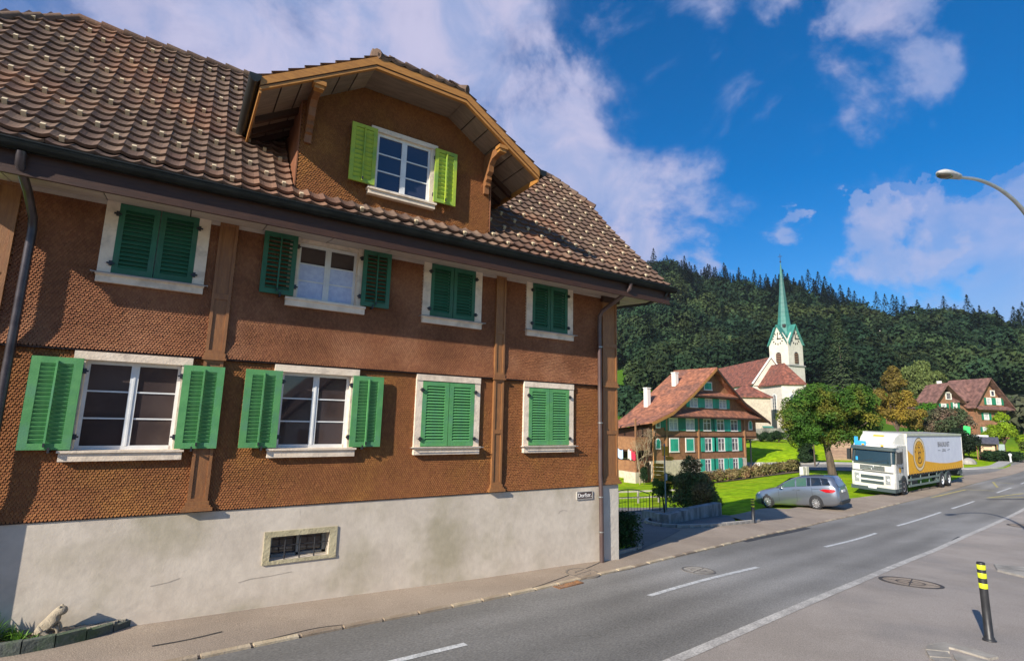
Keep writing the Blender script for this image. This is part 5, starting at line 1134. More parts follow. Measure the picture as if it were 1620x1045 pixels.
b=MB(); b.box(fx+.02,fx+.06,-1.9,-.55,1.44,1.72); b.build('grille',mat('dark_grille',(.05,.05,.05),(.12,.12,.12),30,.5),cab,o=(0,0,0))
for k in range(5):
    g=MB(); g.box(fx+.06,fx+.07,-1.88,-.57,1.47+k*.05,1.485+k*.05); g.build('grille_slat',M_rim,cab,o=(0,0,0))
b=MB(); b.bar((fx+.085,-1.75,1.45),(fx+.085,-.7,1.75),.05,.03); 
b.build('emblem_bar',M_rim,cab,o=(0,0,0))
b=MB(); b.tube([(fx+.07,-1.22+.10*math.cos(a),1.6+.10*math.sin(a)) for a in np.linspace(0,2*math.pi,13)],.018,5,cap=False); b.build('emblem_ring',M_rim,cab,o=(0,0,0))
b=MB(); pol_loft([cr(.6,fx+.08,.42,.0,W_-.02,.2),cr(.6,fx+.12,.75,.0,W_-.02,.2),cr(.6,fx+.08,1.30,.0,W_-.02,.2)],b,sm=False); b.add(cr(.6,fx+.08,1.30,.0,W_-.02,.2),[tuple(range(8))]); b.build('bumper',M_tw,cab,o=(0,0,0))
for za,zb_ in ((.62,.80),(.92,1.12)):
    b=MB(); b.box(fx+.10,fx+.13,-1.85,-.60,za,zb_); b.build('air_intake',M_dgr,cab,o=(0,0,0))
for ya,yb in ((-.50,-.24),(-2.2,-1.94)):
    b=MB(); b.box(fx+.085,fx+.135,ya,yb,.66,1.20); b.build('headlight',mat('lamp_lens',(.35,.37,.36),(.2,.2,.2),14,.1),cab,o=(0,0,0))
b=MB(); b.box(.4,fx+.10,W_-.01,-.01,.20,.42); b.box(.42,.9,-.06,.02,.25,.95); b.build('lower_skirt',M_dgr,cab,o=(0,0,0))
b=MB(); b.box(fx+.10,fx+.125,-1.45,-1.0,.33,.43); b.build('number_plate',M_white,cab,o=(0,0,0))
for y_,s_ in ((.16,1),(W_-.2,-1)):
    b=MB(); b.box(fx-.38,fx-.16,y_-.10,y_+.10,1.95,2.65); m_=b.build('mirror',M_black,cab,o=(0,0,0)); b=MB(); b.bar((fx-.27,y_,2.6),(fx-.2,y_-s_*.2,2.72),.04,.04); b.bar((fx-.27,y_,2.0),(fx-.2,y_-s_*.2,1.95),.04,.04); b.build('mirror_arm',M_black,m_,o=(0,0,0))
# roof deflector
b=MB(); pol_loft([[(.95,-.28,3.04),(.95,W_+.28,3.04),(.80,W_+.3,3.10),(.80,-.3,3.10)],[(.45,-.22,3.06),(.45,W_+.22,3.06),(.30,W_+.25,3.48),(.30,-.25,3.48)],[(-.3,-.14,3.06),(-.3,W_+.14,3.06),(-.3,W_+.2,3.72),(-.3,-.2,3.72)],[(-.80,-.06,3.04),(-.80,W_+.06,3.04),(-.80,W_+.1,3.80),(-.80,-.1,3.80)]],b,sm=False); b.add([(.95,-.28,3.04),(.95,W_+.28,3.04),(.80,W_+.3,3.10),(.80,-.3,3.10)],[(0,1,2,3)]); b.build('roof_deflector',mat('cream_paint',(.72,.69,.60),(.66,.63,.55),2,.4),cab,o=(0,0,0))
b=MB(); b.add([(.36,-1.0,3.462),(.36,-1.5,3.462),(.12,-1.5,3.572),(.12,-1.0,3.572)],[(0,1,2,3)]); b.V=[(x+.02,y,z+.02) for x,y,z in [(.42,-.95,3.35),(.42,-1.55,3.35),(.02,-1.5,3.60),(.02,-.9,3.60)]]; b.build('printed_badge',M_org,cab,o=(0,0,0),fix=False)
disc(.55,1.55,.17,.17,.012,M_org,'printed_badge',cab)
b=MB(); 
b.box(fx-.25,fx-.2,-2.25,-2.05,2.93,3.45); b.box(fx-.25,fx-.2,-2.05,-1.6,2.93,3.2); b.build('roof_plaque',mat('bright_blue',(.03,.33,.75),None,rough=.4),cab,o=(0,0,0))
b=MB(); b.box(fx+.03,fx+.045,-2.12,-2.0,1.98,2.2); b.build('windscreen_sticker',MATS['bright_blue'],cab,o=(0,0,0))
for s_ in (.35,.0):
    pass
for ya,yb in ((-1.9,-1.2),(-1.1,-.4)):
    b=MB(); b.bar((fx+.06,ya,1.90),(fx-.0,yb,2.12),.02,.02); b.build('wiper',M_black,cab,o=(0,0,0))
# wheel arches, mudguards
def arch(x,y,r,w_,par=tr):
    b=MB(); P=[[(x+r*math.cos(a),yy,.52+r*math.sin(a)) for yy in (y,y-w_)] for a in np.linspace(-.1,math.pi+.1,12)]
    b.grid(P); b.add([p[0] for p in P],[tuple(range(12))]); return b.build('mudguard',M_dgr,par,o=(0,0,0),fix=False)
b=MB(); P=[(.62*math.cos(a),.0,.55+.66*math.sin(a)) for a in np.linspace(0,math.pi,12)]; b.add([(x,.012,z) for x,y,z in P]+[(x*.86,.012,.52+(z-.55)*.86) for x,y,z in P],[(i,i+1,i+13,i+12) for i in range(11)]); b.build('wheel_arch_trim',M_dgr,tr,o=(0,0,0),fix=False)
b=MB(); P=[(.58*math.cos(a),.008,.52+.60*math.sin(a)) for a in np.linspace(0,math.pi,12)]; b.add(P+[(-.58,.008,.3),(.58,.008,.3)],[tuple(range(14))]); b.build('wheel_arch',M_black,tr,o=(0,0,0),fix=False)
M_trim2=mat('steel_truck_rim',(.50,.46,.44),None,rough=.4,metal=.4); M_trim3=mat('white_truck_rim',(.75,.75,.74),None,rough=.4)
for x,rm in ((0,M_trim2),(-8.0,M_trim3),(-9.55,M_trim3)):
    for y_,s_ in ((-.14,1),(WY+.14,-1)):
        wheel(tr,x,y_,.52,.30,0,s_,rim=rm,rr=.58)
    if x<-1: arch(x,-.02,.60,.45)
b=MB(); b.box(-.66,-.62,-.35,-.02,.12,.75); b.box(-10.25,-10.2,-.4,-.04,.12,.8); b.build('mud_flap',mat('grey_flap',(.22,.21,.2),None,rough=.8),tr,o=(0,0,0))
M_alu=mat('green_grey_rail',(.20,.27,.25),None,rough=.4,metal=.4)
for z in (.42,.80):
    b=MB(); b.box(-7.25,-1.0,-.05,-.01,z,z+.12); b.build('side_guard_rail',M_alu,tr,o=(0,0,0))
for x in (-1.6,-3.5,-5.3,-7.0): b=MB(); b.box(x-.04,x+.04,-.09,-.05,.42,1.1); b.build('side_guard_post',M_alu,tr,o=(0,0,0))
b=MB(); b.box(-13.4,-13.2,WY+.1,-.1,.55,.68); b.box(-13.6,-12.6,-.6,-.1,.72,1.0); b.box(-13.9,-13.4,-.4,-.1,.32,.38); b.build('rear_underrun_bar',M_dgr,tr,o=(0,0,0))
b=MB(); b.box(-3.0,-1.9,-.62,-.12,.45,1.0); b.build('fuel_tank',M_black,tr,o=(0,0,0))
# cab details: windscreen surround, steps, corner lamps, dash, seats, lower intake frame
b=MB(); b.bar((fx+.045,-.16,1.92),(fx-.105,-.20,2.68),.07,.03); b.build('windscreen_pillar',M_dgr,cab,o=(0,0,0))
b=MB(); b.bar((fx+.045,WY+.2,1.92),(fx-.105,WY+.24,2.68),.07,.03); b.build('windscreen_pillar',M_dgr,cab,o=(0,0,0))
b=MB(); b.box(fx-.02,fx+.075,WY+.2,-.18,1.80,1.90); b.build('scuttle_panel',M_dgr,cab,o=(0,0,0))
for z in (.45,.72): b=MB(); b.box(.50,.88,-.01,.03,z,z+.05); b.build('cab_step',M_rim,cab,o=(0,0,0))
for ya in (-.32,-2.0):
    b=MB(); b.lathe([(0,.03),(.07,.025),(.085,0)],c=(fx+.13,ya-.02,.93),n=12,axis='x'); b.build('headlight_lens',M_wf if 'M_wf' in globals() else M_white,cab,o=(0,0,0))
for y_ in (-.7,-1.75): b=MB(); b.box(fx-.22,fx-.15,y_-.07,y_+.07,2.95,3.03); b.build('marker_lamp',M_org,cab,o=(0,0,0))
b=MB(); b.box(fx+.12,fx+.128,WY+.05,-.05,1.36,1.40); b.build('panel_gap',M_black,cab,o=(0,0,0))
b=MB(); b.box(fx-.3,fx-.26,-1.0,-.55,2.0,2.35); b.build('seat_back',M_dgr,cab,o=(0,0,0))
# ---------------------------------------------------------------- farmhouse
M_fwood=mat('farmhouse_shingles',(.33,.155,.070),(.25,.112,.05),2.5,.85,bump=.5,bsc=18,c3=(.17,.075,.04),sc3=.4,coord='World',grain=(5,.2))
M_froof=mat('red_tile_roof',(.33,.125,.065),(.22,.085,.050),1.2,.85,bump=.5,bsc=8,c3=(.15,.07,.05),sc3=.3,amt3=.9,coord='World',grain=(2.6,.32))
M_fteal=mat('teal_shutter',(.03,.42,.27),(.025,.33,.22),1,.55,rnd=.15)
M_fdgreen=mat('deep_green_shutter',(.012,.18,.10),None,rough=.6)
M_plw=mat('cream_render',(.60,.50,.38),(.52,.43,.33),.8,.95,coord='World',grain=(3,.12))
M_wf=mat('white_frame_far',(.78,.74,.68),None,rough=.6)
M_gl2=mat('far_window_glass',(.05,.055,.08),(.22,.2,.2),.9,.1,coord='World')
M_lace=mat('white_lace',(.62,.60,.60),(.40,.40,.42),2,.9,coord='World')
fh=thing('farmhouse','large wooden farmhouse with red tiled roof and teal shutters on the lawn','house',(46.9,33,-3.2),space=True)
FYY=33.0
b=MB(); b.prism([(37.4,FYY,-1.05),(55.4,FYY,-1.05),(55.4,FYY,1.4),(57.9,FYY,1.4),(57.9,FYY,3.9),(52.8,FYY,7.0),(48.6,FYY,9.9),(44.3,FYY,6.9),(38.4,FYY,3.4)],(0,4.2,0)); b.build('wall',M_fwood,fh)
b=MB(); b.box(37.35,55.4,FYY-.05,FYY+7,-4.2,-1.05); b.build('plinth',M_plw,fh)
# side gallery on the left
b=MB(); b.box(35.2,37.4,FYY+.3,FYY+6.4,.1,1.55); b.build('gallery_front',M_fwood,fh)
b=MB(); b.box(37.2,37.4,FYY,FYY+5.5,-1.05,2.6); b.build('gallery_back_wall',M_dwood,fh)
b=MB(); 
b.box(35.2,37.4,FYY+.4,FYY+6.4,-.1,.1); b.build('gallery_floor',M_dwood,fh)
for y in (FYY+.4,FYY+3.3,FYY+6.2): b=MB(); b.box(35.25,35.4,y-.08,y+.08,-3.4,3.6); b.build('gallery_post',M_fwood,fh)
b=MB(); b.box(35.2,37.4,FYY+.4,FYY+3.5,-2.3,-1.1); b.build('gallery_front',M_fwood,fh)
b=MB(); b.box(35.0,36.2,FYY+.2,FYY+2.0,-4,-2.3); b.build('plinth',M_plw,fh)
# roof: upper steep, lower flare
def roofq(pts,name='roof',m=M_froof,th=.16,par=fh):
    b=MB(); n=len(pts); b.add([(x,y,z) for x,y,z in pts]+[(x,y,z-th) for x,y,z in pts],[tuple(range(n)),tuple(range(n,2*n))[::-1]]+[(i,(i+1)%n,(i+1)%n+n,i+n) for i in range(n)]); return b.build(name,m,par)
yf=FYY-1.1; yb=38.8
prof=[(48.45,10.35),(43.9,7.0),(40.0,4.6),(36.5,3.35)]
back=[(48.45,10.2),(43.6,6.9),(39.6,4.3),(36.0,2.35)]
for i in range(3):
    (xa,za),(xb,zb_)=prof[i],prof[i+1]; (xc,zc),(xd,zd)=back[i],back[i+1]
    roofq([(xa,yf,za),(xc,yb,zc),(xd,yb,zd),(xb,yf,zb_)])
rp_=[(48.45,10.35),(51.0,8.35),(54.2,6.1),(59.6,3.7)]
for (xa,za),(xb,zb_) in zip(rp_[:-1],rp_[1:]): roofq([(xa,yf,za),(xb,yf,zb_),(xb,yb,zb_),(xa,yb,za)])
for P_,nm in ((prof,'bargeboard'),(rp_,'bargeboard')):
    for (xa,za),(xb,zb_) in zip(P_[:-1],P_[1:]): b=MB(); b.hexa([(xa,yf-.05,za-.42),(xb,yf-.05,zb_-.42),(xb,yf,zb_-.42),(xa,yf,za-.42),(xa,yf-.05,za-.1),(xb,yf-.05,zb_-.1),(xb,yf,zb_-.1),(xa,yf,za-.1)]); b.build(nm,M_board if P_ is prof else M_dwood,fh)
# skirt roofs across the gable
for xa,xb,z0_,z1_ in ((43.6,53.6,6.75,7.25),(39.7,58.0,4.15,5.05)):
    roofq([(xa,FYY-1.0,z0_),(xb,FYY-1.0,z0_),(xb-.9,FYY+.05,z1_),(xa+.9,FYY+.05,z1_)],'skirt_roof',th=.1)
    b=MB(); b.box(xa+.1,xb-.1,FYY-1.0,FYY-.9,z0_-.28,z0_-.09); b.build('skirt_fascia',M_dwood,fh)
M_fw2=mat('farmhouse_post',(.34,.17,.075),None,rough=.7)
for x in (39.95,45.75,55.2): b=MB(); b.box(x-.13,x+.13,FYY-.12,FYY,-1.0,4.1); b.build('corner_post',M_fw2,fh)
b=MB(); b.box(37.4,57.9,FYY-.08,FYY,1.62,1.72); b.build('drip_board',M_dwood,fh)
def fwin(x0,x1,z0,z1,kind='open',arch=False,sh='both',y=FYY,par=fh,sw=None,fm=M_wf,sm=M_fteal,inner=None):
    b=MB(); t=.13
    if arch:
        P=[(x0,z0)]+[((x0+x1)/2-(x1-x0)/2*math.cos(a),z1-(x1-x0)/2+(x1-x0)/2*math.sin(a)) for a in np.linspace(0,math.pi,9)]+[(x1,z0)]
        b.prism([(x,y-.06,z) for x,z in P],(0,.06,0)); w_=b.build('window',fm,par)
        b=MB(); s=.6; cx=(x0+x1)/2; P2=[(cx+(x-cx)*s,z0+.15+(z-z0)*.82) for x,z in P]; b.prism([(x,y-.09,z) for x,z in P2],(0,.02,0)); b.build('pane',sm if kind=='closed' else M_gl2,w_); 
    else:
        b.box(x0,x0+t,y-.07,y,z0,z1);b.box(x1-t,x1,y-.07,y,z0,z1);b.box(x0+t,x1-t,y-.07,y,z1-t,z1);b.box(x0-.04,x1+.04,y-.10,y,z0-.04,z0+t*.8); w_=b.build('window',fm,par)
        if kind=='closed':
            m_=(x0+x1)/2
            for a,c in ((x0+t,m_-.02),(m_+.02,x1-t)): b=MB(); b.box(a,c,y-.06,y-.02,z0+t*.8,z1-t); b.build('shutter',sm,w_)
        else:
            m_=(x0+x1)/2
            for a,c in ((x0+t,m_-.05),(m_+.05,x1-t)): b=MB(); b.box(a,c,y-.035,y-.01,z0+t*.8,z1-t); b.build('pane',inner or M_gl2,w_)
            b=MB(); b.box(m_-.05,m_+.05,y-.06,y-.01,z0+t*.8,z1-t); b.box(x0+t,x1-t,y-.055,y-.036,(z0+z1)/2+.2,(z0+z1)/2+.26); b.build('glazing_bar',fm,w_)
    sw=sw or (x1-x0)*.42
    if kind=='open' and sh:
        if sh in('both','l'): b=MB(); b.box(x0-sw,x0-.02,y-.11,y-.06,z0,z1); b.build('shutter',sm,w_)
        if sh in('both','r'): b=MB(); b.box(x1+.02,x1+sw,y-.11,y-.06,z0,z1); b.build('shutter',sm,w_)
    return w_
# attic, third row
fwin(47.1,48.75,7.45,8.5,'closed')
for x0 in (44.25,47.15,50.0): fwin(x0,x0+1.55,5.2,6.4,'open',sw=.66,inner=M_lace)
# second row
fwin(38.15,38.95,2.6,3.85,'dark',arch=True,sh=None); b=MB(); b.box(39.0,39.75,FYY-.1,FYY-.05,2.7,3.75); b.build('shutter',M_fdgreen,fh)
for x0 in (40.35,43.4): fwin(x0,x0+1.65,2.35,3.85,'open',sw=.72,sm=M_fdgreen,inner=M_lace)
for x0 in (46.65,49.35,52.2): fwin(x0,x0+1.55,2.35,3.85,'open',sw=.66,sm=M_fdgreen if x0<48 else M_fteal)
fwin(56.15,57.05,2.5,3.8,'closed',arch=True)
# first row
fwin(38.05,38.95,.2,1.45,'closed',arch=True)
fwin(40.45,42.1,-.15,1.5,'closed'); fwin(43.3,44.9,-.15,1.5,'closed')
for x0 in (46.85,49.45,52.3): fwin(x0,x0+1.45,-.15,1.5,'open',sw=.72)
# ground row in the plinth
for x0 in (46.7,49.3,52.3): fwin(x0,x0+1.2,-2.6,-1.05,'open',sw=.8,y=FYY-.05)
for i,(x,y_,zb_,zt_,w_) in enumerate(((45.35,36,6.8,9.6,.30),(41.2,37,4.4,7.45,.30))):
    b=MB(); b.box(x-w_,x+w_,y_-w_,y_+w_,zb_,zt_); b.box(x-w_-.06,x+w_+.06,y_-w_-.06,y_+w_+.06,zt_,zt_+.12); b.build('chimney',M_wf,fh)
b=MB(); b.box(36.0,36.1,FYY+2.3,FYY+3.3,-3.2,-1.0) if False else b.box(36.3,37.0,FYY-.08,FYY-.0,-3.6,-1.2); b.build('door',M_dwood,fh)
b=MB(); b.tube([(37.5,FYY-.2,3.3),(37.5,FYY-.2,-2.6),(37.0,FYY-.3,-3.3)],.07,6); b.build('downpipe',M_board,fh)
# laundry
for i,(y_,m_,lb,w_) in enumerate((( FYY+2.2,mat('pale_blue_cloth',(.45,.55,.75),None,rough=.9),'pale blue laundry hanging in the farmhouse gallery',1.3),(FYY+.9,mat('white_cloth',(.7,.66,.58),None,rough=.9),'white cloth hanging beside the red one in the farmhouse gallery',.5),(FYY+.25,mat('red_cloth',(.6,.02,.06),None,rough=.9),'red cloth hanging at the corner of the farmhouse gallery',.9))):
    b=MB(); P=[[(35.1+.05*math.sin(k*1.7),y_+w_*k/6,.1-1.0*j/3-.12*math.sin(k*1.1)) for k in range(7)] for j in range(4)]; b.grid(P); o=b.build('hanging_cloth',m_,fix=False); tag(o,lb,'laundry')
# ---------------------------------------------------------------- church
M_cren=mat('church_render',(.68,.62,.52),(.60,.55,.46),.5,.95,coord='World',grain=(2,.08))
M_croof=mat('church_tile_roof',(.26,.085,.052),(.15,.055,.040),1.6,.85,bump=.6,bsc=4,coord='World',grain=(1.8,.38),c3=(.12,.06,.045),sc3=.4,amt3=.6)
M_cop=mat('copper_patina',(.045,.235,.19),(.03,.15,.13),.6,.6,bump=.3,bsc=4,coord='World',stretch=(1,1,.4),c3=(.05,.10,.10),sc3=.25,amt3=.7)
M_dark=mat('dark_opening',(.035,.028,.03),None,rough=.8)
ch=thing('village_church','pale church with steep red tiled roof and low apse above the farmhouse','church',(96,55,.8),space=True)
Ax=Vector((.522,.853,0)); Vx=Vector((.853,-.522,0)); A0=Vector((94.4,50.3,0))
def cp(u,v,z): p=A0+Ax*u+Vx*v; return (p.x,p.y,z)
b=MB(); b.prism([cp(-.0,.25,-1.5),cp(9,.25,-1.5),cp(9,5.6,-1.5),cp(1.2,5.6,-1.5),cp(-.4,4.6,-1.5)],(0,0,12.9)); b.build('choir_wall',M_cren,ch)
b=MB(); b.prism([cp(8.8,-1.2,-1.5),cp(38,-1.2,-1.5),cp(38,7,-1.5),cp(8.8,7,-1.5)],(0,0,13.3)); b.build('nave_wall',M_cren,ch)
def rf(pts,m=M_croof,name='roof',par=ch): return roofq(pts,name,m,.2,par)
e=11.45; rg=16.15
rf([cp(-.3,-.25,e),cp(3.2,2.9,rg),cp(9.4,2.9,rg),cp(9.4,-.3,e)]); rf([cp(-.3,-.25,e),cp(-.9,5.0,e+.1),cp(3.2,2.9,rg)]); rf([cp(-.9,5.0,e+.1),cp(9.4,6.1,e),cp(9.4,2.9,rg),cp(3.2,2.9,rg)])
rn=18.0; en=11.9
rf([cp(8.6,-1.6,en),cp(8.6,2.9,rn),cp(38.3,2.9,rn),cp(38.3,-1.6,en)]); rf([cp(8.6,7.4,en),cp(38.3,7.4,en),cp(38.3,2.9,rn),cp(8.6,2.9,rn)])
b=MB(); b.prism([cp(8.55,-1.3,en-.3),cp(8.55,2.9,rn-.35),cp(8.55,7.1,en-.3)],tuple(Ax*.3)); b.build('nave_gable',M_cren,ch)
b=MB(); b.bar(cp(8.5,-1.6,en+.05),cp(8.5,2.9,rn+.1),.35,.25); b.bar(cp(8.5,2.9,rn+.1),cp(8.5,7.4,en),.35,.25); b.build('gable_coping',M_wf,ch)
# tall arched windows of the choir
def cwin(u,v,z0,z1,w_,axis,par=ch):
    P=[(-w_,z0)]+[(-w_*math.cos(a),z1-w_+w_*math.sin(a)) for a in np.linspace(0,math.pi,9)]+[(w_,z0)]
    nrm=-Vx if axis=='u' else -Ax; d=Ax if axis=='u' else Vx
    c=A0+Ax*u+Vx*v
    b=MB(); b.prism([tuple(c+d*x*1.35+nrm*.05+Vector((0,0,z+(.25 if z>z0 else -.1)))) for x,z in P],tuple(-nrm*.05)); o=b.build('window_surround',M_wf,par)
    b=MB(); b.prism([tuple(c+d*x+nrm*.09+Vector((0,0,z))) for x,z in P],tuple(-nrm*.03)); b.build('pane',mat('church_glass',(.14,.15,.17),(.09,.1,.12),2,.3,coord='World'),o)
    b=MB(); b.bar(tuple(c+nrm*.11+Vector((0,0,z0))),tuple(c+nrm*.11+Vector((0,0,z1))),.07,.04)
    for k in range(1,7): zz=z0+(z1-z0)*k/7; b.bar(tuple(c-d*w_*.95+nrm*.11+Vector((0,0,zz))),tuple(c+d*w_*.95+nrm*.11+Vector((0,0,zz))),.05,.04)
    b.build('glazing_bar',M_wf,o)
cwin(3.0,.25,4.4,9.4,.62,'u'); cwin(-.2,2.4,4.4,9.4,.62,'v')
# sacristy
sc0=Vector((88.3,52.3,0))
def sp_(u,v,z): p=sc0+Ax*u+Vx*v; return (p.x,p.y,z)
b=MB(); b.prism([sp_(0,-3.3,-1),sp_(6,-3.3,-1),sp_(6,3.3,-1),sp_(0,3.3,-1)],(0,0,9.7)); b.build('sacristy_wall',M_plw,ch)
ap=sp_(3.2,.0,11.4)
for q in ([(-.4,-3.7),(-.4,3.7)],[(-.4,3.7),(6.4,3.7)],[(6.4,3.7),(6.4,-3.7)],[(6.4,-3.7),(-.4,-3.7)]): rf([sp_(*q[0],8.65),sp_(*q[1],8.65),ap],name='sacristy_roof')
b=MB(); b.prism([sp_(-.6,1.3,2.6),sp_(-.6,3.3,2.6),sp_(.2,3.3,2.9),sp_(.2,1.3,2.9)],(0,0,.12)); b.build('porch_canopy',M_cop,ch)
b=MB(); b.prism([sp_(-.06,1.9,-.5),sp_(-.06,2.9,-.5),sp_(-.06,2.9,2.0),sp_(-.06,1.9,2.0)],tuple(Ax*.05)); b.build('door',mat('red_brown_door',(.20,.05,.035),None,rough=.6),ch)
# tower
tw=thing('church_tower','white church tower with clock faces and a slender green copper spire','tower',(103.9,55,1),space=True)
th=R(31); C0=Vector((103.6,53.3,0)); du=Vector((math.cos(th),math.sin(th),0)); 
ray_=(Vector((103.6,53.3,0))-Vector((CAMP.x,CAMP.y,0))).normalized(); lat=Vector((ray_.y,-ray_.x,0))
a1=(-lat*.80+ray_*.60); a2=(lat*.62+ray_*.785); a1.normalize(); a2=Vector((-a1.y,a1.x,0)); a2=a2 if a2.dot(lat)>0 else -a2
SW=5.0
def tp(p,q,z): c=C0+a1*p*SW+a2*q*SW; return (c.x,c.y,z)
zt=21.4; zg=25.3
b=MB(); b.prism([tp(0,0,-2),tp(1,0,-2),tp(1,1,-2),tp(0,1,-2)],(0,0,18.3)); b.build('tower_base',M_cren,tw)
b=MB(); i_=.02; b.prism([tp(i_,i_,16.3),tp(1-i_,i_,16.3),tp(1-i_,1-i_,16.3),tp(i_,1-i_,16.3)],(0,0,zt-16.3)); b.build('belfry',M_cren,tw)
b=MB(); i_=-.04; b.prism([tp(i_,i_,16.05),tp(1-i_,i_,16.05),tp(1-i_,1-i_,16.05),tp(i_,1-i_,16.05)],(0,0,.3)); b.build('cornice',mat('grey_stone',(.30,.29,.27),None,rough=.9),tw)
fcs=[((0,0),(1,0)),((0,0),(0,1)),((1,0),(1,1)),((0,1),(1,1))]
for (p0,q0),(p1,q1) in fcs:
    A_=Vector(tp(p0,q0,zt));B2=Vector(tp(p1,q1,zt)); mid=(A_+B2)/2; cen=Vector(tp(.5,.5,zt)); inn=(cen-mid).normalized()
    b=MB(); b.prism([tuple(A_+inn*.1),tuple(B2+inn*.1),tuple(mid+inn*.1+Vector((0,0,zg-zt)))],tuple(inn*.3)); b.build('gable',M_cren,tw)
    out=-inn; al=(B2-A_).normalized()
    # gable roof slopes meeting the spire
    for s_ in (0,1):
        E_=A_ if s_==0 else B2
        rf([tuple(E_+out*.35+Vector((0,0,-.35))),tuple(mid+out*.35+Vector((0,0,zg-zt+.25))),tuple(cen+Vector((0,0,zg-zt+.25))),tuple(E_+inn*.0+Vector((0,0,0))+(cen-E_)*.25)],M_cop,'gable_roof',tw)
    if (p0,q0,p1,q1) in ((0,0,1,0),(0,0,0,1)):
        # belfry opening and clock
        P=[(-.62,17.6)]+[(-.62*math.cos(a),19.55+.62*math.sin(a)) for a in np.linspace(0,math.pi,9)]+[(.62,17.6)]
        P=[(x,z-.9) for x,z in P]
        b=MB(); b.prism([tuple(mid+al*x+out*.0+Vector((0,0,z-zt))) for x,z in P],tuple(out*.06)); bo=b.build('belfry_opening',M_dark,tw)
        for k in range(6): q=MB(); zz=16.9+k*.38; c_=mid+out*.08; q.bar(tuple(c_-al*.55+Vector((0,0,zz-zt))),tuple(c_+al*.55+Vector((0,0,zz-zt))),.05,.12); q.build('louvre',M_fw2,bo)
        cz=22.35; b=MB(); c_=mid+Vector((0,0,cz-zt))+out*-.02
        n=24; 
        for k in range(12):
            a=2*math.pi*k/12; r0,r1=1.05,1.42; d_=al*math.sin(a)+Vector((0,0,math.cos(a)))
            q=MB(); q.bar(tuple(c_+d_*r0),tuple(c_+d_*r1),.20,.05,up=tuple(out)); q.build('hour_mark',M_dark,tw)
        for a,l,w_ in ((R(0),1.05,.14),(R(92),.85,.18)):
            d_=al*math.sin(a)*(1 if al.dot(lat)>0 else -1)+Vector((0,0,math.cos(a))); q=MB(); q.bar(tuple(c_+out*.05-d_*.2),tuple(c_+out*.05+d_*l),w_,.05,up=tuple(out)); q.build('clock_hand',M_dark,tw)
cen=Vector(tp(.5,.5,0)); prof_=[(1.85,22.6),(1.55,24.6),(1.32,26.6),(.92,30.5),(.52,35.2),(.24,38.6),(.06,40.5)]
b=MB(); b.lathe(prof_,c=(cen.x,cen.y,0),n=8,sm=False); b.build('spire',M_cop,tw)
for k in range(14):
    z=25.5+k*1.05; r=float(np.interp(z,[p[1] for p in prof_],[p[0] for p in prof_])); b=MB(); b.lathe([(r+.0,z-.03),(r+.035,z),(r+.0,z+.03)],c=(cen.x,cen.y,0),n=8,sm=False); b.build('spire_seam',mat('dark_patina',(.03,.15,.14),None,rough=.6),tw)
b=MB(); b.lathe([(0,40.4),(.22,40.7),(0,41.0)],c=(cen.x,cen.y,0),n=8); b.bar((cen.x,cen.y,40.9),(cen.x,cen.y,42.6),.08,.08); b.bar(tuple(cen+lat*-.45+Vector((0,0,42.0))),tuple(cen+lat*.45+Vector((0,0,42.0))),.08,.08); b.build('spire_cross',M_dark,tw)
b=MB(); c_=cen-ray_*1.35; b.box(c_.x-.3,c_.x+.3,c_.y-.3,c_.y+.3,25.0,25.7); b.build('spire_hatch',M_dark,tw)
# ---------------------------------------------------------------- chalet on the right
hs_=thing('gabled_house','tall brown shingled house with two gables behind the trees on the right','house',(125,28,-2),space=True)
O_=Vector((117.4,32.7,0)); e1=Vector((.905,-.425,0)); e2=Vector((.425,.905,0))
def hp(u,v,z): p=O_+e1*u+e2*v; return (p.x,p.y,z)
M_hw=mat('chalet_shingles',(.29,.14,.075),(.22,.105,.055),1.5,.85,coord='World',grain=(3,.25))
M_hr=mat('chalet_roof',(.19,.095,.075),(.14,.07,.058),1,.85,coord='World',grain=(1.6,.35))
b=MB(); b.prism([hp(.5,0,-3),hp(5.6,0,-3),hp(5.6,0,7.6),hp(2.6,0,11.0),hp(.5,0,8.2)],tuple(e2*3.4)); b.build('wall',M_hw,hs_)
b=MB(); b.prism([hp(8.2,-.8,0),hp(15.6,-.8,0),hp(15.6,-.8,7.4),hp(13.9,-.8,10.2),hp(11.8,-.8,12.7),hp(8.2,-.8,7.8)],tuple(e2*8)); b.build('wall',M_hw,hs_)
b=MB(); b.prism([hp(5.0,.3,0),hp(9,.3,0),hp(9,.3,8),hp(5,.3,8)],tuple(e2*6)); b.build('wall',M_hw,hs_)
b=MB(); b.prism([hp(8.1,-.85,-3),hp(15.7,-.85,-3),hp(15.7,-.85,0.2),hp(8.1,-.85,0.2)],tuple(e2*8)); b.build('plinth',M_plw,hs_)
def hrf(pts): return roofq(pts,'roof',M_hr,.22,hs_)
hrf([hp(-.6,-1.2,8.3),hp(2.6,-1.2,12.0),hp(2.6,3.6,12.0),hp(-.6,3.6,8.3)]); hrf([hp(2.6,-1.2,12.0),hp(6.4,-1.2,8.4),hp(6.4,3.6,8.4),hp(2.6,3.6,12.0)])
hrf([hp(7.4,-1.9,7.6),hp(11.8,-1.9,13.5),hp(11.8,7,13.5),hp(7.4,7,7.6)]); hrf([hp(11.8,-1.9,13.5),hp(16.6,-1.9,7.4),hp(16.6,7,7.4),hp(11.8,7,13.5)])
hrf([hp(2.6,3,12.1),hp(11.8,3,13.3),hp(11.8,-.3,9.5),hp(4.6,-.3,8.6)])
hrf([hp(8.0,-2.0,7.35),hp(16.2,-2.0,7.35),hp(15.9,-.8,7.95),hp(8.3,-.8,7.95)])
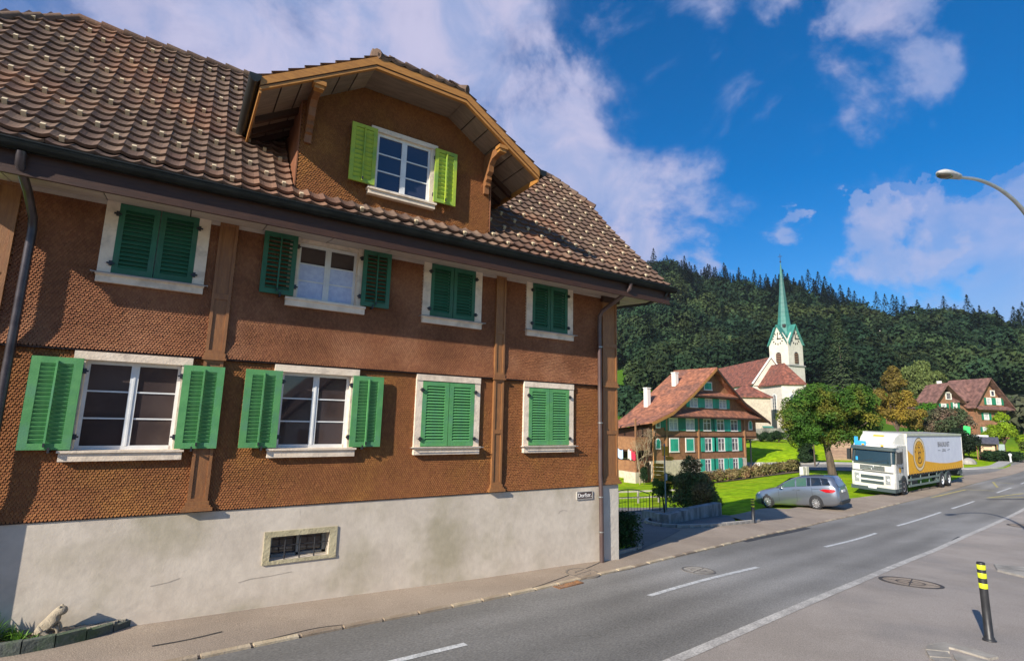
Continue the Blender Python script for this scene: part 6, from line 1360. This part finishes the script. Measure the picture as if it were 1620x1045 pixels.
for (u0,u1,z0_,z1_,v) in ((3.0,4.3,9.0,10.5,0),(1.7,2.9,6.7,8.2,0),(4.4,5.4,7.1,8.5,0),(12.4,13.4,9.9,11.1,-.8),(9.0,10.3,8.0,9.3,-.8) if False else (11.2,12.4,6.4 if False else 8.2,9.6,-.8),(13.4,14.6,8.2,9.6,-.8),(13.2,14.6,5.0,6.6,-.8),(10.2,11.4,5.2,6.6,-.8),(12.2,13.5,2.0,3.8,-.8),(9.6,10.8,2.2,3.8,-.8),(14.0,15.0,2.2,3.6,-.8)):
    q=MB(); 
    for a_,b_2,c_,d_ in ((u0,u0+.18,z0_,z1_),(u1-.18,u1,z0_,z1_),(u0+.18,u1-.18,z1_-.18,z1_),(u0+.18,u1-.18,z0_,z0_+.15)): q.prism([hp(a_,v-.1,c_),hp(b_2,v-.1,c_),hp(b_2,v-.1,d_),hp(a_,v-.1,d_)],tuple(e2*.1))
    w_=q.build('window',M_wf,hs_); q=MB(); q.prism([hp(u0+.18,v-.05,z0_+.15),hp(u1-.18,v-.05,z0_+.15),hp(u1-.18,v-.05,z1_-.18),hp(u0+.18,v-.05,z1_-.18)],tuple(e2*.03)); q.build('pane',M_gl2 if z1_>9.9 else M_lace,w_)
    for s0_,s1_ in ((u0-.5,u0-.03),(u1+.03,u1+.5)):
        if z1_<10: q=MB(); q.prism([hp(s0_,v-.14,z0_),hp(s1_,v-.14,z0_),hp(s1_,v-.14,z1_),hp(s0_,v-.14,z1_)],tuple(e2*.05)); q.build('shutter',M_fdgreen,w_)
b=MB(); b.prism([hp(6.5,2.2,11.2),hp(7.5,2.2,11.3),hp(7.5,2.0,11.0),hp(6.5,2.0,10.9)],(0,0,.15)); b.build('skylight',mat('skylight_blue',(.05,.08,.3),None,rough=.1),hs_)
b=MB(); b.prism([hp(5.4,3.2,11.0),hp(6.0,3.2,11.0),hp(6.0,3.8,11.0),hp(5.4,3.8,11.0)],(0,0,2.0)); b.build('chimney',M_wf,hs_)
# low roof behind the orange tree
lh=thing('low_barn','low barn with a dull purple-brown roof behind the orange tree','barn',(135,41,4),space=True)
b=MB(); b.prism([(131.5,43,3),(138,39,3),(141,44,3),(134.5,48,3)],(0,0,4.8)); b.build('wall',M_hw,lh)
roofq([(130.8,43,7.8),(138.2,38.6,7.8),(139.8,41.2,9.9),(132.4,45.6,9.9)],'roof',mat('purple_brown_roof',(.13,.075,.08),None,rough=.9),.2,lh); roofq([(132.4,45.6,9.9),(139.8,41.2,9.9),(141.4,44,7.8),(134,48.4,7.8)],'roof',MATS['purple_brown_roof'],.2,lh)
# ---------------------------------------------------------------- vegetation
def leafmat(name,c1,c2,c3=None,rnd=.45,trans=.22,amt3=.6,sc3=.5): return mat(name,c1,c2,.9,.65,spec=.2,c3=c3,sc3=sc3,amt3=amt3,attr='rnd',rnd=rnd,coord='World',trans=trans)
def crown(cs,n,size,rng,fill=.35,flat=.8,tri=False,droop=0):
    """cs: list of (x,y,z,rx,ry,rz) lobes -> leaf quads on and inside the lobes"""
    w_=np.array([c[3]*c[4]+c[3]*c[5] for c in cs]); w_=w_/w_.sum(); k=rng.choice(len(cs),n,p=w_); C_=np.array(cs)[k]
    d=rng.normal(size=(n,3)); d/=np.linalg.norm(d,axis=1)[:,None]
    d[:,2]=np.where((d[:,2]<-.3)&(rng.random(n)<.6),-d[:,2],d[:,2])
    r=np.where(rng.random(n)<fill,rng.random(n)**.5,1-.16*rng.random(n)+rng.normal(0,.05,n))
    P=C_[:,:3]+d*r[:,None]*C_[:,3:]
    P+=rng.normal(0,size*.5,(n,3))
    nn=d+rng.normal(0,.55,(n,3)); nn[:,2]+=.35; nn/=np.linalg.norm(nn,axis=1)[:,None]
    a=np.cross(nn,rng.normal(size=(n,3))); a/=np.linalg.norm(a,axis=1)[:,None]; b_=np.cross(nn,a)
    s=size*rng.uniform(.55,1.25,n)[:,None]
    if droop: a=a*(1-droop)+np.array([0,0,-1])*droop
    if tri: V=np.stack([P-a*s,P+a*s*.6+b_*s*.8,P+a*s*.6-b_*s*.8],1)
    else: V=np.stack([P-a*s,P-b_*s*.55+nn*s*.12,P+a*s,P+b_*s*.55+nn*s*.12],1)
    # dark inner leaves get a lower random value only through their own colour draw
    rn=np.clip(rng.random(n)*.75+.25*rng.random(len(cs))[k],0,1)
    return V.reshape(-1,3),rn
def faces(n,k): return np.arange(n*k).reshape(n,k)
M_bark=mat('bark',(.12,.085,.06),(.07,.05,.038),6,.95,bump=1,bsc=20,coord='World',stretch=(1,1,.3))
def limb(b,p,q,r0,r1,rng,n=5,wob=.12):
    p=np.array(p);q=np.array(q);L_=np.linalg.norm(q-p); pts=[tuple(p+(q-p)*t+rng.normal(0,wob*L_*.15,3)*(0<t<1)) for t in np.linspace(0,1,n)]; b.tube(pts,[r0+(r1-r0)*t for t in np.linspace(0,1,n)],7)
def tree(name,label,base,trunk_h,trunk_r,lobes,n,size,m,cat='tree',group=None,seed=1,fill=.35,lean=(0,0),droop=0,branches=True):
    rng=np.random.default_rng(seed); x,y,z=base; t=thing(name,label,cat,base,group=group)
    b=MB(); top=(lean[0],lean[1],trunk_h)
    b.tube([(0,0,-.3),(lean[0]*.05,lean[1]*.05,.15),(lean[0]*.4,lean[1]*.4,trunk_h*.5),top],[trunk_r*1.35,trunk_r*1.05,trunk_r*.9,trunk_r*.7],10)
    if branches:
        for c in lobes[:9]: limb(b,top,(c[0],c[1],c[2]),trunk_r*.5,trunk_r*.12,rng)
    b.build('trunk',M_bark,t,o=(0,0,0))
    V,rn=crown(lobes,n,size,rng,fill=fill,droop=droop); npmesh('crown',V,faces(n,4),m,t,(0,0,0),rnd=rn); return t
def blob_lobes(rng,cx,cy,cz,rx,ry,rz,k,rl):
    out=[]
    for i in range(k):
        d=rng.normal(size=3);d/=np.linalg.norm(d); q=rng.random()**.4*.78
        s=rng.uniform(.75,1.25)*rl; out.append((cx+d[0]*rx*q,cy+d[1]*ry*q,cz+d[2]*rz*q,s,s,s*.8))
    return out
rg_=np.random.default_rng(3)
M_chest=leafmat('chestnut_leaves',(.060,.140,.016),(.038,.092,.013),c3=(.26,.19,.025),amt3=.7,sc3=.33)
bx,by=41.5,15.4
lob=blob_lobes(rg_,-.1,-.3,5.25,4.9,4.9,3.7,84,.95)+blob_lobes(rg_,-1.4,1.6,3.3,1.7,1.7,.9,8,.7)
tree('chestnut_tree','broad green and yellowing tree with a thick trunk on the lawn behind the silver car',(bx,by,gz(bx,by)),2.7,.34,lob,54000,.115,M_chest,seed=4,lean=(-.25,.25))
def pyr_lobes(rng,h0,h1,r,k,rl):
    o=[]
    for i in range(k):
        t=rng.random()**.8; z=h0+(h1-h0)*t; rr_=r*(1-t)**.75; a=rng.random()*6.28; q=rng.random()**.5; s=rl*(1-.6*t)*rng.uniform(.8,1.2); o.append((rr_*q*math.cos(a),rr_*q*math.sin(a),z,s,s,s*.9))
    return o
M_orn=leafmat('orange_autumn_leaves',(.19,.14,.03),(.13,.10,.025),c3=(.38,.26,.03),amt3=.8,sc3=.2)
tree('autumn_tree','pointed orange and yellow autumn tree above the truck cab',(79.5,24.6,gz(79.5,24.6)),2.5,.2,pyr_lobes(rg_,3.2,11.8,3.7,70,.95),22000,.17,M_orn,seed=5)
M_mid=leafmat('fresh_green_leaves',(.075,.20,.015),(.05,.14,.014))
tree('bushy_tree','fresh green bushy tree right of the orange tree',(89,24.6,gz(89,24.6)),2,.2,blob_lobes(rg_,0,0,4.6,2.3,2.3,3.4,24,1.1),8000,.2,M_mid,seed=6)
M_grm=leafmat('grey_green_leaves',(.075,.10,.045),(.05,.075,.03),c3=(.22,.13,.10),amt3=.8,sc3=.35)
tree('dark_bushy_tree','dark grey-green tree with pinkish tips in front of the gabled house',(85.6,20.3,gz(85.6,20.3)),2,.25,blob_lobes(rg_,0,0,3.9,3.7,3.7,3.2,40,1.1),17000,.17,M_grm,seed=7)
tree('dark_conifer_shrub','low very dark evergreen between the truck and the hut',(77.6,16.9,gz(77.6,16.9)),.6,.15,blob_lobes(rg_,0,0,1.9,2.0,2.0,1.7,16,.8),6000,.14,leafmat('dark_evergreen',(.018,.035,.014),(.012,.024,.010)),seed=8)
tree('weeping_tree','tall pale yellow-green weeping tree left of the gabled house',(146,44,gz(146,44)),4,.35,blob_lobes(rg_,0,0,9.5,4.2,4.2,5.4,28,1.8),12000,.34,leafmat('willow_leaves',(.15,.19,.05),(.11,.14,.04)),seed=9,droop=.6)
M_ylg=leafmat('lime_young_leaves',(.24,.34,.015),(.17,.27,.014))
tree('young_tree','bright yellow-green young tree at the right edge beside the hut',(83,14.0,gz(83,14.0)),1.8,.12,pyr_lobes(rg_,1.9,5.7,2.4,26,.8),10000,.14,M_ylg,seed=10)
tree('autumn_tree','dull orange tree cut by the right edge of the picture',(96,11.6,gz(96,11.6)),2,.2,blob_lobes(rg_,0,0,5.2,2.6,2.6,3.6,18,1.1),5000,.22,leafmat('rust_leaves',(.20,.10,.03),(.13,.10,.03)),seed=11)
# foreground shrub, hedge and small bushes
M_red=leafmat('dark_purple_green_leaves',(.12,.18,.045),(.20,.12,.045),c3=(.34,.16,.06),amt3=.6,sc3=.8,trans=.1)
sx,sy=11.3,6.9
def shrub(name,label,base,lobes,n,size,m,seed,cat='shrub',group=None,stems=6):
    rng=np.random.default_rng(seed); t=thing(name,label,cat,base,group=group); b=MB()
    for c in lobes[:stems]: limb(b,(0,0,-.15),c[:3],.035,.01,rng)
    b.build('stems',M_bark,t,o=(0,0,0)); V,rn=crown(lobes,n,size,rng,fill=.45); npmesh('foliage',V,faces(n,4),m,t,(0,0,0),rnd=rn); return t
lob=blob_lobes(rg_,.25,-.1,1.0,1.35,1.25,.85,34,.45)+blob_lobes(rg_,.25,-.1,.5,1.3,1.1,.4,14,.4)+[(-.2+.25*i,0,2.05+.2*math.sin(i*2.1),.25,.25,.32) for i in range(4)]
shrub('dark_shrub','large dark reddish-green shrub behind the low stone block wall',(sx,sy,gz(sx,sy)),lob,36000,.052,M_red,21)
shrub('garden_bush','small yellow-green bush beside the dark shrub near the signpost',(11.2,8.3,gz(11.2,8.3)),blob_lobes(rg_,0,0,1.25,.75,.7,.6,12,.32),5200,.055,leafmat('bush_yellowgreen',(.16,.22,.03),(.11,.16,.03)),22)
hb=[(x,y,z,.26,.2,.22) for x in (.0,.3,.55,.8) for y in (0,.25,.45) for z in (.2,.45,.68)]
shrub('clipped_hedge','dark clipped hedge tucked against the right corner of the shingled house',(.42,.62,gz(.8,.8)),hb,9000,.035,leafmat('hedge_green',(.025,.07,.015),(.016,.05,.012)),23,cat='hedge')
M_dk=leafmat('dark_bush',(.022,.05,.014),(.016,.036,.012))
for i,(x,y,r,h,lb) in enumerate(((76.6,42.3,.9,.9,'small round dark shrub on the slope below the retaining wall'),(75.9,40.4,1.1,1.2,'reddish low shrub right of the round one on the slope'),(72,44.3,2.0,1.1,'long dark hedge clump at the left foot of the retaining wall'),(76,43.9,2.2,1.2,'dark hedge clump at the middle foot of the retaining wall'))):
    shrub('slope_shrub',lb,(x,y,gz(x,y)),blob_lobes(rg_,0,0,h*.8,r,r,h*.6,8,.6),2600,.14,M_dk,30+i,group='dark shrubs on the slope by the church')
shrub('dark_yew','very dark upright yew beneath the big chestnut crown on the slope',(61.2,28.2,gz(61.2,28.2)),[(0,0,z,1.05-.1*z,1.05-.1*z,.7) for z in (.7,1.5,2.4,3.2)],7000,.13,M_dk,40)
tree('sapling','thin pale sapling trunk with few leaves beside the dark yew',(58.2,25.6,gz(58.2,25.6)),2.6,.09,blob_lobes(rg_,0,0,3.0,.8,.8,.6,6,.4),900,.13,M_mid,seed=41)
for i,(x,y,r,h,lb) in enumerate(((77.6,12.9,2.2,1.0,'low spreading dark green hedge in front of the hut'),(82.5,10.8,2.0,2.6,'loose olive bush below the bright yellow-green young tree'),(86,8.5,2.4,2.8,'olive-yellow bush at the far right edge'),(80.5,17.6,1.6,3.0,'tall dark bush behind the green sign'))):
    shrub('roadside_bush',lb,(x,y,gz(x,y)),blob_lobes(rg_,0,0,h*.55,r,r,h*.45,12,.7),4200,.15,M_dk if i in(0,3) else leafmat('olive_bush',(.13,.17,.03),(.09,.12,.025)),50+i,group='bushes beside the hut')
# dry flower bed in front of the farmhouse
rng=np.random.default_rng(60); fb=thing('flower_bed','long bed of dry straw-coloured plants on the lawn before the farmhouse','flower bed',(40.5,22.5,gz(40.5,22.5)),space=True)
P0=np.array((33.5,25.2));P1=np.array((46.0,20.8)); lobes=[]
for i in range(40):
    p=P0+(P1-P0)*(i+.5)/40+rng.normal(0,.25,2); lobes.append((p[0],p[1],gz(*p)+.45,.5,.4,.5+.25*rng.random()))
V,rn=crown(lobes,9000,.13,rng,fill=.6); npmesh('dry_plants',V,faces(9000,4),leafmat('dry_plants_mat',(.26,.20,.09),(.16,.15,.05),c3=(.35,.10,.08),amt3=.4),fb,ORG[fb.name],rnd=rn)
b=MB(); d=(P1-P0)/np.hypot(*(P1-P0)); n=np.array([d[1],-d[0]])*.9
b.add([(*(P0+(P1-P0)*t+n*s*1.4),gz(*(P0+(P1-P0)*t+n*s*1.4))+.0) for t in np.linspace(0,1,14) for s in (-1,1)],[(2*i,2*i+1,2*i+3,2*i+2) for i in range(13)]); b.build('soil',MATS['soil'],fb)
# bare climbing tree against the farmhouse gallery
ct=thing('bare_climber','leafless pale branching vine climbing the corner of the farmhouse gallery','climber',(36.0,32.2,gz(36,32.2)),space=True)
b=MB(); rng=np.random.default_rng(61)
def grow(p,d,l,r,dep):
    q=p+d*l; b.tube([tuple(p),tuple((p+q)/2+rng.normal(0,l*.06,3)),tuple(q)],[r,r*.85,r*.7],5)
    if dep:
        for _ in range(3 if dep>2 else 2):
            nd=d+rng.normal(0,.5,3)*(1,.3,1); nd/=np.linalg.norm(nd); grow(q,nd,l*.74,r*.66,dep-1)
grow(np.array((34.3,31.9,gz(34.3,31.9)-.1)),np.array((.1,.1,1)),1.5,.06,5); grow(np.array((36.0,32.8,gz(36.3,31.8)-.1)),np.array((.02,0,1)),1.9,.055,5); b.build('branches',mat('pale_bark',(.36,.27,.17),None,rough=.9),ct)
shrub('potted_bush','small dark potted bush at the foot of the farmhouse gallery',(34.2,31.2,gz(34.2,31.2)),[(0,0,.8,.4,.4,.5),(0,0,1.4,.35,.35,.4)],1500,.09,M_dk,62)
# garden backdrop left of farmhouse, seen through the gallery gap
shrub('dark_garden_bush','dark bush behind the left end of the farmhouse',(34,42,gz(34,42)),blob_lobes(rg_,0,0,2.5,2.5,2.5,2,14,1.1),4000,.2,M_dk,63)
# ---------------------------------------------------------------- forest
M_forest=mat('forest_leaves',(.023,.048,.021),(.014,.034,.018),.035,.8,spec=.1,c3=(.06,.078,.026),sc3=.03,amt3=.9,attr='rnd',rnd=.55,coord='World',trans=.12)
M_spruce=mat('spruce_needles',(.014,.030,.014),(.010,.022,.012),.05,.85,spec=.1,attr='rnd',rnd=.4,coord='World')
def broad(rng,h,r,n,sz=.8):
    lobes=[(0,0,h*.62,r*.8,r*.8,h*.34)]+[(r*.6*math.cos(a),r*.6*math.sin(a),h*rng.uniform(.4,.75),r*.45,r*.45,h*.2) for a in rng.random(7)*6.28]
    V,rn=crown(lobes,n,sz,rng,fill=.12,tri=True); return V,rn
def conif(rng,h,r,n,sz=.75):
    t=rng.random(n)**1.25; z=h*(.12+.88*t); lay=np.sin(z*2.2+rng.normal(0,.3,n))*.12; rr_=r*(1-t)**.72*(1+lay)*np.where(rng.random(n)<.2,rng.random(n),1); a=rng.random(n)*6.283
    P=np.stack([rr_*np.cos(a),rr_*np.sin(a),z-rr_*.25],-1); out=np.stack([np.cos(a),np.sin(a),np.full(n,-.45)],-1); sd=np.stack([-np.sin(a),np.cos(a),np.zeros(n)],-1)
    s=(sz*rng.uniform(.6,1.2,n)*(1-.45*t))[:,None]; V=np.stack([P-out*s*.6+sd*s*.55,P-out*s*.6-sd*s*.55,P+out*s],1)
    return V.reshape(-1,3),rng.random(n)
frng=np.random.default_rng(11)
PB=[broad(frng,14+2.2*i,5.8+.6*i,1250,.78) for i in range(4)]; PC=[conif(frng,24+2.5*i,4.1+.3*i,1000,.9) for i in range(3)]
def azr(az_,r): return CAMP.x+r*math.cos(R(az_)),CAMP.y+r*math.sin(R(az_))
VV=[];RN=[];VC=[];RC=[]; cnt=0
az_=np.concatenate([np.arange(6.5,50,1.0)]); 
r=172.0
while r<418:
    stp=7.6/r*57.3; a=6.5+frng.random()*stp
    while a<53:
        aa=a+frng.normal(0,stp*.25); r2=r+frng.normal(0,2.2); x,y=azr(aa,r2)
        foot=np.interp(aa,[8,14,17,21,24,28,36,38,43.3,43.8,46],[236,222,214,208,210,206,204,174,172,205,210])
        if r2>foot and not(aa>43.8 and r2<225):
            con=frng.random()<np.interp(r2,[210,300,350,390],[.05,.14,.55,.95])*(1.0 if 24.5<aa<39 else .35)
            s=frng.uniform(.72,1.12); th_=frng.random()*6.28; c,s_=math.cos(th_),math.sin(th_); z=float(H(x,y))
            V,rn=(PC if con else PB)[frng.integers(3)]; s*=(1.12 if not con else 1)
            kk=np.clip(frng.normal(.48,.34),0,1.15)
            V2=np.stack([V[:,0]*c-V[:,1]*s_,V[:,0]*s_+V[:,1]*c,V[:,2]],-1)*s+(x,y,z-1.0)
            if not(r2>398 and cnt>=0 and frng.random()<0): 
                (VC if con else VV).append(V2); (RC if con else RN).append(np.clip(rn*.2+kk*.8,0,1)); cnt+=1
        a+=stp
    r+=7.0
V=np.concatenate(VV); o=npmesh('woodland',V,faces(len(V)//3,3),M_forest,None,(0,0,0),rnd=np.concatenate(RN)); tag(o,kind='stuff')
V=np.concatenate(VC); o=npmesh('spruce_woodland',V,faces(len(V)//3,3),M_spruce,None,(0,0,0),rnd=np.concatenate(RC)); tag(o,kind='stuff')
print('forest trees',cnt)
# individual trees that stand out on the skyline
def fmesh(V,rn,m,name='crown'):
    n=len(V)//3; o=npmesh(name,V,faces(n,3),m,None,(0,0,0),rnd=rn); return o
def far_tree(kind,az_,r,h,label,m,rr_=None,group=None,n=900,trunk=None):
    x,y=azr(az_,r); z=float(H(x,y))-1
    t=thing('pine_tree' if kind=='c' else 'broadleaf_tree',label,'tree',(x,y,z),group=group); rng=np.random.default_rng(int(az_*100))
    V,rn=conif(rng,h,rr_ or 3.4,n,.8) if kind=='c' else broad(rng,h,rr_ or 6,n,.85)
    if trunk: V=V+np.array((0,0,trunk)); 
    b=MB(); b.tube([(0,0,0),(0,0,(trunk or 0)+h*.6)],[.35,.15],6); b.build('trunk',mat('pale_trunk',(.42,.38,.33),None,rough=.9) if trunk else M_bark,t,o=(0,0,0))
    npmesh('crown',V,faces(len(V)//3,3),m,t,(0,0,0),rnd=rn); return t
def az_of(px):
    v=f_+r_*((px-810)/822); return math.degrees(math.atan2(v.y,v.x))
M_fy=mat('forest_yellow',(.13,.13,.02),(.09,.11,.02),.1,.8,attr='rnd',rnd=.5,coord='World'); M_fo=mat('forest_orange',(.18,.11,.02),(.12,.10,.02),.1,.8,attr='rnd',rnd=.5,coord='World')
sk=[('b',1057,374,21,'tall rounded dark tree topping the ridge beside the eave corner',M_forest,10.5,2200,None),
('b',1030,375,20,'dark broad tree on the ridge half hidden behind the eave corner',M_forest,8.5,1500,None),
('b',1103,372,9,'small leafy crown on a bare pale trunk on the ridge',M_forest,3.2,700,12),
('b',1113,355,15,'yellowing round tree below the ridge left of the spire',M_fo,5,900,None),
('c',1150,378,28,'tallest dark spruce on the ridge midway between eaves and spire',M_spruce,3.6,900,None),
('c',1164,380,24,'narrow dark spruce right of the tallest ridge spruce',M_spruce,3.0,800,None),
('c',1217,384,27,'dark spruce on the ridge just left of the spire',M_spruce,3.4,900,None),
('c',1251,388,27,'dark spruce on the ridge just right of the spire',M_spruce,3.4,900,None),
('c',1276,392,25,'pointed dark spruce standing second right of the spire on the ridge',M_spruce,3.2,900,None),
('c',1338,400,16,'thin spruce crown on a long bare pale trunk on the skyline',M_spruce,2.4,700,12),
('c',1308,398,14,'spruce crown on bare whitish trunk right of the spire',M_spruce,2.6,700,14),
('c',1356,402,25,'broad dark spruce on the ridge above the chestnut tree',M_spruce,4.0,900,None),
('b',1395,412,15,'pale yellowish round tree on the skyline above the orange tree',M_fy,5,700,None),
('c',1427,416,24,'twin-tipped dark spruce on the skyline above the truck',M_spruce,3.0,800,None),
('b',1452,420,17,'olive tree on the skyline with sky gap beside it',M_fy,4.5,600,None),
('b',1508,428,20,'orange-tinted round tree on the right skyline',M_fo,5.5,800,None),
('c',1543,436,27,'thin lone spruce tip rising from the right skyline',M_spruce,2.4,700,None),
('c',1583,442,24,'dark spruce near the right end of the skyline',M_spruce,3.2,800,None),
('b',1610,446,19,'olive rounded tree at the right end of the skyline',M_fy,6,800,None)]
for k_,px,r0_,h,lb,m_,rw_,n_,tk in sk: far_tree(k_,az_of(px),r0_,h,lb,m_,rw_,group='trees standing out on the ridge',n=n_,trunk=tk)
far_tree('c',az_of(1326),190,30,'large olive-green spruce below the ridge above the chestnut tree',mat('olive_spruce',(.055,.085,.022),(.04,.065,.02),.2,.8,attr='rnd',rnd=.5,coord='World'),6.5,n=2600)
far_tree('c',az_of(1112),215,20,'light grey-green pointed tree above the farmhouse ridge',mat('grey_spruce',(.06,.10,.045),(.045,.08,.035),.2,.8,attr='rnd',rnd=.4,coord='World'),5,n=1800)
for px,r0_,h,lb in ((1375,212,10,'rounded dark shrubby tree at the forest foot above the chestnut tree'),(1600,150,9,'dull green tree on the meadow at the right edge'),(1575,160,8,'low grey-green tree behind the gabled house'),(1520,170,10,'brownish tree behind the roof of the gabled house'),(985,140,9,'dark tree on the meadow beside the house corner'),(1010,125,8,'dark tree behind the farmhouse roof on the left'),(1003,165,15,'tall dark tree at the right end of the small meadow beyond the house corner')):
    far_tree('b',az_of(px),r0_,h,lb,M_forest if px<1500 else mat('brown_green',(.06,.065,.03),(.045,.055,.025),.2,.8,attr='rnd',rnd=.5,coord='World'),4.2,n=1500,group='trees at the foot of the wooded hill')
# bare pale trunks in the wood
for i,px in ((2,1392),(3,1396)):
    x,y=azr(az_of(px),[330,332,262,264,345][i]); z=float(H(x,y)); b=MB(); b.tube([(x,y,z),(x,y,z+17)],[.35,.2],6)
    tag(b.build('dead_tree',MATS['pale_trunk']),'bare pale trunk showing against the dark forest, '+['left of the pair right of the spire','right of the pair right of the spire','left of the pair above the autumn tree','right of the pair above the autumn tree','single one left of the spire'][i],'tree')
# ---------------------------------------------------------------- house across the street (seen mirrored in the panes)
nb=thing('opposite_house','white gabled house with a dark roof across the street, mirrored in the windows','house',(-1.2,-24,.5),space=True)
b=MB(); b.prism([(-3.9,-21,.0),(1.5,-21,.0),(1.5,-21,3.2),(-1.2,-21,5.6),(-3.9,-21,3.2)],(0,-9,0)); b.build('wall',M_wf,nb)
roofq([(-4.6,-20.3,2.7),(-1.2,-20.3,5.9),(-1.2,-30.5,5.9),(-4.6,-30.5,2.7)],'roof',mat('dark_brown_roof',(.07,.045,.04),None,rough=.9),.2,nb); roofq([(2.2,-20.3,2.7),(-1.2,-20.3,5.9),(-1.2,-30.5,5.9),(2.2,-30.5,2.7)],'roof',MATS['dark_brown_roof'],.2,nb)
for x0,z0_ in ((-3.2,1.3),(-.6,1.3),(-1.8,3.3)): fwin(x0,x0+1.3,z0_,z0_+1.2,'dark',sh=None,y=-21+.12,par=nb,fm=M_fw2)
nb2=thing('opposite_barn','long dark timber barn across the street, mirrored in the windows','barn',(-22,-26,1),space=True)
b=MB(); b.box(-34,-5.6,-30,-22,.3,3.6); b.build('wall',M_dwood,nb2); roofq([(-35,-21,3.2),(-5,-21,3.2),(-5,-26,6.2),(-35,-26,6.2)],'roof',MATS['dark_brown_roof'],.2,nb2); roofq([(-35,-31,3.2),(-5,-31,3.2),(-5,-26,6.2),(-35,-26,6.2)],'roof',MATS['dark_brown_roof'],.2,nb2)
# ---------------------------------------------------------------- air
hz=bpy.data.materials.new('air'); hz.use_nodes=True; t=hz.node_tree; t.nodes.clear(); o_=N(t,'ShaderNodeOutputMaterial'); v_=N(t,'ShaderNodeVolumePrincipled')
v_.inputs['Color'].default_value=(.80,.88,1,1); v_.inputs['Density'].default_value=.00013; v_.inputs['Anisotropy'].default_value=.2; L(t,v_.outputs[0],o_.inputs['Volume'])
b=MB(); b.box(CAMP.x-910,CAMP.x+910,CAMP.y-910,CAMP.y+910,-90,150); o=b.build('haze',hz); tag(o,kind='stuff')
